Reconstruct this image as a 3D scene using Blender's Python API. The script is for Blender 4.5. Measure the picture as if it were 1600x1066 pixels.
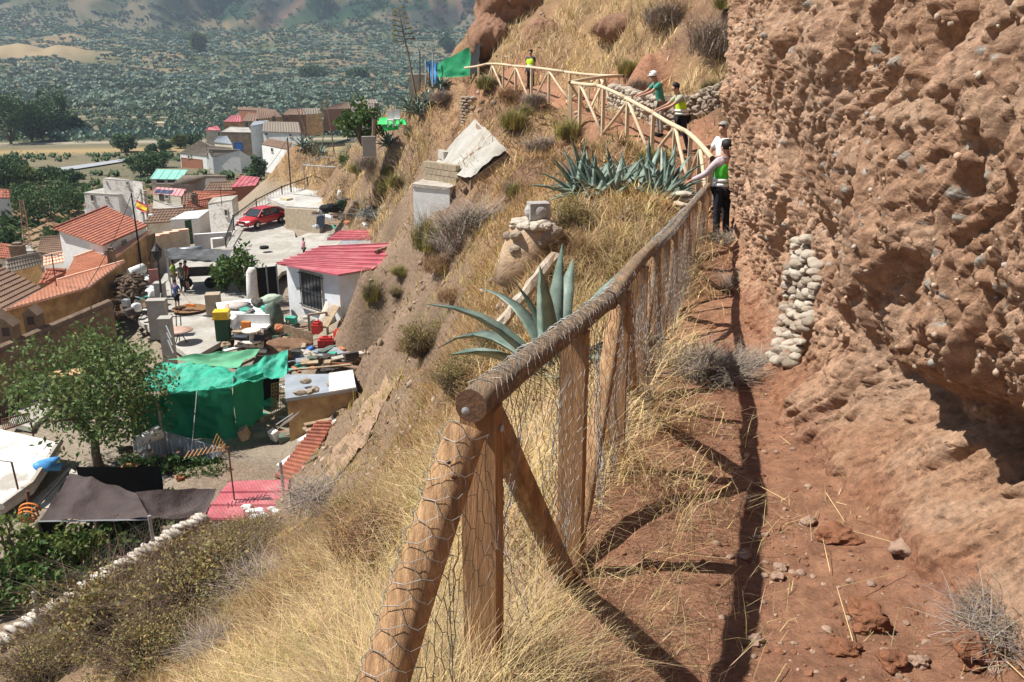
import bpy, math, random, numpy as np
from mathutils import Vector, Matrix
rng = np.random.default_rng(7); random.seed(7)
for o in list(bpy.data.objects): bpy.data.objects.remove(o)
S = bpy.context.scene; COL = S.collection
# ---------------- camera, world, sun, exposure ----------------
FPX = 1400.0; PITCH = math.radians(18.0); CAMZ = 20.0
cd = bpy.data.cameras.new('camera'); cam = bpy.data.objects.new('camera', cd); COL.objects.link(cam)
cd.sensor_width = 36; cd.lens = 36*FPX/1600; cd.clip_start = .05; cd.clip_end = 9000
cam.location = (0, 0, CAMZ); cam.rotation_euler = (math.pi/2-PITCH, 0, 0); S.camera = cam
SUN = Vector((-0.70, 0.03, 1.0)).normalized()          # towards the sun
w = bpy.data.worlds.new('World'); S.world = w; w.use_nodes = True
nt = w.node_tree; sky = nt.nodes.new('ShaderNodeTexSky'); sky.sky_type = 'NISHITA'; sky.sun_disc = False
sky.sun_elevation = math.asin(SUN.z); sky.sun_rotation = math.atan2(SUN.x, SUN.y)
sky.air_density = 1.0; sky.dust_density = .6
bg = nt.nodes['Background']; bg.inputs[1].default_value = 0.055
nt.links.new(sky.outputs[0], bg.inputs[0])
sl = bpy.data.lights.new('sun', 'SUN'); sl.energy = 5.0; sl.angle = math.radians(.53); sl.color = (1, .95, .87)
so = bpy.data.objects.new('sun', sl); COL.objects.link(so); so.rotation_euler = SUN.to_track_quat('Z', 'Y').to_euler()
vs = S.view_settings; vs.view_transform = 'Standard'; vs.look = 'None'; vs.exposure = 0.72; vs.gamma = 1; vs.use_curve_mapping = False
S.cycles.use_denoising = True; S.cycles.max_bounces = 6; S.cycles.diffuse_bounces = 3; S.cycles.volume_bounces = 0
S.cycles.transparent_max_bounces = 12
# ---------------- pixel -> place helpers ----------------
CP, SP = math.cos(PITCH), math.sin(PITCH)
def ray(px, py):
    xc = (px-800)/FPX; yc = (533-py)/FPX
    return np.array([xc, CP+yc*SP, -SP+yc*CP])
def P(px, py, d):  return ray(px, py)*d + np.array([0, 0, CAMZ])          # at distance d along the view axis
def PZ(px, py, z): r = ray(px, py); return r*(z/r[2]) + np.array([0, 0, CAMZ])   # where the ray meets the level z (relative to the eye)
def V3(a): return Vector((float(a[0]), float(a[1]), float(a[2])))
# ---------------- noise ----------------
def _h(ix, iy, iz, s):
    n = (ix*374761393 + iy*668265263 + iz*2147483647 + s*974634777) & 0xffffffff
    n = ((n ^ (n >> 13))*1274126177) & 0xffffffff
    n = (n ^ (n >> 16)) & 0xffffffff
    return n.astype(np.float64)/4294967295.0
def vnoise(x, y, z=None, s=0):
    x = np.asarray(x, float); y = np.asarray(y, float); z = np.zeros_like(x) if z is None else np.asarray(z, float)
    fx, fy, fz = np.floor(x), np.floor(y), np.floor(z); ix, iy, iz = fx.astype(np.int64), fy.astype(np.int64), fz.astype(np.int64)
    u, v, t = x-fx, y-fy, z-fz; u = u*u*(3-2*u); v = v*v*(3-2*v); t = t*t*(3-2*t)
    r = 0
    for a in (0, 1):
        for b in (0, 1):
            for c in (0, 1):
                r = r + _h(ix+a, iy+b, iz+c, s)*(u if a else 1-u)*(v if b else 1-v)*(t if c else 1-t)
    return r*2-1
_GT = np.array([(a, b, c) for a, b, c in ((1,1,0),(-1,1,0),(1,-1,0),(-1,-1,0),(1,0,1),(-1,0,1),(1,0,-1),(-1,0,-1),(0,1,1),(0,-1,1),(0,1,-1),(0,-1,-1),(1,1,0),(-1,1,0),(0,-1,1),(0,-1,-1))], float)
def gnoise(x, y, z, s=0):
    fx, fy, fz = np.floor(x), np.floor(y), np.floor(z); ix, iy, iz = fx.astype(np.int64), fy.astype(np.int64), fz.astype(np.int64); u, v, t = x-fx, y-fy, z-fz
    f = lambda q: q*q*q*(q*(q*6-15)+10); U, V, T = f(u), f(v), f(t); r = 0
    for a in (0, 1):
        for b in (0, 1):
            for c in (0, 1):
                g = _GT[(_h(ix+a, iy+b, iz+c, s)*15.999).astype(np.int64)]; r = r + (g[..., 0]*(u-a)+g[..., 1]*(v-b)+g[..., 2]*(t-c))*(U if a else 1-U)*(V if b else 1-V)*(T if c else 1-T)
    return r
def gfbm(x, y, z, o=4, s=0, g=.5, ridge=False):
    r = 0; a = 1.; f = 1.; w_ = 1.
    for i in range(o):
        n = gnoise(x*f+i*17.3, y*f-i*9.1, z*f+i*5.7, s+i)
        if ridge: n = 1-2.4*np.abs(n)
        r = r + a*n; a *= g; f *= 2.07
    return r
def fbm(x, y, z=None, o=4, s=0, g=.5):
    r = 0; a = 1.; f = 1.
    for i in range(o):
        r = r + a*vnoise(x*f+i*17.3, y*f-i*9.1, None if z is None else z*f+i*5.7, s+i); a *= g; f *= 2.03
    return r
def sstep(a, b, x): t = np.clip((x-a)/(b-a), 0, 1); return t*t*(3-2*t)
def worley(x, y, z, s=0):
    fx, fy, fz = np.floor(x).astype(np.int64), np.floor(y).astype(np.int64), np.floor(z).astype(np.int64)
    best = np.full(x.shape, 9.)
    val = np.zeros(x.shape)
    for a in (-1, 0, 1):
        for b in (-1, 0, 1):
            for c in (-1, 0, 1):
                i, j, k = fx+a, fy+b, fz+c
                d = (i+_h(i, j, k, s)-x)**2 + (j+_h(i, j, k, s+1)-y)**2 + (k+_h(i, j, k, s+2)-z)**2
                m = d < best; best = np.where(m, d, best); val = np.where(m, _h(i, j, k, s+3), val)
    return np.sqrt(best), val
# ---------------- materials ----------------
MATS = {}
def mat(name, col, rough=.85, var=.12, scale=6., bump=.15, bscale=40., metal=0., spec=.3, col2=None, mixscale=2., stretch=None, attr=False, attrmul=False, trans=0., alpha=1., detail=6, mixlo=.42, mixhi=.6, bump2=None):
    if name in MATS: return MATS[name]
    m = bpy.data.materials.new(name); m.use_nodes = True; n = m.node_tree.nodes; L = m.node_tree.links.new
    b = n['Principled BSDF']; b.inputs['Roughness'].default_value = rough; b.inputs['Metallic'].default_value = metal
    b.inputs['Specular IOR Level'].default_value = spec
    tc = n.new('ShaderNodeTexCoord'); out = tc.outputs['Object']
    if stretch:
        mp = n.new('ShaderNodeMapping'); mp.inputs['Scale'].default_value = stretch; L(out, mp.inputs[0]); out = mp.outputs[0]
    nz = n.new('ShaderNodeTexNoise'); nz.inputs['Scale'].default_value = scale; nz.inputs['Detail'].default_value = detail; nz.inputs['Roughness'].default_value = .65
    L(out, nz.inputs['Vector'])
    if attr:
        at = n.new('ShaderNodeAttribute'); at.attribute_name = 'Col'; base = at.outputs['Color']
    else:
        rgb = n.new('ShaderNodeRGB'); rgb.outputs[0].default_value = (*col, 1); base = rgb.outputs[0]
    if col2:
        n2 = n.new('ShaderNodeTexNoise'); n2.inputs['Scale'].default_value = mixscale; n2.inputs['Detail'].default_value = 8; n2.inputs['Roughness'].default_value = .7; L(out, n2.inputs['Vector'])
        mr = n.new('ShaderNodeMapRange'); mr.inputs[1].default_value = mixlo; mr.inputs[2].default_value = mixhi; L(n2.outputs['Fac'], mr.inputs[0])
        mx = n.new('ShaderNodeMix'); mx.data_type = 'RGBA'; L(mr.outputs[0], mx.inputs[0]); L(base, mx.inputs[6]); mx.inputs[7].default_value = (*col2, 1); base = mx.outputs[2]
    if attrmul:
        at = n.new('ShaderNodeAttribute'); at.attribute_name = 'Col'
        mx = n.new('ShaderNodeMix'); mx.data_type = 'RGBA'; mx.blend_type = 'MULTIPLY'; mx.inputs[0].default_value = 1; L(base, mx.inputs[6]); L(at.outputs['Color'], mx.inputs[7]); base = mx.outputs[2]
    mr = n.new('ShaderNodeMapRange'); mr.inputs[1].default_value = .25; mr.inputs[2].default_value = .75; mr.inputs[3].default_value = 1-var*2; mr.inputs[4].default_value = 1+var*2
    L(nz.outputs['Fac'], mr.inputs[0])
    vm = n.new('ShaderNodeVectorMath'); vm.operation = 'SCALE'; L(base, vm.inputs[0]); L(mr.outputs[0], vm.inputs['Scale'])
    L(vm.outputs[0], b.inputs['Base Color'])
    if bump:
        nb = n.new('ShaderNodeTexNoise'); nb.inputs['Scale'].default_value = bscale; nb.inputs['Detail'].default_value = 6; nb.inputs['Roughness'].default_value = .7; L(out, nb.inputs['Vector'])
        bp = n.new('ShaderNodeBump'); bp.inputs['Strength'].default_value = min(1, bump*3); bp.inputs['Distance'].default_value = .6/bscale; L(nb.outputs['Fac'], bp.inputs['Height']); L(bp.outputs[0], b.inputs['Normal'])
        if bump2:
            n3 = n.new('ShaderNodeTexNoise'); n3.inputs['Scale'].default_value = bump2[0]; n3.inputs['Detail'].default_value = 9; n3.inputs['Roughness'].default_value = .75; L(out, n3.inputs['Vector'])
            b3 = n.new('ShaderNodeBump'); b3.inputs['Strength'].default_value = .8; b3.inputs['Distance'].default_value = bump2[1]; L(n3.outputs['Fac'], b3.inputs['Height']); L(b3.outputs[0], bp.inputs['Normal'])
    if trans:
        td = n.new('ShaderNodeBsdfTranslucent'); L(vm.outputs[0], td.inputs[0]); ms = n.new('ShaderNodeMixShader'); ms.inputs[0].default_value = trans
        L(b.outputs[0], ms.inputs[1]); L(td.outputs[0], ms.inputs[2]); L(ms.outputs[0], n['Material Output'].inputs[0])
    if alpha < 1: b.inputs['Alpha'].default_value = alpha
    MATS[name] = m; return m
# ---------------- object helpers ----------------
LOCS = {}
def _link(o, parent=None):
    COL.objects.link(o)
    if parent is not None: o.parent = parent
    return o
def tag(o, label, cat, group=None):
    o['label'] = label; o['category'] = cat
    if group: o['group'] = group
    return o
def thing(name, label, cat, loc, group=None, rz=0.):
    o = bpy.data.objects.new(name, None); o.empty_display_size = .1; o.location = V3(loc); o.rotation_euler = (0, 0, rz)
    LOCS[o.name] = np.array(loc, float); _link(o); return tag(o, label, cat, group)
def mk(name, V, F, m, parent=None, smooth=False, cols=None, local=False):
    """one mesh object from world coordinates (local: already relative to its parent)"""
    me = bpy.data.meshes.new(name); V = np.asarray(V, float).reshape(-1, 3)
    off = np.zeros(3)
    if parent is not None and not local: off = LOCS[parent.name]
    elif parent is None and not local and len(V):
        off = np.array([V[:, 0].mean(), V[:, 1].mean(), V[:, 2].min()])
    W = V-off
    if isinstance(F, np.ndarray):
        k = F.shape[1]; me.vertices.add(len(W)); me.vertices.foreach_set('co', W.astype(np.float32).ravel())
        me.loops.add(F.size); me.loops.foreach_set('vertex_index', F.astype(np.int32).ravel())
        me.polygons.add(len(F)); me.polygons.foreach_set('loop_start', np.arange(0, F.size, k, dtype=np.int32)); me.polygons.foreach_set('loop_total', np.full(len(F), k, np.int32))
        me.update(calc_edges=True)
    else:
        me.from_pydata([tuple(v) for v in W], [], [tuple(int(i) for i in f) for f in F]); me.update()
    if smooth: me.polygons.foreach_set('use_smooth', np.ones(len(me.polygons), bool))
    if cols is not None:
        ca = me.color_attributes.new('Col', 'FLOAT_COLOR', 'POINT')
        c4 = np.ones((len(W), 4), np.float32); c4[:, :3] = cols; ca.data.foreach_set('color', c4.ravel())
    if isinstance(m, (list, tuple)):
        for x in m: me.materials.append(x)
    elif m: me.materials.append(m)
    o = bpy.data.objects.new(name, me); _link(o, parent)
    if parent is None:
        o.location = V3(off); LOCS[o.name] = off
    else: LOCS[o.name] = off if not local else LOCS[parent.name]
    return o
class MB:
    def __init__(s): s.v = []; s.f = []; s.n = 0
    def add(s, V, F):
        V = np.asarray(V, float).reshape(-1, 3); s.v.append(V); s.f += [tuple(i+s.n for i in f) for f in F]; s.n += len(V); return s
    def box(s, c, size, rz=0., M=None):
        x, y, z = np.array(size)/2.
        V = np.array([(a*x, b*y, d*z) for a in (-1, 1) for b in (-1, 1) for d in (-1, 1)])
        if M is not None: V = V@np.array(M).T
        elif rz: cz, sz = math.cos(rz), math.sin(rz); V = V@np.array([[cz, sz, 0], [-sz, cz, 0], [0, 0, 1]])
        return s.add(V+np.array(c), [(0, 1, 3, 2), (4, 6, 7, 5), (0, 4, 5, 1), (2, 3, 7, 6), (0, 2, 6, 4), (1, 5, 7, 3)])
    def bar(s, a, b, wd, ht=None, up=(0, 0, 1)):
        a = np.array(a, float); b = np.array(b, float); ht = ht or wd; t = b-a; L = np.linalg.norm(t); t = t/max(L, 1e-9); up = np.array(up, float)
        if abs(t@up) > .98: up = np.array([0, 1., 0])
        r = np.cross(t, up); r /= np.linalg.norm(r); u = np.cross(r, t)
        return s.box((a+b)/2, (wd, L, ht), M=np.stack([r, t, u], 1))
    def tube(s, pts, rad, n=8, caps=True, jit=0.):
        pts = np.asarray(pts, float); k = len(pts); rad = np.broadcast_to(np.asarray(rad, float), (k,))
        T = np.gradient(pts, axis=0); T /= np.maximum(np.linalg.norm(T, axis=1, keepdims=True), 1e-9)
        up = np.array([0, 0, 1.]) if abs(T[0][2]) < .9 else np.array([1., 0, 0]); V = []
        r = np.cross(T[0], up); r /= np.linalg.norm(r)
        for i in range(k):
            r = r-T[i]*(r@T[i]); r /= max(np.linalg.norm(r), 1e-9); u = np.cross(r, T[i])
            for j in range(n):
                a = 2*math.pi*j/n; q = rad[i]*(1+(random.uniform(-jit, jit) if jit else 0)); V.append(pts[i]+q*(math.cos(a)*r+math.sin(a)*u))
        F = [(i*n+j, i*n+(j+1) % n, (i+1)*n+(j+1) % n, (i+1)*n+j) for i in range(k-1) for j in range(n)]
        if caps: F += [tuple(range(n))[::-1], tuple((k-1)*n+j for j in range(n))]
        return s.add(V, F)
    def lathe(s, c, prof, n=14, M=None):
        V = []; k = len(prof)
        for r, z in prof:
            for j in range(n): a = 2*math.pi*j/n; V.append((r*math.cos(a), r*math.sin(a), z))
        V = np.array(V)
        if M is not None: V = V@np.array(M).T
        F = [(i*n+j, i*n+(j+1) % n, (i+1)*n+(j+1) % n, (i+1)*n+j) for i in range(k-1) for j in range(n)]
        F += [tuple(range(n))[::-1], tuple((k-1)*n+j for j in range(n))]
        return s.add(V+np.array(c), F)
    def poly(s, pts, th=0., dirn=(0, 0, -1)):
        """a polygon, thickened along dirn"""
        pts = np.asarray(pts, float); k = len(pts)
        if not th: return s.add(pts, [tuple(range(k))])
        q = pts+np.array(dirn, float)*th
        return s.add(np.vstack([pts, q]), [tuple(range(k)), tuple(range(2*k-1, k-1, -1))]+[(i, k+i, k+(i+1) % k, (i+1) % k) for i in range(k)])
    def grid(s, fn, nu, nv):
        V = [fn(i/(nu-1), j/(nv-1)) for j in range(nv) for i in range(nu)]
        return s.add(V, [(j*nu+i, j*nu+i+1, (j+1)*nu+i+1, (j+1)*nu+i) for j in range(nv-1) for i in range(nu-1)])
    def rock(s, c, size, seed=0, sub=2, rough=.28, rz=0.):
        V, F = ICO[sub]; V = V.copy(); q = fbm(V[:, 0]*1.3+seed*3.1, V[:, 1]*1.3-seed, V[:, 2]*1.3, 3, seed)
        V = V*(1+rough*q[:, None])*np.array(size)/2.
        cz, sz = math.cos(rz), math.sin(rz); V = V@np.array([[cz, sz, 0], [-sz, cz, 0], [0, 0, 1]])
        return s.add(V+np.array(c), F)
    def obj(s, name, m, parent=None, smooth=False, local=False):
        return mk(name, np.vstack(s.v), s.f, m, parent, smooth, local=local)
def _ico():
    t = (1+5**.5)/2; V = np.array([(-1, t, 0), (1, t, 0), (-1, -t, 0), (1, -t, 0), (0, -1, t), (0, 1, t), (0, -1, -t), (0, 1, -t), (t, 0, -1), (t, 0, 1), (-t, 0, -1), (-t, 0, 1)], float)
    F = [(0, 11, 5), (0, 5, 1), (0, 1, 7), (0, 7, 10), (0, 10, 11), (1, 5, 9), (5, 11, 4), (11, 10, 2), (10, 7, 6), (7, 1, 8), (3, 9, 4), (3, 4, 2), (3, 2, 6), (3, 6, 8), (3, 8, 9), (4, 9, 5), (2, 4, 11), (6, 2, 10), (8, 6, 7), (9, 8, 1)]
    V /= np.linalg.norm(V, axis=1, keepdims=True); out = [(V, F)]
    for _ in range(3):
        V, F = out[-1]; V = [tuple(v) for v in V]; c = {}; G = []
        def mid(a, b):
            k = (min(a, b), max(a, b))
            if k not in c:
                m = np.array(V[a])+np.array(V[b]); V.append(tuple(m/np.linalg.norm(m))); c[k] = len(V)-1
            return c[k]
        for a, b, d in F: x, y, z = mid(a, b), mid(b, d), mid(d, a); G += [(a, x, z), (b, y, x), (d, z, y), (x, y, z)]
        out.append((np.array(V), G))
    return out
ICO = _ico()
def structure(o): o['kind'] = 'structure'; return o
def stuff(o, label=None, cat=None):
    o['kind'] = 'stuff'
    if label: tag(o, label, cat)
    return o
def dup(root, loc, rz=0., label=None, group=None, sc=None):
    r = root.copy(); COL.objects.link(r); r.location = V3(loc); r.rotation_euler = (0, 0, rz); LOCS[r.name] = np.array(loc, float)
    if sc is not None: r.scale = (sc,)*3 if np.isscalar(sc) else sc
    if label: r['label'] = label
    if group: r['group'] = group
    for ch in list(root.children):
        c = ch.copy(); COL.objects.link(c); c.parent = r
        for g in ch.children: d = g.copy(); COL.objects.link(d); d.parent = c
    return r
# ---------------- the ground: one height function for mesh, plants and things ----------------
CT = []
def cpx(*L):
    for px, py, d in L: CT.append(ray(px, py)*d)
def cxyz(*L):
    for a in L: CT.append(np.array(a, float))
RAIL1 = [(752, 622, 2.65), (955, 466, 4.5), (1025, 383, 7.4), (1070, 333, 11.6), (1107, 290, 15.4)]
RAIL2 = [(1112, 247, 17.3), (1072, 205, 21), (1021, 177, 23), (975, 152, 24.5), (932, 133, 26), (892, 129, 27.5)]
RAIL3 = [(892, 129, 27.5), (972, 119, 33)]
RAIL4 = [(972, 119, 33), (880, 112, 36), (800, 103, 41), (760, 100, 45), (727, 106, 47)]
# under the rails, and the path beside them
for R, w_ in ((RAIL1, 1.3), (RAIL2, 1.6), (RAIL3, 1.4), (RAIL4, 1.5)):
    for p in R:
        q = ray(*p[:2])*p[2]; CT.append(q-np.array([0, 0, 1.1 if R is RAIL1 else 1.0]))
for x, y, z in ((-1.0, -1.5, -1.72), (.6, -1.5, -1.72), (-.5, 1, -1.93), (.9, 1, -1.95), (1.6, 1, -1.9), (1.0, 3, -2.2), (1.7, 3, -2.16), (1.25, 4.4, -2.36), (1.8, 4.6, -2.33), (1.9, 6.2, -2.56), (2.3, 8, -2.77), (3.1, 12, -3.2), (4.1, 15.6, -3.3), (4.4, 17.5, -3.4),
                (5.6, 21, -2.85), (4.9, 23.7, -2.6), (4.2, 25.8, -2.3), (3.4, 27.8, -2.05), (2.8, 30, -2.0), (5.2, 33.5, -1.95), (4, 36, -1.9), (2.5, 39.5, -1.85), (.7, 44, -1.75), (-.6, 48.5, -1.7), (-1.8, 51.0, -1.9)): cxyz((x, y, z))
# slope above the path
cpx((1130, 150, 27.5), (1000, 100, 33), (1100, 60, 31), (1130, 0, 32), (1000, 0, 38), (930, 80, 40), (900, 40, 43), (900, 0, 48), (860, 60, 45), (800, 78, 50), (830, 20, 53), (785, 40, 55), (770, 5, 58))
cxyz((9, 26, 1.5), (12, 32, 6), (10, 40, 7), (6, 52, 7), (3, 60, 8), (14, 50, 11), (20, 30, 10), (4, 70, 8), (-5, 74, -7), (-10, 82, -10), (-2, 70, -4), (-2.6, 60, -1.8), (0, 66, 4))
# shelf and slope below the path
cpx((960, 335, 17), (860, 320, 17), (1050, 330, 15.5), (1000, 280, 21), (900, 250, 23), (860, 215, 27), (830, 150, 36), (760, 150, 42), (735, 130, 47), (850, 445, 12.5), (788, 468, 13.5), (850, 600, 7.0))
cpx((700, 132, 53), (655, 142, 62), (640, 168, 63), (600, 175, 70), (650, 200, 58), (625, 205, 62), (640, 235, 54), (600, 230, 66), (600, 255, 63), (560, 250, 72), (740, 195, 47), (705, 235, 47), (656, 240, 50.5), (560, 205, 78), (480, 225, 90), (440, 255, 92), (400, 295, 92), (500, 250, 82), (540, 250, 76))
cpx((760, 300, 29), (800, 300, 25), (740, 360, 27), (700, 340, 34), (690, 420, 28), (650, 400, 34), (655, 350, 44), (590, 300, 62), (560, 300, 67), (612, 414, 41), (645, 392, 42))
for _p in ((570, 356, -12.2), (530, 345, -12.5), (620, 372, -11.8), (580, 385, -12.6), (545, 400, -13.3)): cxyz(PZ(*_p)-np.array([0, 0, CAMZ]))
cpx((760, 460, 16.5), (720, 520, 18), (640, 530, 24.5), (700, 600, 14.5), (640, 640, 19), (600, 560, 29), (578, 440, 38), (562, 500, 35), (560, 560, 32))
cpx((600, 600, 28), (560, 600, 31.8), (540, 650, 29), (500, 700, 29.5), (470, 740, 27.5), (545, 690, 26), (500, 745, 25), (600, 720, 16), (560, 790, 12.5), (640, 800, 8.5), (700, 720, 7.0), (510, 805, 16), (440, 815, 22.5), (420, 860, 15), (340, 900, 15.5), (280, 900, 18), (400, 980, 9.5), (520, 950, 7), (640, 1000, 4.3), (250, 980, 13), (120, 1060, 13), (160, 960, 16.5), (30, 1020, 17.5), (-100, 1080, 16))
# the yards and the street
for a in ((-6, 33, -13.6), (-9, 30, -13.6), (-13, 32, -13.7), (-8, 38, -13.5), (-12, 40, -13.7), (-9.5, 45, -13.5), (-14, 46, -14), (-19, 50, -14), (-19, 56, -14), (-14, 60, -14), (-11, 52, -13.7), (-9.5, 26, -12.6), (-13, 25, -13.5), (-16, 22, -13.4), (-18, 28, -14), (-20, 36, -14.2), (-17.5, 42, -14.2),
          (-16, 68, -14), (-20, 75, -13.9), (-12.5, 66, -13.6), (-14, 78, -12.6), (-17, 84, -12.6), (-24, 70, -14.3), (-25, 60, -15), (-23, 50, -15), (-9, 62, -13), (-6.5, 58, -12), (-26, 80, -16), (-24, 88, -16), (-13, 90, -12.3),
          (-24, 40, -16.5), (-26, 30, -16.5), (-30, 60, -18), (-34, 48, -19), (-40, 70, -20), (-35, 90, -19), (-30, 105, -19), (-45, 110, -20.5), (-20, 110, -18.5), (-12, 120, -18.5), (-5, 115, -17.5), (-2, 85, -14), (2, 70, -8), (-60, 90, -21), (-60, 50, -21), (-40, 30, -18), (-30, 15, -16), (-50, 10, -19), (-22, 8, -15), (-14, 4, -11.5), (-8, 0, -7), (-30, 140, -20.5), (-60, 140, -21.5), (0, 140, -19.5), (-90, 120, -22), (-20, 150, -20.8), (10, 110, -10), (20, 90, 3), (20, 130, -5), (30, 60, 12), (-90, 60, -22), (-8, -6, -6), (6, -6, -1), (8, 4, 2), (-3, -4, -2.6)): cxyz(a)
CT = np.array(CT)
# drop near-duplicates
keep = []
for i, c in enumerate(CT):
    if all(np.hypot(*(c-CT[j])[:2]) > .12 for j in keep): keep.append(i)
CT = CT[keep]
def _phi(r): return np.sqrt(r*r+.25)
_D = np.hypot(CT[:, None, 0]-CT[None, :, 0], CT[:, None, 1]-CT[None, :, 1])
_n = len(CT); _A = np.zeros((_n+3, _n+3)); _A[:_n, :_n] = _phi(_D)-np.eye(_n)*.02
_A[:_n, _n] = 1; _A[:_n, _n+1] = CT[:, 0]; _A[:_n, _n+2] = CT[:, 1]; _A[_n:, :_n] = _A[:_n, _n:].T
_W = np.linalg.solve(_A, np.concatenate([CT[:, 2], np.zeros(3)]))
def _rbf(x, y):
    out = np.empty(x.shape); xf = x.ravel(); yf = y.ravel(); of = out.ravel()
    for i in range(0, len(xf), 40000):
        a, b = xf[i:i+40000], yf[i:i+40000]
        of[i:i+40000] = _phi(np.hypot(a[:, None]-CT[None, :, 0], b[:, None]-CT[None, :, 1]))@_W[:_n]+_W[_n]+a*_W[_n+1]+b*_W[_n+2]
    return of.reshape(x.shape)
_vd = [0, 150, 250, 400, 600, 800, 1000, 1200, 1330, 1430, 1600, 2000, 3200]
_vz = [-18, -21, -27, -29, -28, -20, -5, 15, 30, 80, 95, 120, 130]
def valley(x, y):
    d = y+.12*x*np.sin(x/310.)+28*np.sin(x/170.+1)*sstep(500, 1100, y)
    z = np.interp(d, _vd, _vz)
    st = 4.0; q = z/st; z = np.where((y > 420) & (y < 1250), z*.35+.65*st*(np.floor(q)+sstep(.72, 1., q-np.floor(q))), z)     # olive terraces
    z = z+fbm(x/90., y/90., None, 4, 31)*sstep(450, 1300, y)*14
    z = z+34*np.exp(-(((x+455)/62)**2+((y-900)/50)**2))*.45*(1+.25*fbm(x/25, y/25, None, 3, 5))
    rid = np.abs(fbm(x/160., y/220., None, 4, 77)); z = z+sstep(1250, 1500, y)*(rid-.3)*130
    return z
def corridor(x, y):
    """1 on the trodden path, 0 off it"""
    best = np.full(x.shape, 9e9); side = np.zeros(x.shape)
    for a, b in zip(PATHC[:-1], PATHC[1:]):
        t = np.clip(((x-a[0])*(b[0]-a[0])+(y-a[1])*(b[1]-a[1]))/((b[0]-a[0])**2+(b[1]-a[1])**2), 0, 1)
        dd = np.hypot(x-a[0]-t*(b[0]-a[0]), y-a[1]-t*(b[1]-a[1])); best = np.minimum(best, dd)
    return best
PATHC = [(.45, -3), (.75, 1), (1.0, 3), (1.35, 5), (2.05, 8.5), (3.1, 12.5), (4.0, 16.2), (5.2, 20.5), (4.7, 23.8), (3.4, 27.5), (3.3, 31), (4.6, 34), (2.4, 38.8), (.5, 44), (-1.2, 49)]
STREET = [(-17.5, 44.), (-17., 50), (-16.2, 56), (-15.5, 62), (-16.5, 69), (-18., 77), (-14.5, 84)]
def groundrel(x, y, fine=True):
    x = np.asarray(x, float); y = np.asarray(y, float); r = np.hypot(x, y)
    z = np.zeros(x.shape); near = r < 215
    if near.any(): z[near] = _rbf(x[near], y[near])
    f = np.maximum(sstep(125, 205, r), np.where(y < -20, 1, 0))
    far_ = f > 0
    if far_.any(): z[far_] = z[far_]*(1-f[far_])+valley(x[far_], y[far_])*f[far_]
    pd = corridor(x, y); onp = 1-sstep(.5, 1.1, pd)
    sd = np.full(x.shape, 9e9)
    a = (1-onp)*sstep(.8, 6, r)*(1-sstep(120, 200, r))
    village = sstep(-11.2, -12.6, z)*(1-sstep(110, 160, r))
    a = a*(1-.85*village)
    z = z+a*((.5+.6*sstep(45, 80, r))*fbm(x/3.2, y/3.2, None, 5, 3)*sstep(5, 25, r)+.16*sstep(8, 18, r)*fbm(x/.9, y/.9, None, 3, 4)+.13*fbm(x*1.3, y*1.3, None, 4, 9))
    # eroded gullies on the far bank
    z = z-a*sstep(9, 22, r)*.8*np.maximum(0, fbm(x/1.7+y/9, y/6., None, 4, 41))
    if fine: z = z+(.012+.03*a)*fbm(x*7, y*7, None, 4, 15)*(1-sstep(12, 40, r))+onp*.018*fbm(x*2.6, y*2.6, None, 3, 22)
    return z
def G(x, y): return float(groundrel(np.array([x]), np.array([y]))[0])+CAMZ
def on(px, py, d0=2., d1=1500., n=1600):
    """where the pixel's ray meets the ground"""
    r = ray(px, py); d = np.exp(np.linspace(math.log(d0), math.log(d1), n)); z = groundrel(r[0]*d, r[1]*d); m = np.nonzero(z >= r[2]*d)[0]
    k = m[0] if len(m) else n-1; q = r*d[k]; return np.array([q[0], q[1], z[k]+CAMZ])
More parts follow.
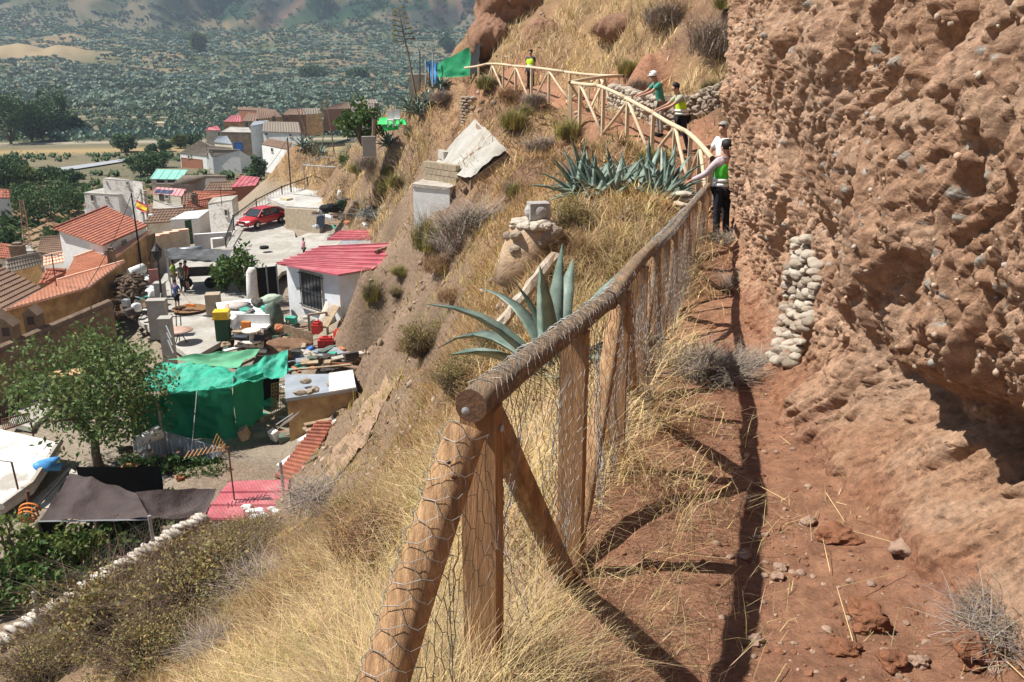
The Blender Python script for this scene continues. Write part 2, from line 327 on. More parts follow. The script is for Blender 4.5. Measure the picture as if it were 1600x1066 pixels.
def gcolor(x, y, z):
    r = np.hypot(x, y); n1 = fbm(x/1.1, y/1.1, None, 4, 51)[:, None]; n2 = fbm(x/6., y/6., None, 3, 52)[:, None]
    red = np.array([.315, .16, .098]); tan = np.array([.27, .17, .10]); dark = np.array([.165, .098, .062]); straw = np.array([.36, .25, .115]); conc = np.array([.36, .34, .30])
    pd = corridor(x, y)[:, None]; onp = 1-sstep(.7, 1.7, pd+.3*n1)
    c = tan*(1-sstep(-.2, .5, n1+.5*n2))+dark*sstep(-.2, .5, n1+.5*n2)
    c = c*(1-.4*sstep(.1, .7, n2))+straw*.4*sstep(.1, .7, n2)
    low = (sstep(-4.2, -6.5, z)*sstep(10, 16, r)*(1-sstep(60, 90, r)))[:, None]; c = c*(1-.75*low)+(np.array([.20, .145, .105])+np.array([.07, .045, .03])*n1)*.75*low
    c = c*(1-onp*.92)+red*onp*.92
    vil = (sstep(-12.2, -13.2, z)*(1-sstep(90, 130, r)))[:, None]
    c = c*(1-.8*vil)+np.array([.27, .23, .18])*.8*vil
    # valley: bare terrace soil, dry fields
    far = sstep(130, 190, r)[:, None]
    n3 = fbm(x/40., y/25., None, 4, 61)[:, None]; n4 = fbm(x/110., y/60., None, 3, 62)[:, None]
    v = np.array([.135, .125, .08])+np.array([.035, .02, .01])*n3
    v = np.where(n4 > .45, np.array([.22, .165, .095]), v); v = np.where((n3 < -.12), np.array([.075, .085, .04]), v)
    kn = np.exp(-(((x+455)/62)**2+((y-900)/50)**2))[:, None]; v = v*(1-np.clip(kn*1.6, 0, 1))+np.array([.28, .21, .12])*np.clip(kn*1.6, 0, 1)
    bed = np.exp(-((y-(292+.20*(x+100)))/5.5)**2)[:, None]*sstep(120, 60, x+80)[:, None]; v = v*(1-bed)+np.array([.34, .29, .22])*bed
    dryf = np.exp(-((y-(262+.2*(x+100)))/9)**2)[:, None]*(n3 > -.35); v = v*(1-.8*dryf)+np.array([.36, .25, .12])*.8*dryf
    pal = (((np.abs(y-425) < 9)*(np.abs(x+185) < 70)*(n3[:, 0] > -.5)).astype(float)+((np.abs(y-386) < 6)*(np.abs(x+172) < 60)))[:, None]
    v = v*(1-np.clip(pal, 0, 1))+np.array([.46, .38, .27])*np.clip(pal, 0, 1)
    cl = sstep(1280, 1400, y)[:, None]; v = v*(1-cl)+(np.array([.034, .036, .032])+np.array([.10, .045, .025])*(n3 > .16)+np.array([-.03, .0, -.015])*(n4 > 0))*cl  # far hills' scrub tone darkened in colour to imitate their shade; reddish rock patches
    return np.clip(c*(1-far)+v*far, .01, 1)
def build_ground():
    ang = np.radians(np.concatenate([np.linspace(-180, -39, 26), np.linspace(-38, 38, 400), np.linspace(39, 180, 26)[:-1]]))
    rad = np.concatenate([[.01], np.exp(np.linspace(math.log(.6), math.log(2300), 710))])
    A, R = np.meshgrid(ang, rad); X = (R*np.sin(A)).ravel(); Y = (R*np.cos(A)).ravel(); Z = groundrel(X, Y)
    na, nr = len(ang), len(rad); i, j = np.meshgrid(np.arange(nr-1), np.arange(na), indexing='ij'); j2 = (j+1) % na
    F = np.stack([i*na+j, i*na+j2, (i+1)*na+j2, (i+1)*na+j], -1).reshape(-1, 4)[:, ::-1]
    m = mat('earth', (0, 0, 0), .95, .24, 9., .3, 26., attr=True, spec=.1, detail=10, bump2=(3.5, .10))
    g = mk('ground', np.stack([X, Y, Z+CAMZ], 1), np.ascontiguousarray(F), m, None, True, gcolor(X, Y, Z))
    return structure(g)
build_ground()
# ---------------- the conglomerate cliff beside the path ----------------
CLF = np.array([(1.9, -4.5, 0), (1.95, -1, 0), (1.95, 1.5, 0), (1.98, 3, 0), (2.05, 4.2, 0), (2.25, 5.6, 0), (2.75, 8, 0), (3.35, 11, 0), (3.75, 13.3, 0), (4.1, 15.2, 0), (4.35, 17, 0), (4.9, 18.3, 0), (6.2, 19.3, 0), (8.5, 20.5, 0), (12, 22, 0)])
def _catmull(Pn, n):
    L = np.concatenate([[0], np.cumsum(np.hypot(*np.diff(Pn[:, :2], axis=0).T))]); t = np.linspace(0, L[-1], n)
    k = np.clip(np.searchsorted(L, t, 'right')-1, 0, len(Pn)-2); u = ((t-L[k])/(L[k+1]-L[k]))[:, None]
    p0 = Pn[np.maximum(k-1, 0)]; p1 = Pn[k]; p2 = Pn[k+1]; p3 = Pn[np.minimum(k+2, len(Pn)-1)]
    return .5*(2*p1+(p2-p0)*u+(2*p0-5*p1+4*p2-p3)*u*u+(3*p1-p0-3*p2+p3)*u**3), t
def build_cliff():
    # dense where it is near
    Lq = np.concatenate([np.linspace(0, 1, 900)]); c, t = _catmull(CLF, 900)
    ns = 920; wgt = 1/np.maximum(3, np.hypot(c[:, 0], c[:, 1]))**.75*np.where((c[:, 1] < 2.2) | (c[:, 1] > 18.6), .12, 1); cw = np.cumsum(wgt); cw = (cw-cw[0])/(cw[-1]-cw[0])
    s = np.interp(np.linspace(0, 1, ns), cw, np.linspace(0, 1, 900)); C = np.stack([np.interp(s, Lq, c[:, k]) for k in range(2)], 1)
    T = np.gradient(C, axis=0); T /= np.linalg.norm(T, axis=1, keepdims=True); N = np.stack([-T[:, 1], T[:, 0]], 1)        # towards the path
    zb = groundrel(C[:, 0]+N[:, 0]*.25, C[:, 1]+N[:, 1]*.25, False)
    nt_ = 440; h = np.concatenate([np.linspace(-.5, 4.3, nt_-20), np.linspace(4.5, 10, 20)])
    Sx, Hh = np.meshgrid(np.arange(ns), h); Y0 = C[:, 1][Sx]; hh = Hh
    near = sstep(6.5, 3.5, Y0)
    # outward offset profile: bank at the foot, hollow, overhanging belly, upright face leaning back
    wob = fbm(Y0*.9, Y0*0, None, 3, 5)*.15
    hh2 = hh+wob
    off_n = np.interp(hh2, [-.5, 0, .18, .36, .46, .58, .76, .95, 1.3, 1.9, 2.6, 4.3, 10], [.3, .16, -.02, -.22, -.42, -.36, .0, .12, .16, .08, -.04, -.5, -3.2])
    off_f = np.interp(hh2, [-.5, 0, .2, .6, 1.2, 2.4, 4.3, 10], [.6, .34, .15, .12, .16, .28, .3, -2])
    off = off_n*near+off_f*(1-near)
    X0 = C[:, 0][Sx]; Z0 = hh+zb[Sx]
    # warped erosion: vertical flutes, knobs, pits, set pebbles
    q = gfbm(X0*.6, Y0*.6, Z0*.5, 3, 11); wx, wy, wz = X0+.22*q, Y0+.2*gfbm(X0, Y0, Z0, 2, 12), Z0+.25*q
    big = .34*gfbm(wx*.55, wy*.55, wz*.42, 3, 13)
    knob = .095*gfbm(wx*1.9, wy*1.9, wz*.95, 5, 17, .55)
    rid = .026*gfbm(wx*3.0, wy*3.0+.9*wz, wz*.9, 4, 19, .5, True)
    sw = sstep(-.25, .35, gfbm(X0*.7, Y0*.7, Z0*.7, 2, 41))
    flu = .052*gfbm(wx*6.5, (wy+.35*wz)*6.5, wz*1.0, 4, 23, .55, True)*(.35+.65*sw)
    pit = 0
    for f_, am, th_, sd in ((1.7, .18, .30, 29), (4.2, .10, .27, 30), (9, .055, .23, 31), (17, .04, .2, 32)): pit = pit-am*np.clip(gfbm(wx*f_, (wy+.25*wz)*f_, wz*f_*.7, 3, sd)-th_, 0, .4)*2
    poc = pit
    w1, v1 = worley(X0*11, Y0*11, Z0*12.5, 3); peb = .028*np.maximum(0, .45-w1)*2.2*(v1 > .5)-.022*np.maximum(0, .4-w1)*2*(v1 < .14)
    w2, v2 = worley(X0*24, Y0*24, Z0*27., 8); peb = peb+.011*np.maximum(0, .45-w2)*2.2*(v2 > .35)
    fine = .026*gfbm(wx*12, wy*12+3*wz, wz*5.5, 4, 33, .65)
    calm = 1-.75*sstep(.5, .0, hh)*(.3+.7*near)
    disp = off+calm*(big*sstep(.1, 1.2, hh)+knob+rid+flu+poc)+peb*calm+fine*(.5+.5*calm)
    # a few deep vertical clefts
    for yc_, hc, wd, dp, ln in ((6.6, 2.6, .10, .45, .5), (9.8, 2.2, .16, .5, .7), (12.6, 2.4, .2, .45, .8), (14.6, 1.5, .25, .5, .9), (4.4, 2.5, .08, .3, .5), (8.3, 3.1, .1, .4, .5)):
        disp = disp-dp*np.exp(-(((Y0+.22*(hh-hc)-yc_)+.12*fbm(hh*2, Y0, None, 3, 6))/wd)**2-((hh-hc)/ln)**2)
    Vx = X0+N[:, 0][Sx]*disp; Vy = Y0+N[:, 1][Sx]*disp; Vz = Z0-.10*np.gradient(disp, axis=0)
    V = np.stack([Vx, Vy, Vz+CAMZ], -1).reshape(-1, 3)
    i, j = np.meshgrid(np.arange(nt_-1), np.arange(ns-1), indexing='ij'); F = np.stack([i*ns+j, (i+1)*ns+j, (i+1)*ns+j+1, i*ns+j+1], -1).reshape(-1, 4)
    n1 = fbm(X0*1.1, Y0*1.1, Z0*.9, 4, 71); n2 = fbm(X0*5, Y0*5, Z0*4, 3, 72)
    a = sstep(-.5, .5, n1+.4*n2)[..., None]
    c = np.array([.49, .315, .215])*a+np.array([.40, .245, .16])*(1-a)
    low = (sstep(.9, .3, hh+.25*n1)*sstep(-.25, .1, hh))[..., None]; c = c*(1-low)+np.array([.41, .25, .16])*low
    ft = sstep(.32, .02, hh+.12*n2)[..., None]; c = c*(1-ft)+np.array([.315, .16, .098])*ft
    dust = (1-ft[..., 0])*(sstep(.1, .5, n2-.3*n1)*.45); dust = dust[..., None]; c = c*(1-dust)+np.array([.53, .37, .26])*dust
    pb = ((v1 > .93)*(w1 < .33)*(hh > .8))[..., None]; c = np.where(pb, np.array([.40, .36, .31]), c)
    pb = ((v2 > .955)*(w2 < .4)*(hh > .6))[..., None]; c = np.where(pb, np.array([.46, .43, .38]), c)
    grey = sstep(.25, .6, fbm(X0*.8, Y0*.8, Z0*.8, 3, 81))[..., None]*.18; c = c*(1-grey)+np.array([.30, .235, .185])*grey
    c = np.clip(c*np.array([1.09, 1.07, 1.05]), 0, .8)
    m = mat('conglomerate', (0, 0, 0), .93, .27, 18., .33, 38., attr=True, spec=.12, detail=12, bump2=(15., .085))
    vis = np.nonzero((V[:, 1] > 2.3) & (V[:, 1] < 18) & (hh.ravel() > .55) & (hh.ravel() < 4.2))[0]; rc = np.random.default_rng(5); pk = rc.choice(vis, 3000, replace=False); V0, F0 = ICO[0]; sz_ = (.005+.015*rc.random((3000, 1, 1))**3)
    PV = V0[None]*sz_*rc.uniform(.65, 1.35, (3000, 1, 3))*(1+.12*rc.normal(size=(3000, len(V0), 1)))+V[pk][:, None]; PF = (np.array(F0)[None]+(np.arange(3000)*len(V0))[:, None, None]).reshape(-1, 3); pc = np.array([[.43, .29, .2], [.37, .28, .21], [.34, .30, .26], [.46, .39, .31], [.30, .19, .125]])[rc.choice(5, 3000, p=[.44, .22, .08, .05, .21])]*rc.uniform(.75, 1.15, (3000, 1))
    stuff(mk('cliff_pebbles', PV.reshape(-1, 3), np.ascontiguousarray(PF), mat('cliff_pebble', (0, 0, 0), .9, .15, 20., .1, 40., attr=True), None, cols=np.repeat(pc[:, None], len(V0), 1).reshape(-1, 3)), 'pebbles weathering out of the cliff face', 'pebbles')
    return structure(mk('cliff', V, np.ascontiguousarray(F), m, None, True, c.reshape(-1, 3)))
CLIFF = build_cliff()
from mathutils.bvhtree import BVHTree
def cliff_hit(pxs):
    """where pixels' rays meet the cliff"""
    me = CLIFF.data; n = len(me.vertices); co = np.empty(n*3, np.float32); me.vertices.foreach_get('co', co); co = co.reshape(-1, 3)+np.array(CLIFF.location); f = np.empty(len(me.polygons)*4, np.int32); me.loops.foreach_get('vertex_index', f); f = f.reshape(-1, 4)
    a = (co[:, 1] > 6) & (co[:, 1] < 12); f = f[a[f].all(1)]; t = BVHTree.FromPolygons(co.tolist(), f.tolist()); return [t.ray_cast(Vector((0, 0, CAMZ)), V3(ray(*p)))[0] for p in pxs]
# ---------------- plant helpers ----------------
def vegmat(name, col, rough=.7, trans=.25, var=.15, spec=.2):
    return mat(name, col, rough, var, 3., 0, spec=spec, attrmul=True, trans=trans)
LEAFD = vegmat('leaf_green', (.085, .145, .040)); LEAFY = vegmat('leaf_yellow_green', (.13, .17, .045)); OLIVE = vegmat('olive_leaf', (.185, .25, .18), trans=.1); DARKT = vegmat('tree_leaf', (.07, .125, .045), trans=.15)
BROOM = vegmat('broom_green', (.34, .30, .095), trans=.2); GREYT = vegmat('grey_twig', (.30, .245, .20), .9, 0); STRAW = vegmat('straw', (.62, .49, .28), .75, .25, .2); RUSTG = vegmat('rusty_grass', (.33, .205, .11), .85, .15); AGAVE = vegmat('agave_leaf', (.155, .235, .205), .45, .03, .12, .4)
YELF = vegmat('yellow_flower', (.75, .55, .03), .7, .2); STALK = mat('stalk', (.16, .13, .10), .9); TRUNK = mat('bark', (.16, .125, .095), .95, .2, 8., .3, 20.)
def leafcloud(n, rad, size, seed, shell=.5, flat=0., clump=0):
    r = np.random.default_rng(seed); d = r.normal(size=(n, 3)); d /= np.linalg.norm(d, axis=1, keepdims=True); q = (shell+(1-shell)*r.random((n, 1)))**.8
    if clump:
        k = r.normal(size=(clump, 3)); k /= np.linalg.norm(k, axis=1, keepdims=True); k *= (.35+.55*r.random((clump, 1))); i = r.integers(0, clump, n); C = k[i]+d*(.18+.24*r.random((clump, 1))[i])*q
    else:
        C = d*q*(1+.25*fbm(d[:, 0]*2+seed, d[:, 1]*2, d[:, 2]*2, 2, seed))[:, None]
    C = C*np.array(rad); a = r.normal(size=(n, 3)); a /= np.linalg.norm(a, axis=1, keepdims=True); b = np.cross(a, r.normal(size=(n, 3))); b /= np.linalg.norm(b, axis=1, keepdims=True)
    s = size*(.6+.8*r.random((n, 1))); a, b = a*s*.55, b*s
    V = np.stack([C-b*.5, C+a*.5, C+b*.6, C-a*.5], 1).reshape(-1, 3); F = np.arange(4*n).reshape(-1, 4)
    c = np.repeat(.55+.75*r.random((n, 1)), 4, 0)*np.array([1, 1, 1])*(1+.12*np.repeat(r.normal(size=(n, 3)), 4, 0)*[1, .4, 1])
    return V, F, np.clip(c, .1, 2)
def blades(base, length, width, lean, seed, bend=.5, up=.9, segs=2):
    """tapering curved ribbons; base (n,3)"""
    n = len(base); r = np.random.default_rng(seed); az = r.random(n)*2*math.pi; L = np.broadcast_to(length, (n,))*(.6+.8*r.random(n)); ln = np.broadcast_to(lean, (n,))*(.4+1.0*r.random(n))
    hd = np.stack([np.cos(az), np.sin(az), np.zeros(n)], 1); sd = np.stack([-np.sin(az+r.normal(0, .5, n)), np.cos(az), np.zeros(n)], 1)*(np.broadcast_to(width, (n,))/2)[:, None]
    V = []
    for k in range(segs+1):
        t = k/segs; h = np.cos(ln*t*.9); o = np.sin(ln*t*(1+bend*t))
        p = base+hd*(L*t*o)[:, None]+np.array([0, 0, 1.])*(L*t*h*up)[:, None]; w_ = 1-t*.95 if k else 1
        if k < segs: V += [p-sd*w_, p+sd*w_]
        else: V += [p]
    m = 2*segs+1; X = np.stack(V, 1).reshape(-1, 3); b0 = (np.arange(n)*m)[:, None]; T = []
    for k in range(segs-1): T += [[2*k, 2*k+1, 2*k+3], [2*k, 2*k+3, 2*k+2]]
    T += [[2*segs-2, 2*segs-1, 2*segs]]
    F = np.concatenate([b0+np.array([t]) for t in T], 1).reshape(-1, 3)
    c = np.repeat(.55+.8*r.random((n, 1))**1.3, m, 0)*(1+.10*np.repeat(r.normal(size=(n, 3)), m, 0)*[.4, .7, 1.2]); return X, F, np.clip(c, .1, 2)
SHRUBM = {}
def shrub_mesh(kind, seed):
    k = (kind, seed)
    if k in SHRUBM: return SHRUBM[k]
    r = np.random.default_rng(seed*13+5); out = []
    if kind == 'broom':
        n = 1500; a = r.random(n)*6.283; q = r.random(n)**.6*.42; base = np.stack([np.cos(a)*q, np.sin(a)*q, .02+.38*r.random(n)*(1-q)], 1); lob = (.65+.5*vnoise(np.cos(a)*1.7+seed*3, np.sin(a)*1.7, None, seed))[:, None]; base = base*[1, 1, 1]*lob; V, F, c = blades(base, .42*lob[:, 0], .012, .85, seed, .3); out.append(('foliage', V, F, BROOM, c))
        V2, F2, c2 = blades(base[:260]*[.6, .6, .3], .5, .014, .8, seed+1, .3); out.append(('twig', V2, F2, GREYT, c2*.7))
    elif kind == 'grey':
        n = 900; a = r.random(n)*6.283; q = r.random(n)**.7*.4; base = np.stack([np.cos(a)*q, np.sin(a)*q, .3*r.random(n)*(1-q)], 1); V, F, c = blades(base, .5, .010, 1.2, seed, .9, segs=3); out.append(('twig', V, F, GREYT, c))
    elif kind == 'rust':
        n = 1000; a = r.random(n)*6.283; q = r.random(n)**.7*.45; base = np.stack([np.cos(a)*q, np.sin(a)*q, .28*r.random(n)*(1-q)], 1); V, F, c = blades(base, .45, .011, 1.0, seed, .6); out.append(('foliage', V, F, RUSTG, c))
    elif kind == 'sage':
        V, F, c = leafcloud(4600, (.5, .5, .33), .025, seed, .35, clump=60); V[:, 2] += .33; out.append(('foliage', V, F, vegmat('sage_leaf', (.29, .235, .095)), c)); n = 620; a = r.random(n)*6.283; q = r.random(n)**.7*.25; base = np.stack([np.cos(a)*q, np.sin(a)*q, .02+0*q], 1); V, F, c = blades(base, .62, .010, .95, seed, .3, segs=3); out.append(('twig', V, F, GREYT, c*np.array([.42, .36, .30])))
    elif kind == 'bush':
        V, F, c = leafcloud(1500, (.5, .5, .42), .075, seed, .4, clump=30); V[:, 2] += .42; out.append(('foliage', V, F, LEAFD, c)); n = 60; base = np.zeros((n, 3)); V, F, c = blades(base, .7, .02, .6, seed); out.append(('twig', V, F, GREYT, c*.5))
    SHRUBM[k] = (out, []); return SHRUBM[k]
def shrub(kind, px, py, size, label, d=None, seed=1, zs=1., group=None, pos=None, name='shrub', cat='shrub'):
    p = pos if pos is not None else (P(px, py, d) if d else on(px, py)); t = thing(name, label, cat, p-np.array([0, 0, .05]), group, rz=random.uniform(0, 6)); t.scale = (size, size, size*zs)
    parts, meshes = shrub_mesh(kind, seed)
    if not meshes:
        for nm, V, F, m, c in parts:
            o = mk(nm, V, np.ascontiguousarray(F), m, t, cols=c, local=True); meshes.append((nm, o.data))
    else:
        for nm, me in meshes: o = bpy.data.objects.new(nm, me); _link(o, t)
    return t
def agave_leaf(L, W, curl, tip=.0):
    n = 7; V = []; F = []
    for i in range(n):
        s = i/(n-1); a = curl*s*s+tip*max(0, s-.6)*4; w_ = W*(.62+.9*s-1.5*s*s)*(1 if s < .99 else .08); w_ = max(w_, .002); x = L*(s-.12*curl*s*s); z = L*(-.28*a*s); th = .035*L*(1-.85*s)
        V += [(x, -w_/2, z+w_*.28), (x, 0, z-.0), (x, w_/2, z+w_*.28), (x, 0, z-th)]
    for i in range(n-1):
        b = i*4; F += [(b, b+1, b+5, b+4), (b+1, b+2, b+6, b+5), (b+2, b+3, b+7, b+6), (b+3, b, b+4, b+7)]
    return np.array(V), F
AGL = {}
def agave(p, size, label, seed, n=20, joined=False, group=None, az0=0.):
    r = random.Random(seed); t = thing('agave', label, 'agave', p, group, rz=az0); allV = MB()
    for k in range(n):
        key = (k % 4, joined); cu = (.1, .5, .9, 1.5)[k % 4]
        el = math.radians(86-70*((k+.5)/n)**.9+r.uniform(-6, 6)); az = k*2.4+r.uniform(-.2, .2); L = size*(.75+.4*r.random()); R = np.array(Matrix.Rotation(az, 3, 'Z') @ Matrix.Rotation(-el, 3, 'Y'))
        V, F = agave_leaf(1, .18, cu, .6 if k % 5 == 4 else 0)
        if joined: allV.add((V*L)@R.T, F)
        else:
            if key not in AGL:
                me = bpy.data.meshes.new('agave_leaf'); me.from_pydata([tuple(v) for v in V], [], F); me.polygons.foreach_set('use_smooth', np.ones(len(F), bool)); me.materials.append(AGAVEP); AGL[key] = me
            o = bpy.data.objects.new('leaf', AGL[key]); _link(o, t); o.matrix_local = Matrix(R.tolist()).to_4x4() @ Matrix.Scale(L, 4)
    if joined: mk('leaf_rosette', np.vstack(allV.v), allV.f, AGAVEP, t, True, local=True)
    return t
AGAVEP = mat('agave_skin', (.10, .155, .13), .45, .2, 4., .05, 10., spec=.4, col2=(.20, .26, .215), mixscale=2.5)
def tree(p, H, cw, label, seed, m=DARKT, n=1800, leaf=.35, trunkh=.35, name='tree', cat='tree', group=None, clump=40, zs=1.):
    t = thing(name, label, cat, p-np.array([0, 0, .1]), group); r = random.Random(seed); b = MB(); top = np.array([0, 0, H*trunkh]); b.tube([(0, 0, -.2), top*.5+[r.uniform(-.1, .1)*H*.2, 0, 0], top], [H*.035, H*.028, H*.022], 7)
    for k in range(6): a = k*1.05+r.random(); q = top+np.array([math.cos(a)*cw*.33, math.sin(a)*cw*.33, H*(.2+.22*r.random())]); b.tube([top*.8, (top+q)/2+[0, 0, .05*H], q], [H*.018, H*.012, H*.005], 5)
    b.obj('trunk', TRUNK, t, True, local=True); V, F, c = leafcloud(n, (cw/2, cw/2, H*(1-trunkh*.55)/2*zs), leaf, seed, .4, clump=clump); V[:, 2] += H-H*(1-trunkh*.55)/2; mk('crown', V, np.ascontiguousarray(F), m, t, cols=c, local=True); return t
# ---------------- timber fences along the path ----------------
WOODR = mat('rail_wood', (.46, .30, .175), .8, .25, 3., .25, 9., stretch=(30, 2.4, 30), col2=(.24, .19, .145), mixscale=1.2, spec=.25)
WOODN = mat('brace_wood', (.52, .315, .165), .75, .22, 3., .2, 9., stretch=(26, 5, 5), col2=(.30, .17, .085), mixscale=1.2, spec=.25)
WOODP = mat('post_wood', (.41, .23, .115), .78, .24, 3., .2, 10., stretch=(22, 22, 1.6), spec=.25)
WOODF = mat('pale_wood', (.56, .44, .30), .8, .14, 4., .12, 10., stretch=(14, 6, 6), spec=.2)
WOODE = mat('end_grain', (.13, .07, .04), .9, .25, 30., .2, 60.)
WIRE = mat('galvanised_wire', (.30, .295, .28), .5, .2, 20., 0, metal=.4)
STEEL = mat('steel', (.55, .54, .52), .35, .1, 20., .05, metal=.8)
def log_mesh(a, b, r0, r1, seed, n=14, k=22, sq=0.):
    a = np.array(a, float); b = np.array(b, float); t = b-a; L = np.linalg.norm(t); t /= L; up = np.array([0, 0, 1.]) if abs(t[2]) < .9 else np.array([0, 1., 0])
    r = np.cross(t, up); r /= np.linalg.norm(r); u = np.cross(r, t); s = np.linspace(0, 1, k)[:, None]; an = (np.arange(n)*2*math.pi/n)[None]
    rad = (r0+(r1-r0)*s)*(1+.05*fbm(np.cos(an)*1.4+s*L*1.5+seed, np.sin(an)*1.4+s*0, None, 3, seed))
    if sq: rad = rad*(1-sq+sq/np.maximum(np.abs(np.cos(an)), np.abs(np.sin(an))))
    bow = .012*L*np.sin(s*math.pi)*math.sin(seed*2.1)
    V = (a+t*L*s[..., None]+(rad*np.cos(an))[..., None]*r+(rad*np.sin(an)+bow)[..., None]*u)
    F = [(i*n+j, i*n+(j+1) % n, (i+1)*n+(j+1) % n, (i+1)*n+j) for i in range(k-1) for j in range(n)]
    return V.reshape(-1, 3), F, [tuple(range(n))[::-1], tuple((k-1)*n+j for j in range(n))]
def log(name, a, b, r0, r1, m, parent, seed, **kw):
    V, F, C = log_mesh(a, b, r0, r1, seed, **kw); o = mk(name, V, F+C, [m, WOODE], parent, True)
    for p in o.data.polygons[len(F):]: p.material_index = 1; p.use_smooth = False
    return o
def polyat(W, s):
    L = np.concatenate([[0], np.cumsum(np.linalg.norm(np.diff(W, axis=0), axis=1))]); return np.stack([np.interp(s, L, W[:, k]) for k in range(3)], -1), L[-1]
def make_fence(name, label, W, rails, spacing, r, mr, mp, mb, seed, detail, endbrace=None, first=0, sub=True):
    W = np.array(W); t = thing(name, label, 'fence', (W[0][0], W[0][1], G(W[0][0], W[0][1]))); n, k = (16, 26) if detail else (8, 6)
    for i in range(len(rails)-1):
        a, b = W[rails[i]], W[rails[i+1]]; e = (b-a)/np.linalg.norm(b-a)
        o = log('rail', a-e*.09, b+e*.05, r*1.06, r*.96, mr, t, seed+i, n=n, k=k)
    _, L = polyat(W, 0.); s = np.arange(0, L-.1, spacing); tops, _ = polyat(W, s); feet = []
    for i, p in enumerate(tops):
        z = G(p[0], p[1]); feet.append(np.array([p[0], p[1], z])); q = W[min(np.searchsorted(np.cumsum(np.linalg.norm(np.diff(W, axis=0), axis=1)), s[i]), len(W)-2)+0]
        e = (W[1]-W[0]) if i == 0 else tops[i]-tops[i-1]; b = MB(); ang = math.atan2(e[1], e[0]); h = p[2]-r*.5-z+.25
        b.box((p[0], p[1], z-.25+h/2), (.075, .11, h) if detail else (.08, .09, h), ang); po = b.obj('post', mp, t)
        if detail and i < 4:
            bb = MB(); side = np.array([math.sin(ang), -math.cos(ang), 0]); bb.lathe(p+side*.06-np.array([0, 0, .09]), [(.011, 0), (.011, .006), (.004, .009)], 8, M=np.array(Vector(side).to_track_quat('Z', 'Y').to_matrix())); bb.obj('bolt', STEEL, po)
    for i in range(len(tops)):
        if (i+first) % 2: continue
        for j in (i-1, i+1):
            if 0 <= j < len(tops):
                e = feet[j]-tops[i]; e[2] = 0; e /= np.linalg.norm(e); sd = np.array([-e[1], e[0], 0])*.0
                log('brace', tops[i]-np.array([0, 0, r+.02])+e*.05+sd, feet[j]-e*.06+sd+np.array([0, 0, .04]), .045, .045, mb, t, seed+20+i+j, n=n, k=max(4, k//2), sq=.3 if detail else 0)
    return t, W, tops, feet
def w3(R): return np.array([P(*p) for p in R])
W1 = w3(RAIL1)
fence1, W1, tops1, feet1 = make_fence('timber_fence', 'near timber fence with a wire net draped over its rail, beside the red path', W1, range(5), 1.2, .046, WOODR, WOODP, WOODN, 3, True)
# the thick end brace leaning towards the viewer
BT = W1[0]+np.array([-.04, -.11, -.055]); BF = np.array([-.55, 1.5, G(-.55, 1.5)-.1])
eb = log('end_brace', BT, BF, .058, .074, WOODN, fence1, 9, n=20, k=40)
b = MB(); d_ = (BF-BT)/np.linalg.norm(BF-BT)
for o_ in ((-.055, .012), (.03, .055)): b.rock(BT+d_*(.08+o_[1])+np.array([o_[0]*.3, -.055, .02]), (.02, .02, .02), 1, 1)
b.obj('knot', WOODE, eb)
bb = MB(); bb.lathe(W1[0]+np.array([-.04, -.10, .0]), [(.013, 0), (.013, .005), (.005, .009)], 10, M=np.array(Vector((-.3, -1, 0)).to_track_quat('Z', 'Y').to_matrix())); bb.obj('bolt', STEEL, fence1)
W2 = w3(RAIL2); make_fence('timber_fence', 'pale timber fence where the two men lean on the rail', W2, range(6), 1.55, .055, WOODF, WOODF, WOODF, 31, False, first=1)
W34 = w3(RAIL3[:1]+RAIL4); make_fence('timber_fence', 'far pale timber fence running to the green netting at the cliff end', W34, range(len(W34)), 1.9, .055, WOODF, WOODF, WOODF, 61, False)
# hexagonal wire netting
def hexnet(fn, U, Vv, cw, ch, rad, seed=1):
    nu = int(U/(cw/2)); nv = int(Vv/ch); I, J = np.meshgrid(np.arange(nu+1), np.arange(nv+1), indexing='ij'); odd = (I+J) % 2
    u = I*cw/2.; v = J*ch+odd*ch*.42
    pts = fn(u.ravel(), v.ravel()).reshape(nu+1, nv+1, 3)+np.random.default_rng(seed).normal(0, .0045, (nu+1, nv+1, 3))
    A = [pts[:-1].reshape(-1, 3)]; B = [pts[1:].reshape(-1, 3)]
    m = odd[:, :-1] == 1; A.append(pts[:, :-1][m]); B.append(pts[:, 1:][m]); dbl = np.concatenate([np.zeros(len(A[0])), np.ones(len(A[1]))])
    A = np.concatenate(A); B = np.concatenate(B); t = B-A; t /= np.maximum(np.linalg.norm(t, axis=1, keepdims=True), 1e-9)
    a0 = np.cross(t, np.array([.31, .77, .55])); a0 /= np.linalg.norm(a0, axis=1, keepdims=True); a1 = np.cross(t, a0); R = (rad*(1+.5*dbl))[:, None]
    ring = [a0*math.cos(q)+a1*math.sin(q) for q in (0, 2.094, 4.188)]
    V = np.stack([A+ring[k]*R for k in range(3)]+[B+ring[k]*R for k in range(3)], 1).reshape(-1, 3)
    base = (np.arange(len(A))*6)[:, None]; F = np.concatenate([base+np.array([[k, (k+1) % 3, 3+(k+1) % 3, 3+k]]) for k in range(3)], 1).reshape(-1, 4)
    return V, F
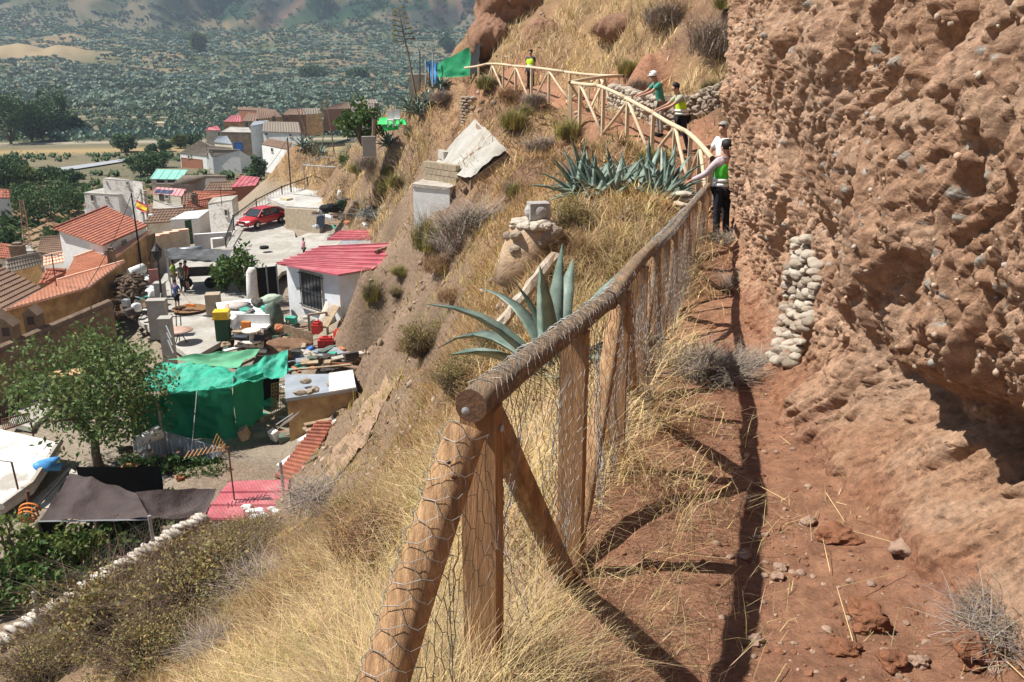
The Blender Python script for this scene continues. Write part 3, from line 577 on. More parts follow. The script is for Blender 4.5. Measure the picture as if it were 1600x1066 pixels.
def curtain(u, v):
    c, L = polyat(W1, u); e, _ = polyat(W1, np.minimum(u+.05, L)); e0, _ = polyat(W1, np.maximum(u-.05, 0)); t = e-e0; t /= np.linalg.norm(t, axis=1, keepdims=True)
    side = np.stack([t[:, 1], -t[:, 0], t[:, 0]*0], 1); side /= np.linalg.norm(side, axis=1, keepdims=True); up = np.array([0, 0, 1.])
    rr = .052+.012*np.maximum(0, fbm(u*6, v*5, None, 2, 3)); arc = .26; a = math.radians(205)-np.minimum(v, arc)/arc*math.radians(215)
    p = c+side*(np.cos(a)*rr)[:, None]+up*(np.sin(a)*rr)[:, None]
    dn = np.maximum(v-arc, 0); fold = .035*np.sin(u*11+.8*np.sin(u*3))*np.minimum(1, dn*3)+.05*fbm(u*1.7, v*1.3, None, 3, 8)*np.minimum(1, dn*2)
    out = .0+fold+.10*np.maximum(0, dn-.55)
    return p+side*out[:, None]-up*(dn*.99)[:, None]+t*(.05*np.sin(v*6+u*2)*np.minimum(1, dn*2))[:, None]
V_, F_ = hexnet(curtain, 12.6, 1.22, .052, .062, .0011); mk('wire_netting', V_, np.ascontiguousarray(F_), WIRE, fence1)
def wrap(u, v):
    L = np.linalg.norm(BF-BT); t = (BF-BT)/L; c = BT+t*u[:, None]; side = np.cross(t, [0, 0, 1.]); side = -side/np.linalg.norm(side); up = np.cross(side, t); up = up*np.sign(up[2])
    rr = .067+.018*u/L+.012*np.maximum(0, fbm(u*5, v*6, None, 2, 5)); arc = .30; q = np.minimum(v, arc)/arc; a = math.radians(190)-q*math.radians(215)
    p = c+side*(np.cos(a)*rr)[:, None]+up*(np.sin(a)*rr)[:, None]; dn = np.maximum(v-arc, 0)
    return p-np.array([0, 0, 1.])*(dn*.95)[:, None]+side*(.05*dn+.03*np.sin(u*16)*np.minimum(1, dn*4))[:, None]
V_, F_ = hexnet(wrap, 1.35, .62, .058, .075, .0012, 5); mk('wire_netting', V_, np.ascontiguousarray(F_), WIRE, fence1)
# ---------------- village materials ----------------
WHITE = mat('whitewash', (.72, .72, .70), .9, .06, 3., .08, 12., col2=(.60, .57, .52), mixscale=.7, mixlo=.5, mixhi=.72)
WHITE2 = mat('old_whitewash', (.70, .68, .64), .9, .1, 5., .2, 10., col2=(.42, .36, .29), mixscale=1.3, mixlo=.5, mixhi=.66)
CREAM = mat('cream_render', (.62, .56, .46), .9, .1, 3., .1, 14., col2=(.50, .43, .33), mixscale=.8)
OCHRE = mat('ochre_render', (.50, .33, .15), .9, .14, 2., .1, 14., col2=(.33, .19, .09), mixscale=.9)
STUCCO = mat('brown_stucco', (.25, .175, .12), .95, .2, 3., .3, 14., col2=(.17, .12, .085), mixscale=.8)
BRICKM = mat('brick', (.30, .13, .075), .9, .15, 5., .2, 20.)
BLOCKM = mat('concrete_block', (.38, .31, .22), .92, .14, 4., .25, 20.)
CONC = mat('concrete', (.40, .385, .35), .9, .1, 1.6, .15, 14., col2=(.30, .275, .235), mixscale=.45)
CONCL = mat('pale_concrete', (.50, .47, .42), .92, .1, 2., .25, 8., col2=(.36, .31, .25), mixscale=.8)
TILER = mat('red_tile', (.36, .125, .075), .8, .16, 5., .1, 20., col2=(.25, .09, .06), mixscale=2.)
TILEP = mat('peach_tile', (.80, .50, .37), .85, .09, 4., .08, 20., col2=(.72, .43, .31), mixscale=2.)
TILEB = mat('brown_tile', (.245, .155, .105), .9, .16, 4., .15, 20., col2=(.17, .11, .08), mixscale=2.)
TILEG = mat('grey_tile', (.27, .225, .18), .9, .12, 4., .15, 20., col2=(.20, .165, .13), mixscale=2.)
TILEW = mat('white_tile', (.60, .56, .50), .9, .15, 6., .2, 20., col2=(.36, .29, .22), mixscale=5.)
SHEETR = mat('red_sheet', (.40, .085, .105), .5, .1, 2., .04, 10., col2=(.47, .15, .16), mixscale=.9, spec=.4)
SHEETG = mat('green_sheet', (.20, .46, .38), .6, .08, 2., .04, 10.)
SHEETM = mat('grey_sheet', (.36, .39, .42), .45, .1, 2., .05, 10., metal=.4)
GLASS = mat('dark_glass', (.03, .035, .04), .15, .05, 5., 0, spec=.6)
SHUT = mat('dark_shutter', (.06, .045, .04), .7)
IRON = mat('black_iron', (.02, .02, .022), .55, .1, 10., .05, spec=.4)
GALV = mat('grey_pipe', (.33, .34, .35), .5, .1, 10., .03, metal=.5)
RUST = mat('rust', (.14, .06, .035), .85, .2, 20., .2)
TIMB = mat('old_timber', (.30, .215, .135), .85, .2, 3., .15, 12., stretch=(4, 4, 4), col2=(.40, .31, .21), mixscale=1.)
TIMBD = mat('dark_timber', (.11, .075, .05), .9, .2, 4., .2, 14.)
GRTARP = mat('green_tarp', (.03, .44, .29), .55, .12, 1.5, .25, 3., trans=.2, spec=.35, col2=(.10, .50, .36), mixscale=1.2)
GRNET = mat('green_net', (.012, .21, .115), .7, .12, 2., .1, 6., trans=.15)
BRTARP = mat('brown_shade_cloth', (.075, .055, .052), .8, .15, 1.5, .15, 5., trans=.08)
GYNET = mat('grey_shade_net', (.11, .115, .12), .8, .25, 2., .1, 6., trans=.15)
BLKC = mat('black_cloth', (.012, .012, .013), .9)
PLW = mat('white_plastic', (.74, .74, .72), .5, .06, 4., .04, 8.)
PLG = mat('dark_green_plastic', (.02, .07, .035), .45)
PLY = mat('yellow_plastic', (.72, .46, .03), .45)
PLO = mat('orange_plastic', (.70, .22, .04), .5)
PLR = mat('red_plastic', (.46, .035, .03), .45)
PLB = mat('blue_plastic', (.03, .13, .42), .5)
PLT = mat('teal_plastic', (.05, .36, .26), .5)
TERRA = mat('terracotta', (.42, .16, .08), .85)
JUNKM = mat('dark_scrap', (.07, .06, .055), .85, .3, 6., .2, 12.)
STONEM = mat('field_stone', (.33, .275, .215), .92, .2, 4., .3, 18., col2=(.25, .19, .14), mixscale=1.5)
STONEL = mat('pale_stone', (.50, .44, .36), .92, .15, 4., .3, 18., col2=(.36, .30, .24), mixscale=2.)
def q4(c): return [PZ(*p) for p in c]
def lerp4(Q, u, v): return (Q[0]*(1-u)+Q[1]*u)*(1-v)+(Q[3]*(1-u)+Q[2]*u)*v
def tile_sheet(Q, pitch=.25, row=.42, amp=.045, th=.05, sheet=None):
    """a roof plane of barrel tiles (rows stepping down to the eave) or of ribbed sheet"""
    Wd = max(np.linalg.norm(Q[1]-Q[0]), np.linalg.norm(Q[2]-Q[3])); Ln = max(np.linalg.norm(Q[3]-Q[0]), np.linalg.norm(Q[2]-Q[1]))
    nrm = np.cross(Q[1]-Q[0], Q[3]-Q[0]); nrm /= np.linalg.norm(nrm); nrm = nrm*np.sign(nrm[2] or 1)
    if sheet:
        us = []; k = max(1, round(Wd/sheet))
        for i in range(k): us += [(i, 0), (i+.06, 1), (i+.14, 1), (i+.2, 0)]
        us.append((k, 0)); U = np.array([a for a, _ in us])/k; Hu = np.array([h for _, h in us])*.05; Vv = np.linspace(0, 1, 4); Hv = np.zeros(4)
    else:
        k = max(2, round(Wd/pitch)); U = np.linspace(0, 1, k*5+1); Hu = amp*np.abs(np.sin(U*k*math.pi)); r = max(2, round(Ln/row)); Vv = []; Hv = []
        for i in range(r): Vv += [i/r, (i+.97)/r]; Hv += [.05, .0]
        Vv = np.array(Vv); Hv = np.array(Hv); Vv[-1] = 1
    uu, vv = np.meshgrid(U, Vv); H = Hu[None]+Hv[:, None]
    X = sum(Q[i][None, None]*wq[..., None] for i, wq in enumerate(((1-uu)*(1-vv), uu*(1-vv), uu*vv, (1-uu)*vv)))+nrm*H[..., None]
    nu, nv = len(U), len(Vv); V = np.vstack([X.reshape(-1, 3), np.array(Q)-nrm*th]); i, j = np.meshgrid(np.arange(nv-1), np.arange(nu-1), indexing='ij')
    F = np.stack([i*nu+j, i*nu+j+1, (i+1)*nu+j+1, (i+1)*nu+j], -1).reshape(-1, 4); b = nu*nv
    ed = [list(range(nu)), [r_*nu+nu-1 for r_ in range(nv)], list(range((nv-1)*nu, nv*nu))[::-1], [r_*nu for r_ in range(nv)][::-1]]
    Fl = [tuple(f) for f in F]+[(b, b+3, b+2, b+1)]
    for k_, e in enumerate(ed): Fl.append(tuple(e[::-1])+(b+k_, b+(k_+1) % 4))
    return V, Fl
def grow(Q, e):
    c = sum(Q)/4.
    return [p+(p-c)/np.linalg.norm(p-c)*e for p in Q]
def onwall(px, py, A, B):
    n = np.array([-(B-A)[1], (B-A)[0], 0]); r = ray(px, py); o = np.array([0, 0, CAMZ]); return o+r*(((A-o)@n)/(r@n))
def window(t, A, B, x0, y0, x1, y1, m=GLASS, grille=False, name='window'):
    a = onwall(x0, y1, A, B); b_ = onwall(x1, y1, A, B); c = onwall(x1, y0, A, B); h = abs(c[2]-a[2]); e = b_-a; e[2] = 0; L = np.linalg.norm(e); e /= L; n = np.array([e[1], -e[0], 0])
    if n[:2]@a[:2] > 0: n = -n
    rz = math.atan2(e[1], e[0]); c0 = (a+b_)/2; c0[2] = min(a[2], b_[2])+h/2
    f = MB(); w_ = .09
    for s in (-1, 1): f.box(c0+e*s*(L/2)+n*.02, (w_, .1, h+w_), rz); f.box(c0+np.array([0, 0, s*h/2])+n*.02, (L-w_, .1, w_), rz)
    fo = f.obj(name, CONC if name == 'window' else m, t); g = MB(); g.box(c0+n*.004, (L-w_, .06, h-w_), rz); g.obj('pane' if name == 'window' else 'panel', m, fo)
    if name == 'window': s_ = MB(); s_.box(c0+n*.07-np.array([0, 0, h/2+.07]), (L+.2, .2, .06), rz); s_.obj('sill', CONCL, fo)
    if grille:
        g = MB(); k = 7
        for i in range(k): p = c0+e*L*(i/(k-1)-.5)*.96+n*.13; g.bar(p-np.array([0, 0, h/2]), p+np.array([0, 0, h/2]), .025)
        for s in (-.44, 0, .44): p = c0+n*.13+np.array([0, 0, h*s]); g.bar(p-e*L*.58, p+e*L*.58, .03)
        for sx in (-1, 1):
            for sz in (-.44, .44): p = c0+e*L*.56*sx+np.array([0, 0, h*sz]); g.bar(p, p+n*.13, .03)
        g.obj('grille', IRON, fo)
    return fo
def building(name, label, roofs, base, wm, rm, kind='tile', wins=(), cat='house', over=.22, sheet=None, chim=(), wallname='wall'):
    Qs = [q4(r) for r in roofs]; c = sum(Qs[0])/4.; t = thing(name, label, cat, (c[0], c[1], base+CAMZ)); b = MB()
    for Q in Qs:
        R = [p-np.array([0, 0, .03]) for p in Q]
        for i in range(4):
            A, B = R[i], R[(i+1) % 4]; b.add([A, B, (B[0], B[1], base+CAMZ), (A[0], A[1], base+CAMZ)], [(0, 1, 2, 3)])
    b.obj(wallname, wm, t)
    for Q in Qs:
        if kind == 'flat':
            f = MB(); f.poly(grow(Q, .05), .12); f.obj('roof', rm, t)
        else:
            Qg = grow(Q, over); kf = max(1., np.hypot(*c[:2])/75.); V, F = tile_sheet(Qg, .25*kf, .42*kf, .045*kf, sheet=sheet if kind == 'sheet' else None); ro = mk('roof', V, F, rm, t)
            if kind == 'tile':
                f = MB(); f.tube([Qg[3]+np.array([0, 0, .05]), Qg[2]+np.array([0, 0, .05])], .1, 6); f.obj('ridge_cap', rm, ro)
    for w_ in wins:
        k = w_[4] if len(w_) > 4 else 0; Q = Qs[w_[5] if len(w_) > 5 else 0]
        window(t, Q[k], Q[(k+1) % 4], *w_[:4], m=w_[6] if len(w_) > 6 else GLASS, name=w_[7] if len(w_) > 7 else 'window')
    for (px, py, z, w_, h) in chim:
        p = PZ(px, py, z); f = MB(); f.box(p+np.array([0, 0, h/2-.3]), (w_, w_, h+.6)); f.box(p+np.array([0, 0, h]), (w_*1.3, w_*1.3, .1)); f.box(p+np.array([0, 0, h+.12]), (w_*.7, w_*.7, .16)); f.obj('chimney', STUCCO, t)
    return t, Qs
# ---- houses down the hill, nearest first ----
building('house', 'white house with the large tilted red tile roof', [[(160, 382, -11.6), (224, 353, -11.6), (167, 325, -11), (92, 357, -11)]], -19, WHITE, TILER, wins=[(190, 372, 196, 378, 0)], over=.3)
tb, Qb = building('house', 'house with the long lower peach tile roof and ochre end wall', [[(15, 483, -12), (134, 449, -12), (191, 411, -11.9), (94, 441, -11.85)]], -16, OCHRE, TILEP, over=.2)
building('house', 'house with the upper peach tile roof, ochre wall and dark flue', [[(96, 444, -12.6), (153, 423, -12.5), (232, 364, -12.2), (122, 404, -12.2)]], -16, OCHRE, TILEP, over=.2, chim=[(176, 415, -12.2, .35, .9)])
building('house', 'house with the brown tile roof at the left edge', [[(-70, 528, -12.6), (68, 455, -12.6), (0, 418, -11.4), (-130, 470, -11.4)]], -17, OCHRE, TILEB)
building('cottage', 'low brown-roofed cottage just left of the white gable', [[(62, 392, -15), (96, 398, -15), (97, 372, -14.3), (66, 374, -14.3)]], -19, STUCCO, TILEB)
building('cottage', 'small white lean-to below the white gable', [[(69, 415, -14.5), (103, 408, -14.5), (99, 395, -14.1), (70, 402, -14.1)]], -19, WHITE, TILEP, over=.08)
building('cottage', 'low cottage with a worn red tile roof under the white gable', [[(62, 443, -14.2), (104, 438, -14.2), (101, 424, -13.6), (74, 423, -13.6)]], -18, STUCCO, TILER, over=.1)
building('cottage', 'grey-roofed cottage with orange chimney by the left edge', [[(15, 425, -15), (64, 412, -15), (58, 398, -14.4), (14, 408, -14.4)]], -19, OCHRE, TILEG, chim=[(30, 402, -14.6, .8, .9)])
building('cottage', 'pink-roofed outbuilding touching the left edge', [[(-20, 400, -16), (20, 404, -16), (12, 386, -15.4), (-25, 380, -15.4)]], -20, CREAM, TILER)
building('cottage', 'flat-roofed yard building with pale walls beside the lattice mast', [[(14, 392, -18.4), (52, 392, -18.4), (48, 384, -18.4), (12, 382, -18.4)]], -20.5, WHITE2, CONC, 'flat')
building('house', 'pale two-storey house half behind trees at the left edge', [[(-30, 310, -18), (15, 309, -18), (12, 298, -17.2), (-25, 297, -17.2)]], -22, WHITE, TILER, wins=[(3, 330, 9, 337, 0)])
building('house', 'wide tan house with a flat white upper storey', [[(131, 301, -16.3), (184, 304, -16.3), (229, 298, -16.3), (168, 292, -16.3)], [(160, 279, -14.6), (207, 282, -14.6), (222, 284, -14.6), (172, 277, -14.6)]], -21, WHITE2, CONC, 'flat', wins=[(165, 307, 168, 311, 0), (143, 305, 148, 314, 0), (198, 284, 201, 289, 0, 1), (166, 283, 167, 285, 0, 1)])
building('shed', 'small white shed with a rough roof in front of the tan house', [[(131, 322, -18.3), (152, 324, -18.3), (158, 318, -17.9), (136, 315, -17.9)]], -21, WHITE2, TILEB, wins=[(144, 325, 152, 334, 0)], cat='shed')
building('house', 'house with the mint-green sheet roof and two dark windows', [[(236, 279, -18), (282, 280, -18), (291, 266, -17), (246, 265, -17)]], -24, CREAM, SHEETG, 'sheet', sheet=1.2, wins=[(245, 281, 258, 286, 0), (262, 281, 275, 286, 0)])
ts, Qs_ = building('house', 'white house with solar panels on a dark red roof', [[(239, 302, -15.6), (282, 306, -15.6), (288, 296, -15), (246, 293, -15)]], -20.5, CREAM, SHEETR, 'sheet', sheet=.7, wins=[(250, 304, 256, 312, 0, 0, SHUT, 'door'), (259, 305, 264, 310, 0)])
pn = thing('solar_array', 'three blue solar panels on the dark red roof', 'solar panels', q4([(252, 299, -15.1)])[0])
for k in range(3):
    Q = [PZ(240+9.6*k, 301+.7*k, -15.35), PZ(248.8+9.6*k, 301.7+.7*k, -15.35), PZ(253+9.6*k, 296.2+.6*k, -14.85), PZ(244.5+9.6*k, 295.6+.6*k, -14.85)]
    b = MB(); b.poly(Q, .05); b.obj('panel', mat('solar_cell', (.10, .19, .40), .25, .1, 8., 0, spec=.6), pn)
building('house', 'low white house front with terrace under the solar panels', [[(239, 325, -16.6), (281, 329, -16.6), (288, 319, -16.6), (240, 311, -16.6)]], -20.5, WHITE, CONC, 'flat', wins=[(255, 327, 266, 331, 0, 0, PLG)])
building('house', 'long house with a dull brown roof behind the low white building', [[(228, 349, -16.4), (290, 344, -16.4), (302, 326, -15.6), (240, 330, -15.6)]], -19, CREAM, TILEB)
building('house', 'low white building with a pale sloping roof beside the green door', [[(266, 343, -15.4), (309, 341, -15.4), (328, 327, -15), (290, 331, -15)]], -19, WHITE, mat('pale_sheet', (.62, .64, .64), .6, .06, 2., .05, 8.), 'flat')
building('house', 'tall rough white wall house left of the red car', [[(325, 318, -13.9), (362, 312, -13.3), (371, 305, -13), (333, 309, -13.4)]], -18.5, WHITE2, CONC, 'flat', wins=[(352, 328, 357, 337, 0)])
building('house', 'house with a long red tile roof behind the rough white wall', [[(302, 313, -15.6), (352, 311, -15.6), (366, 302, -15), (305, 301, -15)]], -19, OCHRE, TILER)
building('house', 'lower red tile roof in front of the orange gable', [[(288, 331, -15.8), (326, 322, -15.8), (322, 313, -15.3), (296, 318, -15.3)]], -19, OCHRE, TILER, chim=[(305, 316, -15.2, .5, .8)])
building('house', 'orange brick gable house below the white awning', [[(286, 320, -16.2), (301, 318, -16.2), (303, 303, -15.5), (288, 304, -15.5)]], -20, BRICKM, TILEB)
building('house', 'grey rendered house with a white awning roof', [[(268, 290, -18.2), (327, 284, -18.2), (352, 276, -17), (286, 276, -17.4)]], -22, mat('grey_render', (.33, .30, .26), .92, .1), TILEG)
building('house', 'house with the dark red hipped roof near the car', [[(362, 292, -16.4), (398, 289, -16.2), (404, 278, -15.7), (378, 275, -15.5)]], -20, BRICKM, SHEETR, 'sheet', sheet=.6)
building('house', 'weathered tile roof house between awning and red hip roof', [[(320, 298, -16.8), (364, 297, -16.8), (358, 286, -16.1), (330, 287, -16.1)]], -20, STUCCO, TILEB)
building('house', 'large grey-roofed house with a white gable and brick wall', [[(281, 239, -20.5), (322, 243, -20.5), (330, 229, -18.7), (312, 221, -17.9)], [(322, 243, -20.5), (365, 245, -20.5), (360, 232, -18.9), (330, 229, -18.7)]], -28, WHITE, TILEG, wins=[(286, 250, 318, 270, 0, 0, BRICKM, 'panel_wall'), (294, 243, 296, 247, 0), (298, 242, 300, 246, 0)])
building('house', 'white two-storey house with a grey roof and wide window', [[(332, 245, -19.6), (391, 244, -19.6), (374, 235, -18.3), (325, 234, -18.3)]], -25.5, WHITE, TILEG, wins=[(346, 250, 359, 257, 0), (369, 250, 374, 255, 0)])
building('house', 'pale wall house with a sheet roof above the grey roofs', [[(335, 222, -20.5), (363, 226, -20.5), (355, 213, -19.8), (342, 214, -19.8)]], -25, CREAM, SHEETM, 'sheet')
building('house', 'small house with a pink roof at the edge of the olive grove', [[(321, 204, -21.5), (345, 204, -21.5), (340, 197, -20.7), (327, 199, -20.7)]], -26, CREAM, SHEETR, wins=[(341, 207, 344, 212, 0)])
building('house', 'tan house with a pink hipped roof', [[(349, 191, -19.5), (378, 191, -19.5), (376, 181, -18.4), (362, 181, -18.4)]], -25, OCHRE, SHEETR)
building('house', 'ochre gable house with one tall dark window', [[(378, 190, -19), (408, 190, -19), (405, 180, -18), (388, 177, -17.7)]], -25, OCHRE, TILEB, wins=[(384, 191, 388, 199, 0)])
building('barn', 'long brick barn with a thin white eave on the skyline of the village', [[(373, 172, -18.5), (414, 174, -18.5), (418, 170, -18), (373, 168, -18)]], -25, BRICKM, TILEB, cat='barn')
building('ruin', 'grey stone ruin with a blue garage door', [[(345, 206, -19.5), (394, 207, -19.5), (388, 199, -19), (360, 198, -18.6)]], -25, STUCCO, CONC, 'flat', wins=[(367, 223, 379, 236, 0, 0, PLB, 'door')], cat='ruin')
building('house', 'tall blue-white house wall beside the brown roofs', [[(391, 197, -16.6), (412, 193, -16.2), (420, 188, -15.8), (396, 190, -16)]], -25, WHITE, SHEETM, 'flat')
building('house', 'white house with brown roof and balcony behind the agaves', [[(411, 206, -16.6), (470, 208, -16.6), (466, 192, -15.6), (412, 191, -15.6)]], -23, WHITE, TILEG, wins=[(415, 208, 418, 212, 0), (452, 210, 456, 213, 0)], chim=[(428, 188, -15.4, .6, .8), (449, 187, -15.4, .6, .8)])
building('house', 'lower white annex with a brown lean-to roof', [[(409, 226, -17), (448, 234, -17), (455, 224, -16.2), (420, 218, -16.2)]], -22, WHITE, TILEB, wins=[(424, 232, 427, 237, 0)])
for i, (lab, c, wm, rm) in enumerate((('wide brown roof left of the agave stalks', [(400, 187, -18.5), (441, 183, -18.5), (430, 172, -17.5), (402, 171, -17.5)], OCHRE, TILEB), ('brown gable house with a pale door behind the stalks', [(441, 180, -18), (478, 180, -18), (474, 171, -17.2), (452, 171, -17.2)], BRICKM, TILEB), ('house with a pale brown roof and ochre wall', [(470, 180, -18), (503, 178, -18), (500, 170, -17.3), (473, 170, -17.3)], OCHRE, TILEG), ('brick house with a long brown roof near the hill edge', [(505, 172, -17.6), (549, 170, -17.6), (545, 160, -16.6), (525, 163, -16.6)], BRICKM, TILEB), ('grey house with two flat chimneys at the hill edge', [(545, 178, -16.5), (588, 176, -16.5), (585, 163, -15.6), (552, 165, -15.6)], WHITE2, TILEG), ('far brown-roofed house just above the agaves', [(556, 163, -18.5), (592, 162, -18.5), (588, 156, -17.7), (558, 157, -17.7)], STUCCO, TILEG))):
    building('house', lab, [c], -24, wm, rm)
# ---- garden wall with stepped coping and green door ----
def wallbetween(name, label, A, B, base, th, m, cat='wall', cop=None, n=1):
    A = np.array(A); B = np.array(B); t = thing(name, label, cat, ((A[0]+B[0])/2, (A[1]+B[1])/2, base+CAMZ)); e = B-A; e[2] = 0; L = np.linalg.norm(e); e /= L; nn = np.array([e[1], -e[0], 0])*th/2
    b = MB(); z = base+CAMZ; b.add([A-nn, B-nn, B+nn, A+nn, (A-nn)*[1, 1, 0]+[0, 0, z], (B-nn)*[1, 1, 0]+[0, 0, z], (B+nn)*[1, 1, 0]+[0, 0, z], (A+nn)*[1, 1, 0]+[0, 0, z]], [(0, 1, 2, 3), (4, 7, 6, 5), (0, 4, 5, 1), (1, 5, 6, 2), (2, 6, 7, 3), (3, 7, 4, 0)])
    b.obj('wall', m, t); return t
t = wallbetween('garden_wall', 'beige garden wall with peach stepped coping', PZ(232, 372, -12.6), PZ(292, 358, -13), -16, .3, CREAM)
for k in range(4):
    a = P(252+11*k, 362-1.2*k, 63); b = MB(); b.box(PZ(237+15*k, 370-3.4*k, -12.62), (1.1, .45, .12), .6); b.obj('coping_tile', TILEP, t)
t = thing('garden_door', 'dark green metal door at the end of the beige wall', 'door', PZ(298, 383, -14.3)); A, B = PZ(293, 383, -14.3), PZ(303, 381, -14.3); b = MB(); b.poly([A, B, B+[0, 0, 1.9], A+[0, 0, 1.9]], .06, (0, -1, 0)); b.obj('door_leaf', PLG, t)
b = MB(); b.bar(A+(B-A)*.85+[0, -.09, .9], A+(B-A)*.95+[0, -.09, .9], .05); b.obj('handle', STEEL, t)
wallbetween('low_wall', 'low whitewashed yard wall below the pale roof', PZ(303, 366, -13.4), PZ(362, 362, -13.3), -15, .3, WHITE)
wallbetween('low_wall', 'stub of whitewashed wall at the street corner', PZ(330, 373, -13.4), PZ(348, 371, -13.4), -14.6, .5, WHITE2)
# big stucco wall, bottom left
t = wallbetween('retaining_wall', 'big brown stucco wall with rounded coping at the left', PZ(-40, 566, -12), PZ(170, 476, -12), -16.5, .45, STUCCO)
b = MB(); b.tube([PZ(-40, 565, -12), PZ(60, 522, -12), PZ(170, 475, -12)], .26, 8); b.obj('coping', STUCCO, t)
for px, py, lab in ((56, 515, 'arched brown chimney on the stucco wall'), (18, 533, 'dark hooded chimney by the yellow wall'), (2, 522, 'squat brown chimney at the left edge')):
    p = PZ(px, py, -11.9); t = thing('chimney', lab, 'chimney', p); b = MB(); b.box(p+[0, 0, .3], (.62, .6, .9)); b.add([p+[-.36, -.35, .75], p+[.36, -.35, .75], p+[0, -.35, 1.1], p+[-.36, .35, .75], p+[.36, .35, .75], p+[0, .35, 1.1]], [(0, 1, 2), (5, 4, 3), (0, 2, 5, 3), (1, 4, 5, 2), (0, 3, 4, 1)]); b.obj('stack', STUCCO, t)
    b = MB(); b.box(p+[0, -.305, .5], (.3, .03, .36)); b.obj('opening', SHUT, t)
wallbetween('garden_wall', 'yellow garden wall by the brown roof', PZ(4, 502, -13.6), PZ(24, 488, -13.4), -16, .2, mat('yellow_paint', (.60, .44, .08), .85))
# ---- white painted roof, lower left ----
t = thing('flat_roof', 'flat roof painted white with bare grey patches', 'roof', PZ(20, 740, -13.2)); b = MB(); b.poly([PZ(-60, 810, -13.1), PZ(0, 792, -13.1), PZ(50, 758, -13.1), PZ(94, 692, -13.1), PZ(-20, 666, -13.1), PZ(-90, 700, -13.1)], .3); b.obj('slab', mat('white_paint_patchy', (.58, .575, .55), .8, .05, 3., .1, 12., col2=(.36, .33, .29), mixscale=.55, mixlo=.52, mixhi=.58), t)
b = MB(); b.tube([PZ(94, 690, -13), PZ(50, 757, -13), PZ(2, 792, -13)], .12, 6); b.obj('parapet', CONCL, t)
p = PZ(30, 772, -13.1); t = thing('clothes_pole', 'thin rusty pole on the white roof', 'pole', p); b = MB(); b.tube([p, P(18, 722, 27.5)], .03, 6); b.obj('pole', RUST, t); b = MB(); b.tube([P(18, 722, 27.5), P(0, 720, 27)], .012, 4); b.obj('wire', RUST, t)
b = MB(); b.rock(PZ(76, 727, -13), (.9, .5, .4), 4, 2, .5, .7); tag(b.obj('plastic_bag', mat('blue_bag', (.08, .30, .66), .5), None, True), 'crumpled blue plastic bag at the edge of the white roof', 'bag')
# rough lane and steps
for nm, pts, z, m in (('lane', [(12, 660), (62, 606), (96, 562), (122, 585), (80, 640), (48, 668)], -14.05, CONC), ('stairway', [(0, 862), (30, 800), (108, 730), (130, 745), (100, 790), (60, 835), (20, 880)], -13.6, CONCL)):
    b = MB(); b.poly([PZ(*p, z) for p in pts], .2); structure(b.obj(nm, m))
def bars(name, label, cat, L, m, r=.03, names=None):
    c = np.mean([np.mean(np.array(l), axis=0) for l in L], axis=0); zz = min(np.array(l)[:, 2].min() for l in L); t = thing(name, label, cat, (c[0], c[1], zz))
    for i, l in enumerate(L): b = MB(); b.tube(l, r, 6); b.obj(names[i] if names else 'bar', m, t)
    return t
bars('stair_rail', 'black pipe handrail on the stairway by the dark tarp', 'handrail', [[PZ(40+i*14, 812-i*0+i*14, -12.6), PZ(106+i*2, 738+i*16, -12.6)] for i in range(3)]+[[PZ(42, 812, -12.6), PZ(42, 812, -12.6)-[0, 0, 1]], [PZ(106, 738, -12.6), PZ(106, 738, -12.6)-[0, 0, 1]]], IRON, .03)
t = thing('hose', 'coil of orange hose hung on a post', 'hose', PZ(47, 815, -12.9)); b = MB()
for k in range(3): b.tube([PZ(47, 798, -12.2)+np.array([math.cos(a)*.3, 0, math.sin(a)*.22-.06*k])*(1-.1*k)+[0, -.1*k, 0] for a in np.linspace(0, 5.6, 16)], .03, 5)
b.obj('hose_coil', PLO, t, True); b = MB(); b.tube([PZ(47, 815, -12.9), PZ(47, 815, -12.9)+[0, .15, .9]], .05, 6); b.obj('post', RUST, t)
t = thing('metal_rack', 'rusty slatted bed frame lying by the lane', 'rack', PZ(30, 668, -13.6)); Q = [PZ(6, 672, -13.5), PZ(48, 658, -13.5), PZ(42, 646, -13.2), PZ(2, 656, -13.2)]; b = MB()
for k in range(16): u = k/15; b.bar(lerp4(Q, u, 0), lerp4(Q, u, 1), .03)
b.obj('slat_row', RUST, t)
for v in (0, 1): b = MB(); b.bar(lerp4(Q, 0, v), lerp4(Q, 1, v), .05); b.obj('frame', RUST, t)
b = MB()
for k in (0, 1): p = lerp4(Q, k, 0); b.bar(p, p-[0, 0, .7], .05)
b.obj('leg', RUST, t)
b = MB(); b.box(PZ(105, 604, -13.2), (1.2, .8, 1.2), .4); tag(b.obj('crate', mat('ply', (.45, .28, .14), .8)), 'plywood crate behind the leafy tree', 'crate')
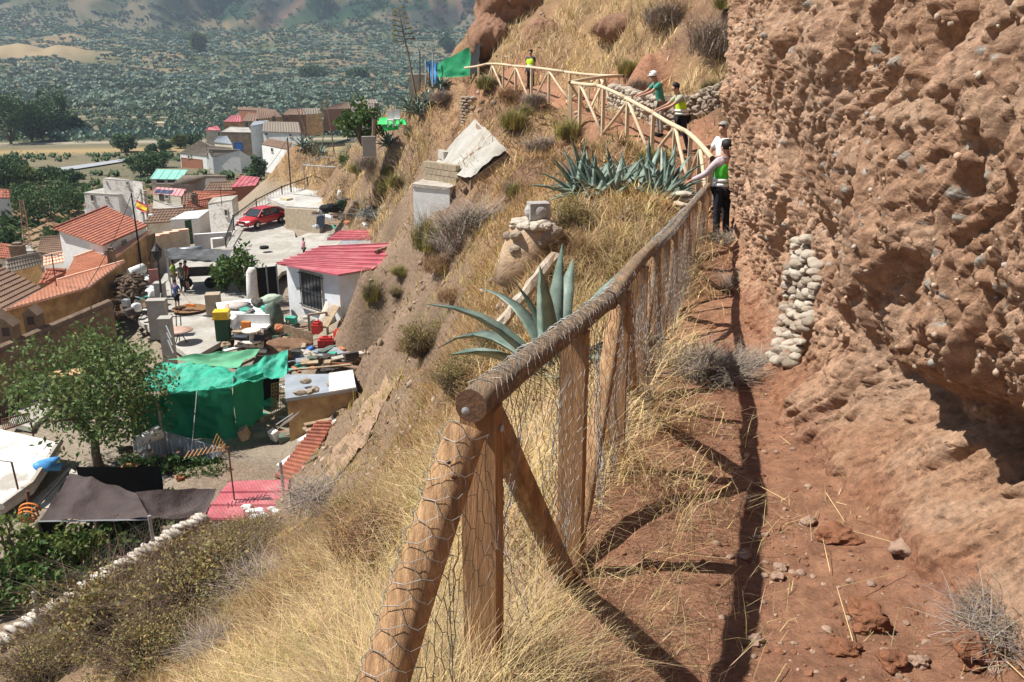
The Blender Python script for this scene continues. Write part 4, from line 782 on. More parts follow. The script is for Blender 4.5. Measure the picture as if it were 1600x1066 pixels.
# ---- cloths ----
def cloth(name, Q, m, t, sag=.3, wr=.05, nu=26, nv=20, seed=0, freq=2.):
    nrm = np.cross(Q[1]-Q[0], Q[3]-Q[0]); nrm /= np.linalg.norm(nrm); U, Vv = np.meshgrid(np.linspace(0, 1, nu), np.linspace(0, 1, nv)); L = np.linalg.norm(Q[1]-Q[0])
    X = sum(Q[i][None, None]*wq[..., None] for i, wq in enumerate(((1-U)*(1-Vv), U*(1-Vv), U*Vv, (1-U)*Vv))); X = X-np.array([0, 0, 1.])*(sag*np.sin(U*math.pi)**.7*np.sin(Vv*math.pi)**.7)[..., None]
    wv = (1-2*np.abs(fbm(U*freq+seed, Vv*freq*.7, None, 3, seed)))*wr+wr*.5*np.sin(U*L*2.2+2*fbm(Vv*3, U*2, None, 2, seed+3)); X = X+nrm*wv[..., None]
    return mk(name, X.reshape(-1, 3), [(j*nu+i, j*nu+i+1, (j+1)*nu+i+1, (j+1)*nu+i) for j in range(nv-1) for i in range(nu-1)], m, t, True)
zt = -11.4
t = thing('green_tarp_shelter', 'green tarpaulin shelter with hanging green netting wall', 'shelter', PZ(262, 712, -13.6))
R0, R1, R2, R3 = PZ(197, 622, zt-.1), PZ(362, 603, zt), PZ(452, 560, -11.6), PZ(254, 564, zt)
M_ = PZ(370, 578, zt)
cloth('roof_tarp', [R0, R1, M_, R3], GRTARP, t, .3, .13, 60, 44, 2, 4.); cloth('roof_flap', [R1, PZ(448, 590, -11.6), PZ(450, 547, -11.5), M_], GRTARP, t, .22, .10, 34, 26, 5, 3.)
cloth('upper_strip', [PZ(262, 563, zt-.05), PZ(372, 575, zt-.05), PZ(406, 545, -11.2), PZ(320, 552, -11.2)], mat('pale_green_tarp', (.13, .42, .24), .6, .1, 2., .1, 6., trans=.2), t, .2, .06, 20, 14, 8)
D = np.array([0, 0, -1.])
cloth('net_wall', [R0+D*1.55+[.1, -.1, 0], R1+D*2.0, R1+D*.02, R0+D*.02], GRNET, t, 0, .14, 50, 22, 11, 4.); cloth('net_side', [R1+D*2.0, PZ(366, 690, -13.3)+[.6, 1.6, .3], PZ(371, 604, zt)+[.5, 1.5, 0], R1+D*.02], GRNET, t, 0, .06, 14, 14, 12)
for px, py, py2 in ((247, 622, 712), (310, 612, 735)):
    a = PZ(px, py, zt); b = MB(); b.tube([a+[0, -.12, .1], PZ(px+14 if px < 300 else px-12, py2, -13.5)+[0, -.1, 0]], .045 if px < 300 else .015, 6); b.obj('pole', GALV, t)
for a in (R2, R3, PZ(448, 590, -11.6)): b = MB(); b.tube([a, a-[0, 0, 2.2]], .04, 6); b.obj('pole', TIMBD, t)
t = thing('sheet_fence', 'grey corrugated sheet fence under the green netting', 'fence', PZ(280, 700, -13.6)); A, B = PZ(205, 668, -12.9), PZ(345, 712, -13.0); V, F = tile_sheet([A-[0, 0, .9], B-[0, 0, .8], B+[0, .05, .25], A+[0, .05, .2]], pitch=.2, row=9, amp=.04); mk('sheet', V, F, SHEETM, t)
b = MB(); b.tube([PZ(216, 690, -12.6), PZ(250, 675, -12.5)], [.2, .26], 10); tag(b.obj('foam_bundle', PLW, None, True), 'white wrapped bundle lying on the sheet fence', 'bundle')
t = thing('shade_tarp', 'dark brown shade cloth slung over the lower yard', 'tarp', PZ(130, 850, -13.4)); B0, B1, B2, B3 = PZ(60, 815, -11.8), PZ(235, 812, -11.8), PZ(212, 770, -11.5), PZ(108, 736, -11.3)
cloth('cloth', [B0, B1, B2, B3], BRTARP, t, .2, .06, 40, 28, 21, 2.); cloth('cloth', [B1, PZ(318, 812, -11.9), PZ(338, 765, -11.6), PZ(212, 770, -11.5)], BRTARP, t, .35, .06, 32, 24, 23, 2.)
for a in (B0, B1, PZ(150, 814, -11.8)): b = MB(); b.tube([a, a-[0, 0, 1.9]], .04, 6); b.obj('pole', TIMBD, t)
b = MB(); b.tube([B0, B1], .025, 5); b.obj('eave_line', GALV, t)
cloth('dark_interior_side', [B0-[0, 0, 1.8], B0+[-.3, 1.6, -1.8], B3-[0, 0, .1], B0-[0, 0, .05]], BLKC, t, 0, .05, 10, 8, 25)  # black side sheet stands in for the dark interior under the cloth
t = thing('dark_interior_sheet', 'black sheet standing in for the dark interior under the shade cloth', 'cloth', PZ(120, 830, -13.4)); cloth('cloth', [PZ(70, 800, -12)+[0, 2, -1.6], PZ(210, 800, -12)+[0, 2, -1.6], PZ(210, 800, -12)+[0, 2, .4], PZ(70, 800, -12)+[0, 2, .4]], BLKC, t, 0, .05, 12, 8, 27)  # black sheet put in place of the darkness under the tarp
t = thing('garment', 'dark clothes with green stripes hanging in the shade', 'clothes', PZ(70, 850, -12.6)); cloth('cloth', [PZ(62, 856, -12.4), PZ(80, 856, -12.4), PZ(80, 826, -12.2), PZ(62, 826, -12.2)], mat('navy_cloth', (.03, .04, .07), .9), t, 0, .05, 8, 8, 29)
for k in (64, 77): b = MB(); b.bar(PZ(k, 853, -12.38)+[0, -.12, 0], PZ(k, 828, -12.2)+[0, -.12, 0], .06); b.obj('stripe', mat('lime', (.30, .6, .08), .8), t)
# pink sheet roof with rubble, pots, antenna
t = thing('sheet_roof', 'pink ribbed sheet roof strewn with white rubble', 'roof', PZ(380, 800, -12.6)); Q = [PZ(312, 812, -11.9), PZ(440, 815, -11.9), PZ(452, 749, -11.6), PZ(358, 752, -11.6)]; V, F = tile_sheet([Q[0], Q[1], Q[2], Q[3]][1:]+[Q[0]], sheet=.55); mk('roof_sheet', V, F, SHEETR, t)
b = MB()
for i in range(0, 4): p = lerp4(Q, i % 2, i//2); b.bar(p, p-[0, 0, 1.6], .08)
b.obj('support', TIMBD, t)
for i in range(9): b = MB(); b.rock(PZ(385+i*7, 800-abs(i-4)*2+6*(i % 3), -11.75), (.3, .22, .16), i, 1, .3); tag(b.obj('rubble_piece', WHITE), 'white plaster rubble piece on the pink roof', 'rubble', 'rubble on the pink roof')
def pot(px, py, z, s, lab, plant=True):
    p = PZ(px, py, z); t = thing('plant_pot', lab, 'plant pot', p); b = MB(); b.lathe(p, [(.11*s, 0), (.17*s, .26*s), (.19*s, .27*s), (.19*s, .33*s), (.16*s, .33*s), (.15*s, .28*s)], 12); b.obj('pot', TERRA, t, True)
    if plant: V, F, c = leafcloud(90, (.24*s, .24*s, .2*s), .09*s, int(px)); mk('plant', V+p+[0, 0, .5*s], F, LEAFD, t, cols=c)
# ---- yagi antenna ----
p = P(365, 765, 24.5); a = P(357, 704, 24.2); t = thing('tv_antenna', 'rusty yagi antenna on a leaning pole above the pots', 'antenna', p-[0, 0, .9]); b = MB(); b.tube([p-[0, 0, 1.2], a+[0, 0, .1]], .022, 6); b.obj('mast', RUST, t)
A, B = P(290, 712, 24), P(359, 698, 24.4); b = MB(); b.tube([A, B], .018, 5); bo = b.obj('boom', RUST, t)
for k in range(9): c = A+(B-A)*(k/10+.03); b = MB(); b.bar(c+[-.02, -.16, -.02], c+[.02, .16, .06], .018); b.obj('element', mat('copper', (.40, .22, .08), .5), t)
Q = [P(336, 686, 24.2), P(342, 678, 24.2), P(352, 692, 24.4), P(346, 724, 24.6)]; b = MB()
for k in range(5): b.bar(P(333+k*3.6, 693-k*0+k*3.2, 24.2), P(339+k*3.3, 678+k*4, 24.2), .015)
b.bar(P(333, 693, 24.2), P(346, 725, 24.4), .018); b.bar(P(339, 678, 24.2), P(352, 697, 24.3), .018); b.obj('reflector', mat('copper', (.40, .22, .08), .5), t)
# ---- hut with sheet and whitewashed roofs ----
t, Q = building('hut', 'ochre mud hut with a crumpled grey sheet roof', [[(448, 622, -11.6), (556, 606, -11.3), (550, 584, -11.2), (446, 586, -11.4)]], -13.9, OCHRE, SHEETM, 'flat', cat='hut')
b = MB(); Q1 = [PZ(514, 612, -11.15), PZ(556, 605, -11.1), PZ(551, 578, -11.0), PZ(514, 583, -11.05)]; b.poly(Q1, .05); b.obj('white_patch', WHITE2, t)
for i, (px, py) in enumerate(((478, 596, ), (485, 612), (492, 608), (468, 614), (525, 590), (535, 598), (520, 602))): b = MB(); b.rock(PZ(px, py, -11.2), (.5, .3, .2), i+40, 1, .35, i); tag(b.obj('stone', STONEM), 'stone weighing down the hut roof', 'stone', 'stones on the hut roof')
def plank(name, label, A, B, wd, th, m, cat='plank', group=None):
    b = MB(); b.bar(A, B, wd, th); return tag(b.obj(name, m), label, cat, group)
for i, (a, c, z, wd, lab) in enumerate(((( 455, 578), (548, 570), -11.3, .14, 'long timber pole lying behind the hut roof'), ((500, 572), (556, 546), -11.4, .12, 'slanted timber beside the red jerrycan'), ((520, 528), (566, 488), -11.9, .45, 'wide plank sloping up to the stacked blocks'), ((505, 512), (530, 470), -12.2, .4, 'pale board leaning below the barred window'), ((470, 566), (497, 564), -11.2, .6, 'brown board lying on the hut roof'), ((545, 565), (560, 550), -11.5, .5, 'dark board propped against the bank'), ((470, 690), (522, 655), -12.2, .3, 'white board over the hut corner'), ((476, 672), (520, 660), -12.1, .35, 'pale plank across the low wall'), ((476, 664), (518, 655), -12.0, .2, 'narrow pale plank over the low wall'))):
    plank('plank', lab, PZ(*a, z), PZ(*c, z), wd, .05, TIMB if i != 6 else PLW)
wallbetween('low_wall', 'whitewashed rough wall under the old tile roof', PZ(436, 728, -12.8), PZ(490, 690, -12.4), -14, .3, WHITE2)
t = thing('tile_roof', 'strip of old red barrel tiles along the buried house', 'roof', PZ(480, 740, -12.8)); Q = [PZ(446, 775, -12.5), PZ(522, 668, -12.2), PZ(508, 655, -12.05), PZ(432, 742, -12.3)]
Q = [PZ(430, 745, -12.3), PZ(470, 757, -12.4), PZ(520, 660, -12.1), PZ(495, 660, -12.0)]
for k in range(16):
    u = (k+.5)/16; a = Q[0]*(1-u)+Q[3]*u; c = Q[1]*(1-u)+Q[2]*u; b = MB(); b.tube([a, c], [.10, .12], 7); b.obj('tile', TILER, t)
b = MB(); b.poly([p-[0, 0, .08] for p in Q], .1); b.obj('slab', STUCCO, t)
# worn lane running up past the hut

# ---- shed with barred window and red sheet roof ----
zs = -10.9
t, Q = building('shed', 'white shed with a barred window and a red ribbed roof', [[(447, 412, -10.7), (529, 428, -10.5), (600, 418, -10.2), (522, 402, -10.4)]], -13.6, mat('shed_white', (.66, .70, .76), .9, .05, 2., .1, 12., col2=(.60, .60, .58), mixscale=.8), SHEETM, 'flat', cat='shed')
Qr = [PZ(432, 411, -10.55), PZ(530, 429, -10.3), PZ(582, 420, -10.15), PZ(582, 388, -10.0), PZ(500, 386, -10.3)]
V, F = tile_sheet([PZ(530, 430, -10.35), PZ(585, 418, -10.2), PZ(582, 382, -9.9), PZ(432, 411, -10.55)][::1], sheet=.5)
b = MB(); b.poly([PZ(432, 411, -10.55), PZ(528, 429, -10.35), PZ(582, 420, -10.15), PZ(640, 385, -9.85), PZ(640, 378, -9.8), PZ(498, 386, -10.35)], .08); rr_ = b.obj('roof_sheet', SHEETR, t)
for k in range(7):
    u = k/6.; a = PZ(432+ (498-432)*u, 411-25*u, -10.5+.2*u)+[0, 0, .03]; c = PZ(579+(640-579)*u*.9, 420-40*u, -10.12+.28*u)+[0, 0, .03]; b = MB(); b.bar(a, c, .07, .06); b.obj('rib', SHEETR, rr_)
window(t, Q[0][0], Q[0][1], 474, 432, 506, 477, grille=True)
t, Q = building('shed', 'low block shed with a second red ribbed roof', [[(530, 384, -11), (650, 376, -10.6), (655, 366, -10.6), (540, 372, -11)]], -13.4, BLOCKM, SHEETM, 'flat', cat='shed')
b = MB(); b.poly([PZ(511, 374, -11.0), PZ(650, 372, -10.5), PZ(652, 357, -10.4), PZ(532, 360, -10.9)], .08); rr_ = b.obj('roof_sheet', SHEETR, t)
for k in range(5): u = (k+.2)/5; b = MB(); b.bar(PZ(511+21*u, 374-14*u, -11+.1*u)+[0, 0, .03], PZ(650+2*u, 372-15*u, -10.5+.1*u)+[0, 0, .03], .07, .06); b.obj('rib', SHEETR, rr_)
t = thing('tile_edging', 'row of old barrel tiles along the shed roof edge', 'tiles', PZ(615, 395, -10.1))
for k in range(11): p = PZ(588+5.6*k, 395-1.9*k, -10.0+.02*k); b = MB(); b.tube([p+[0, -.1, .05], p+[.1, .35, .1]], [.1, .08], 6); b.obj('tile', TILEB, t)
# stacked blocks and stone wall below it
t = thing('block_wall', 'tan concrete blocks stacked on a dry stone wall', 'wall', PZ(550, 500, -13.3)); A, B = PZ(522, 458, -11.9), PZ(580, 445, -11.4); e = (B-A); L = np.linalg.norm(e); e = e/L; rz = math.atan2(e[1], e[0])
for r in range(2):
    for k in range(5): b = MB(); b.box(A+e*(.22+k*.43+.12*r)-[0, .0, r*.27], (.41, .42, .24), rz); b.obj('block', BLOCKM, t)
for r in range(7):
    for k in range(6): b = MB(); b.rock(A+e*(.25+k*.36+.1*(r % 2))-[0, 0, .5+r*.17], (.42, .4, .19), r*7+k, 1, .2); b.obj('stone', STONEM, t)
b = MB(); b.tube([PZ(517, 475, -12.3), PZ(512, 500, -13), PZ(510, 515, -13.5)], [.35, .5, .4], 7, jit=.1); tag(b.obj('mortar_heap', CONCL, None, True), 'lump of grey mortar at the corner of the barred shed', 'mortar')
b = MB(); b.box(PZ(520, 506, -12.6), (.1, .1, .1))
t = thing('timber_trestle', 'small wooden table frame in front of the barred shed', 'frame', PZ(500, 525, -13.3)); pts = [PZ(482, 492, -12.1), PZ(510, 488, -12.0)]
for p, z in zip(pts, (1.5, 1.1)): b = MB(); b.bar(p, p-[0, 0, z], .1); b.obj('leg', TIMB, t)
b = MB(); b.bar(pts[0], pts[1], .12, .08); b.obj('crosspiece', TIMB, t)
t = thing('plank_fence', 'low fence of grey boards in the scrap yard', 'fence', PZ(465, 535, -13.4))
for k in range(5): p = PZ(448+9*k, 518+2.6*k, -12.9); b = MB(); b.box(p, (.30, .06, .62), -.3); b.obj('board', TIMB, t)
def jerry(px, py, z, rz, lab, sz=1.):
    p = PZ(px, py, z); t = thing('jerrycan', lab, 'jerrycan', p); b = MB(); b.box(p+[0, 0, .2*sz], (.55*sz, .3*sz, .38*sz), rz); b.box(p+[0, 0, .42*sz], (.40*sz, .22*sz, .1*sz), rz); b.obj('can', PLR, t); b = MB(); b.bar(p+[-.12, 0, .5*sz], p+[.12, 0, .5*sz], .05); b.obj('handle', PLR, t); b = MB(); b.lathe(p+[.2*sz*math.cos(rz), .2*sz*math.sin(rz), .45*sz], [(.04, 0), (.04, .08)], 8); b.obj('cap', PLR, t)
jerry(510, 547, -11.6, .1, 'red jerrycan lying beside the blue scoop', 1.15); jerry(533, 533, -11.9, -.7, 'red jerrycan tipped on end by the white bucket', 1.1); jerry(496, 520, -12.4, 1.4, 'dark red jerrycan under the wooden frame', 1.1)
b = MB(); b.bar(PZ(462, 556, -11.6), PZ(476, 552, -11.5), .5, .16); b.bar(PZ(476, 552, -11.5), PZ(489, 543, -11.3), .3, .14); tag(b.obj('slide_piece', PLB), 'blue plastic scoop lying on the scrap roof', 'plastic')
b = MB(); b.lathe(PZ(550, 536, -11.8), [(.15, 0), (.2, .36), (.19, .36), (.14, .03)], 12); tag(b.obj('bucket', PLW, None, True), 'white bucket at the foot of the bank', 'bucket')
b = MB(); b.lathe(PZ(531, 545, -11.6), [(.5, 0), (.52, .03), (.1, .07)], 18); tag(b.obj('dish', JUNKM), 'dark round dish lying behind the jerrycans', 'dish')
b = MB(); b.poly([PZ(460, 566, -11.55), PZ(545, 550, -11.4), PZ(548, 540, -11.3), PZ(490, 546, -11.4)], .06); tag(b.obj('roof_sheet', SHEETM), 'pale metal sheet under the jerrycans', 'metal sheet')
b = MB(); b.lathe(PZ(555, 548, -11.6), [(.25, 0), (.3, .1), (.1, .3)], 10); tag(b.obj('sack', mat('ochre_sack', (.5, .36, .16), .9), None, True), 'yellowish sack against the earth bank', 'sack')
# ---------------- street, car and yard ----------------
def slab(name, pts, m, th=.25, lab=None, cat=None):
    b = MB(); b.poly([PZ(*p) for p in pts], th); o = b.obj(name, m); return structure(o) if lab is None else tag(o, lab, cat)
slab('street', [(300, 560, -13.55), (215, 500, -13.75), (262, 420, -13.75), (300, 395, -13.72), (352, 384, -13.7), (366, 340, -13.6), (420, 308, -13.3), (452, 318, -13.3), (462, 372, -13.6), (540, 340, -13.3), (560, 372, -13.3), (520, 398, -13.45), (440, 425, -13.6), (405, 470, -13.6), (370, 520, -13.5)], CONC)
slab('terrace', [(447, 322, -11.9), (505, 326, -11.7), (560, 300, -11.5), (600, 262, -11.2), (545, 250, -11.2), (480, 275, -11.5), (415, 308, -12.0)], mat('terrace_concrete', (.47, .455, .43), .9, .1, 1.6, .1, 14., col2=(.33, .31, .28), mixscale=.6), .3)
wallbetween('retaining_wall', 'tan block retaining wall beside the red car', PZ(447, 325, -11.9), PZ(500, 328, -11.65), -14, .35, BLOCKM)
for lab, L, m in (('black street railing climbing behind the red car', [(364, 338, -12.5), (400, 312, -12.0), (440, 292, -11.2), (480, 278, -10.7), (520, 262, -10.3)], IRON), ('dark railing on the slope left of the car', [(352, 372, -13.0), (364, 338, -12.5)], IRON)):
    pts = [PZ(*p) for p in L]; t = thing('railing', lab, 'railing', pts[0]-[0, 0, 1.1]); b = MB(); b.tube(pts, .045, 6); b.obj('handrail', m, t); b = MB(); b.tube([p-[0, 0, .85] for p in pts], .03, 5); b.obj('lower_rail', m, t)
    for p in pts: b = MB(); b.bar(p+[0, 0, .1], p-[0, 0, 1.15], .08); b.obj('post', m, t)
    b = MB()
    for a, c in zip(pts[:-1], pts[1:]):
        n = int(np.linalg.norm(c-a)/.3)
        for k in range(1, n): q = a+(c-a)*k/n; b.bar(q, q-[0, 0, .85], .02)
    b.obj('baluster_row', m, t)
# --- red car ---
def car(px, py, z, heading, label):
    p = PZ(px, py, z); t = thing('car', label, 'car', p, rz=heading); RED = mat('red_paint', (.44, .028, .03), .3, .03, 3., 0, spec=.6)
    st = [(-2.15, .30, .72, .52), (-2.05, .24, .9, .66), (-1.5, .22, .93, .84), (-1.0, .22, .98, .86), (0, .22, .96, .86), (.9, .22, .93, .86), (1.6, .23, .82, .83), (2.05, .26, .70, .70), (2.18, .32, .55, .55)]
    V = []; F = []
    for x, z0, z1, w_ in st: V += [(x, -w_*.93, z0), (x, -w_, z0+.2), (x, -w_, z1-.14), (x, -w_*.86, z1), (x, w_*.86, z1), (x, w_, z1-.14), (x, w_, z0+.2), (x, w_*.93, z0)]
    for i in range(len(st)-1): F += [(i*8+j, i*8+(j+1) % 8, i*8+8+(j+1) % 8, i*8+8+j) for j in range(8)]
    F += [tuple(range(8))[::-1], tuple((len(st)-1)*8+j for j in range(8))]; bd = mk('body', V, F, RED, t, True, local=True)
    md = bd.modifiers.new('s', 'SUBSURF'); md.levels = md.render_levels = 1
    rf = MB(); rf.add([(-1.15, -.60, 1.40), (-.9, -.62, 1.44), (.2, -.62, 1.43), (.42, -.6, 1.38), (.42, .6, 1.38), (.2, .62, 1.43), (-.9, .62, 1.44), (-1.15, .60, 1.40)], [tuple(range(8))]); rf.add([(-1.15, -.60, 1.36), (-.9, -.62, 1.40), (.2, -.62, 1.39), (.42, -.6, 1.34), (.42, .6, 1.34), (.2, .62, 1.39), (-.9, .62, 1.40), (-1.15, .60, 1.36)], [tuple(range(8))[::-1]]); rf.obj('roof', RED, t, local=True)
    g = MB(); g.add([(.42, -.6, 1.37), (.42, .6, 1.37), (1.12, .76, .92), (1.12, -.76, .92)], [(0, 3, 2, 1)]); g.obj('windscreen', GLASS, t, local=True)
    g = MB(); g.add([(-1.15, -.6, 1.39), (-1.15, .6, 1.39), (-1.75, .7, .93), (-1.75, -.7, .93)], [(0, 1, 2, 3)]); g.obj('rear_window', GLASS, t, local=True)
    for s in (-1, 1):
        for a, b_ in ((-1.35, -.42), (-.36, .75)):
            x0, x1 = a, b_; g = MB(); g.add([(x0, s*.80, .92), (x1, s*.80, .92), (min(x1, .30) if x1 > .3 else x1, s*.63, 1.39), (max(x0, -1.08), s*.63, 1.39)], [(0, 1, 2, 3) if s < 0 else (3, 2, 1, 0)]); g.obj('side_window', GLASS, t, local=True)
        g = MB(); g.bar((.42, s*.62, 1.385), (1.14, s*.79, .9), .07); g.bar((-1.12, s*.62, 1.40), (-1.8, s*.75, .9), .1); g.bar((-.39, s*.645, 1.40), (-.39, s*.82, .9), .07); g.obj('pillar', RED, t, local=True)
        for x in (-1.35, 1.32):
            M = np.array(Vector((0, s, 0)).to_track_quat('Z', 'Y').to_matrix()); g = MB(); g.lathe((x, s*.70, .31), [(.31, 0), (.31, .16), (.26, .2), (.2, .18)], 18, M=M); wh = g.obj('wheel', BLKC, t, True, local=True); g = MB(); g.lathe((x, s*.885, .31), [(.19, 0), (.17, .02), (.03, .03)], 14, M=M); LOCS[wh.name] = np.zeros(3); r_ = g.obj('rim', STEEL, wh, True, local=True)
        g = MB(); g.rock((2.0, s*.55, .62), (.16, .36, .16), 2, 2, .05); g.obj('headlight', mat('lamp_glass', (.7, .7, .68), .1, .02, 3., 0, spec=.7), t, True, local=True)
        g = MB(); g.rock((.85, s*.95, .98), (.12, .2, .14), 3, 1, .1); g.obj('mirror', RED, t, True, local=True)
        g = MB(); g.rock((-2.1, s*.58, .72), (.12, .3, .16), 4, 1, .05); g.obj('tail_light', PLR, t, True, local=True)
    g = MB(); g.box((2.15, 0, .33), (.12, 1.3, .14)); g.obj('bumper', mat('dark_red_plastic', (.16, .02, .02), .6), t, local=True); g = MB(); g.box((2.14, 0, .58), (.08, .62, .1)); g.obj('grille', BLKC, t, local=True); g = MB(); g.box((2.225, 0, .40), (.02, .5, .1)); g.obj('number_plate', PLW, t, local=True)
    return t
car(409, 352, -13.45, math.radians(-118), 'red saloon car parked on the steep street')
b = MB(); b.lathe(PZ(413, 389, -13.4), [(.17, .0), (.31, .02), (.33, .1), (.31, .19), (.17, .21), (.16, .1)], 18); tag(b.obj('tyre', BLKC, None, True), 'loose black tyre lying on the street', 'tyre')
# utility poles, lamp, mast, flag
def pole(name, label, cat, p0, p1, r, m, arms=()):
    t = thing(name, label, cat, p0); b = MB(); b.tube([p0, p1], [r, r*.75], 8); b.obj('shaft', m, t)
    for a, c, rr in arms: b = MB(); b.tube([a, c], rr, 5); b.obj('arm', m, t)
    return t
pole('pole', 'black leaning cable pole beside the red tile roof', 'pole', PZ(221, 415, -13.9), P(205, 302, 60), .07, IRON)
t = pole('utility_pole', 'concrete utility pole carrying the flag', 'utility pole', PZ(227, 378, -15.5), P(219, 297, 78), .17, CONC, [(P(219, 305, 78), P(229, 318, 78), .03), (P(227, 345, 77), P(236, 336, 76.5), .04)])
b = MB(); b.rock(P(236, 336, 76.5), (.5, .35, .2), 1, 1, .05); b.obj('street_light', PLW, t, True)
t = thing('flag', 'red and yellow striped flag hanging from the utility pole', 'flag', P(222, 326, 77)); fl = [PLR, mat('flag_yellow', (.75, .50, .02), .8), PLR]
for i, (a, c) in enumerate(((0, .25), (.25, .75), (.75, 1))):
    A, B, C_, D_ = P(213, 312, 77), P(230, 321, 76.6), P(230, 334, 76.6), P(213, 326, 77); cloth('stripe', [A+(D_-A)*c, B+(C_-B)*c, B+(C_-B)*a, A+(D_-A)*a], fl[i], t, 0, .06, 10, 4, 3)
pole('pole', 'dark pole standing behind the terrace railing', 'pole', PZ(455, 300, -11.6), P(449, 215, 72), .06, IRON)
t = thing('lattice_mast', 'tall grey lattice mast by the left trees', 'mast', PZ(44, 388, -18.3)); b = MB(); a, c = PZ(44, 388, -18.3), P(33, 312, 92)
for sx in (-.35, .35): b.tube([a+[sx, 0, 0], c+[sx*.6, 0, 0]], .04, 5)
for k in range(14): u = k/14; q0, q1 = a+(c-a)*u, a+(c-a)*(u+1/14); s = 1 if k % 2 else -1; b.bar(q0+[.33*s*(1-.4*u), 0, 0], q1-[.33*s*(1-.4*u), 0, 0], .05)
b.obj('lattice', RUST, t)
t = thing('street_lamp', 'old black cast-iron street lamp in the yard', 'street lamp', PZ(255, 492, -13.6)); a = PZ(255, 492, -13.6); c = P(247, 408, 47.5); b = MB(); b.tube([a, a+[0, 0, .6], a+(c-a)*.5, c], [.11, .09, .06, .05], 8); b.obj('post', IRON, t); b = MB(); b.lathe(c, [(.05, 0), (.22, .25), (.26, .55), (.3, .58), (.12, .8), (.03, .95)], 8); la = b.obj('lantern', IRON, t); b = MB(); b.lathe(c+[0, 0, .1], [(.1, 0), (.2, .4)], 8); b.obj('glass', GLASS, la)
# shade net and what stands beneath it
t = thing('shade_net', 'grey shade net slung across the street', 'shade net', PZ(300, 455, -13.6)); N0, N1, N2, N3 = P(262, 404, 52), P(352, 409, 53), P(366, 392, 56), P(258, 386, 55)
cloth('net', [N0, N1, N2, N3], GYNET, t, .35, .1, 26, 16, 31, 3.)
for a, g_ in ((N0, 2.3), (N1, 2.2), (N2, 2.3), (N3, 2.6)): b = MB(); b.tube([a, a-[0, 0, g_]], .035, 5); b.obj('pole', GALV, t)
t = thing('trailer', 'dark farm trailer parked in the shade of the net', 'trailer', PZ(318, 448, -13.6)); p = PZ(318, 445, -13.6); b = MB(); b.box(p+[0, 0, .75], (2.4, 1.3, .12), .2); b.box(p+[0, -.6, 1.0], (2.4, .08, .5), .2); b.obj('bed', JUNKM, t)
for k in (-.7, .7): b = MB(); b.lathe(p+[k, -.72, .33], [(.33, 0), (.33, .18), (.1, .2)], 14, M=np.array(Vector((0, -1, 0)).to_track_quat('Z', 'Y').to_matrix())); b.obj('wheel', BLKC, t)
b = MB(); b.tube([P(273, 395, 57), P(316, 390, 57.5)], .28, 12); tag(b.obj('water_tank', SHEETM, None, True), 'long grey cylindrical tank above the shade net', 'tank')
b = MB(); b.tube([PZ(204, 427, -12.6), PZ(224, 419, -12.5)], .3, 14); tag(b.obj('boiler', PLW, None, True), 'white water heater cylinder lying on the wood pile', 'boiler')
# wood pile
t = thing('wood_pile', 'heap of dark firewood and roots beside the yard', 'wood pile', PZ(205, 490, -13.8)); rr = random.Random(4)
for k in range(150):
    u, v = rr.gauss(0, 1), rr.gauss(0, 1); c = PZ(205+u*14, 466+v*12, -13.4)+[0, 0, max(0, 1.2-.4*(u*u+v*v))]; a = rr.uniform(0, 6.3); L = rr.uniform(.5, 1.2); e = np.array([math.cos(a), math.sin(a), rr.uniform(-.3, .4)])*L; b = MB(); b.tube([c-e/2, c+[0, 0, .06], c+e/2], [.08, .1, .06], 6, jit=.15); b.obj('branch', TIMBD, t)
for nm, lab, px, py, z, sz, m in (('plastic_drum', 'white plastic drum on the wood pile', 214, 480, -12.9, (.55, .4, .5), PLW), ('plastic_bag', 'clear white plastic bag on the wood pile', 228, 438, -12.7, (.8, .5, .35), PLW), ('plastic_tray', 'white tray lying on the wood pile', 206, 445, -12.8, (.75, .6, .15), PLW), ('blue_cloth', 'dark blue crumpled cloth on the wood pile', 188, 447, -12.9, (1.2, .7, .5), mat('navy_cloth', (.03, .04, .07), .9)), ('plastic_sack', 'white torn sack at the right of the wood pile', 237, 455, -12.9, (.9, .6, .6), PLW), ('plastic_tub', 'white upright tub beside the concrete pillar', 240, 463, -12.9, (.5, .5, .8), PLW)):
    b = MB(); b.rock(PZ(px, py, z), sz, int(px), 2, .18, px); tag(b.obj(nm, m, None, True), lab, nm.split('_')[-1])
b = MB(); b.box(PZ(241, 438, -12.6), (.5, .1, 1.3), .3); tag(b.obj('pink_board_sheet', mat('pink_panel', (.5, .22, .18), .8)), 'faded pink panel stood behind the lamp post', 'panel')
t = thing('wooden_door', 'old brown door leaning at the end of the yard', 'door', PZ(236, 415, -13.3)); A, B = PZ(233, 415, -13.2), PZ(246, 408, -13.2); b = MB(); b.poly([A, B, B+[-.1, .4, 1.8], A+[-.1, .4, 1.8]], .06, (0, -1, 0)); b.obj('leaf', mat('brown_door', (.14, .085, .05), .8), t); b = MB(); b.bar(A+[0, -.06, .1], B+[-.1, .35, 1.7], .08); b.obj('brace', TIMBD, t)
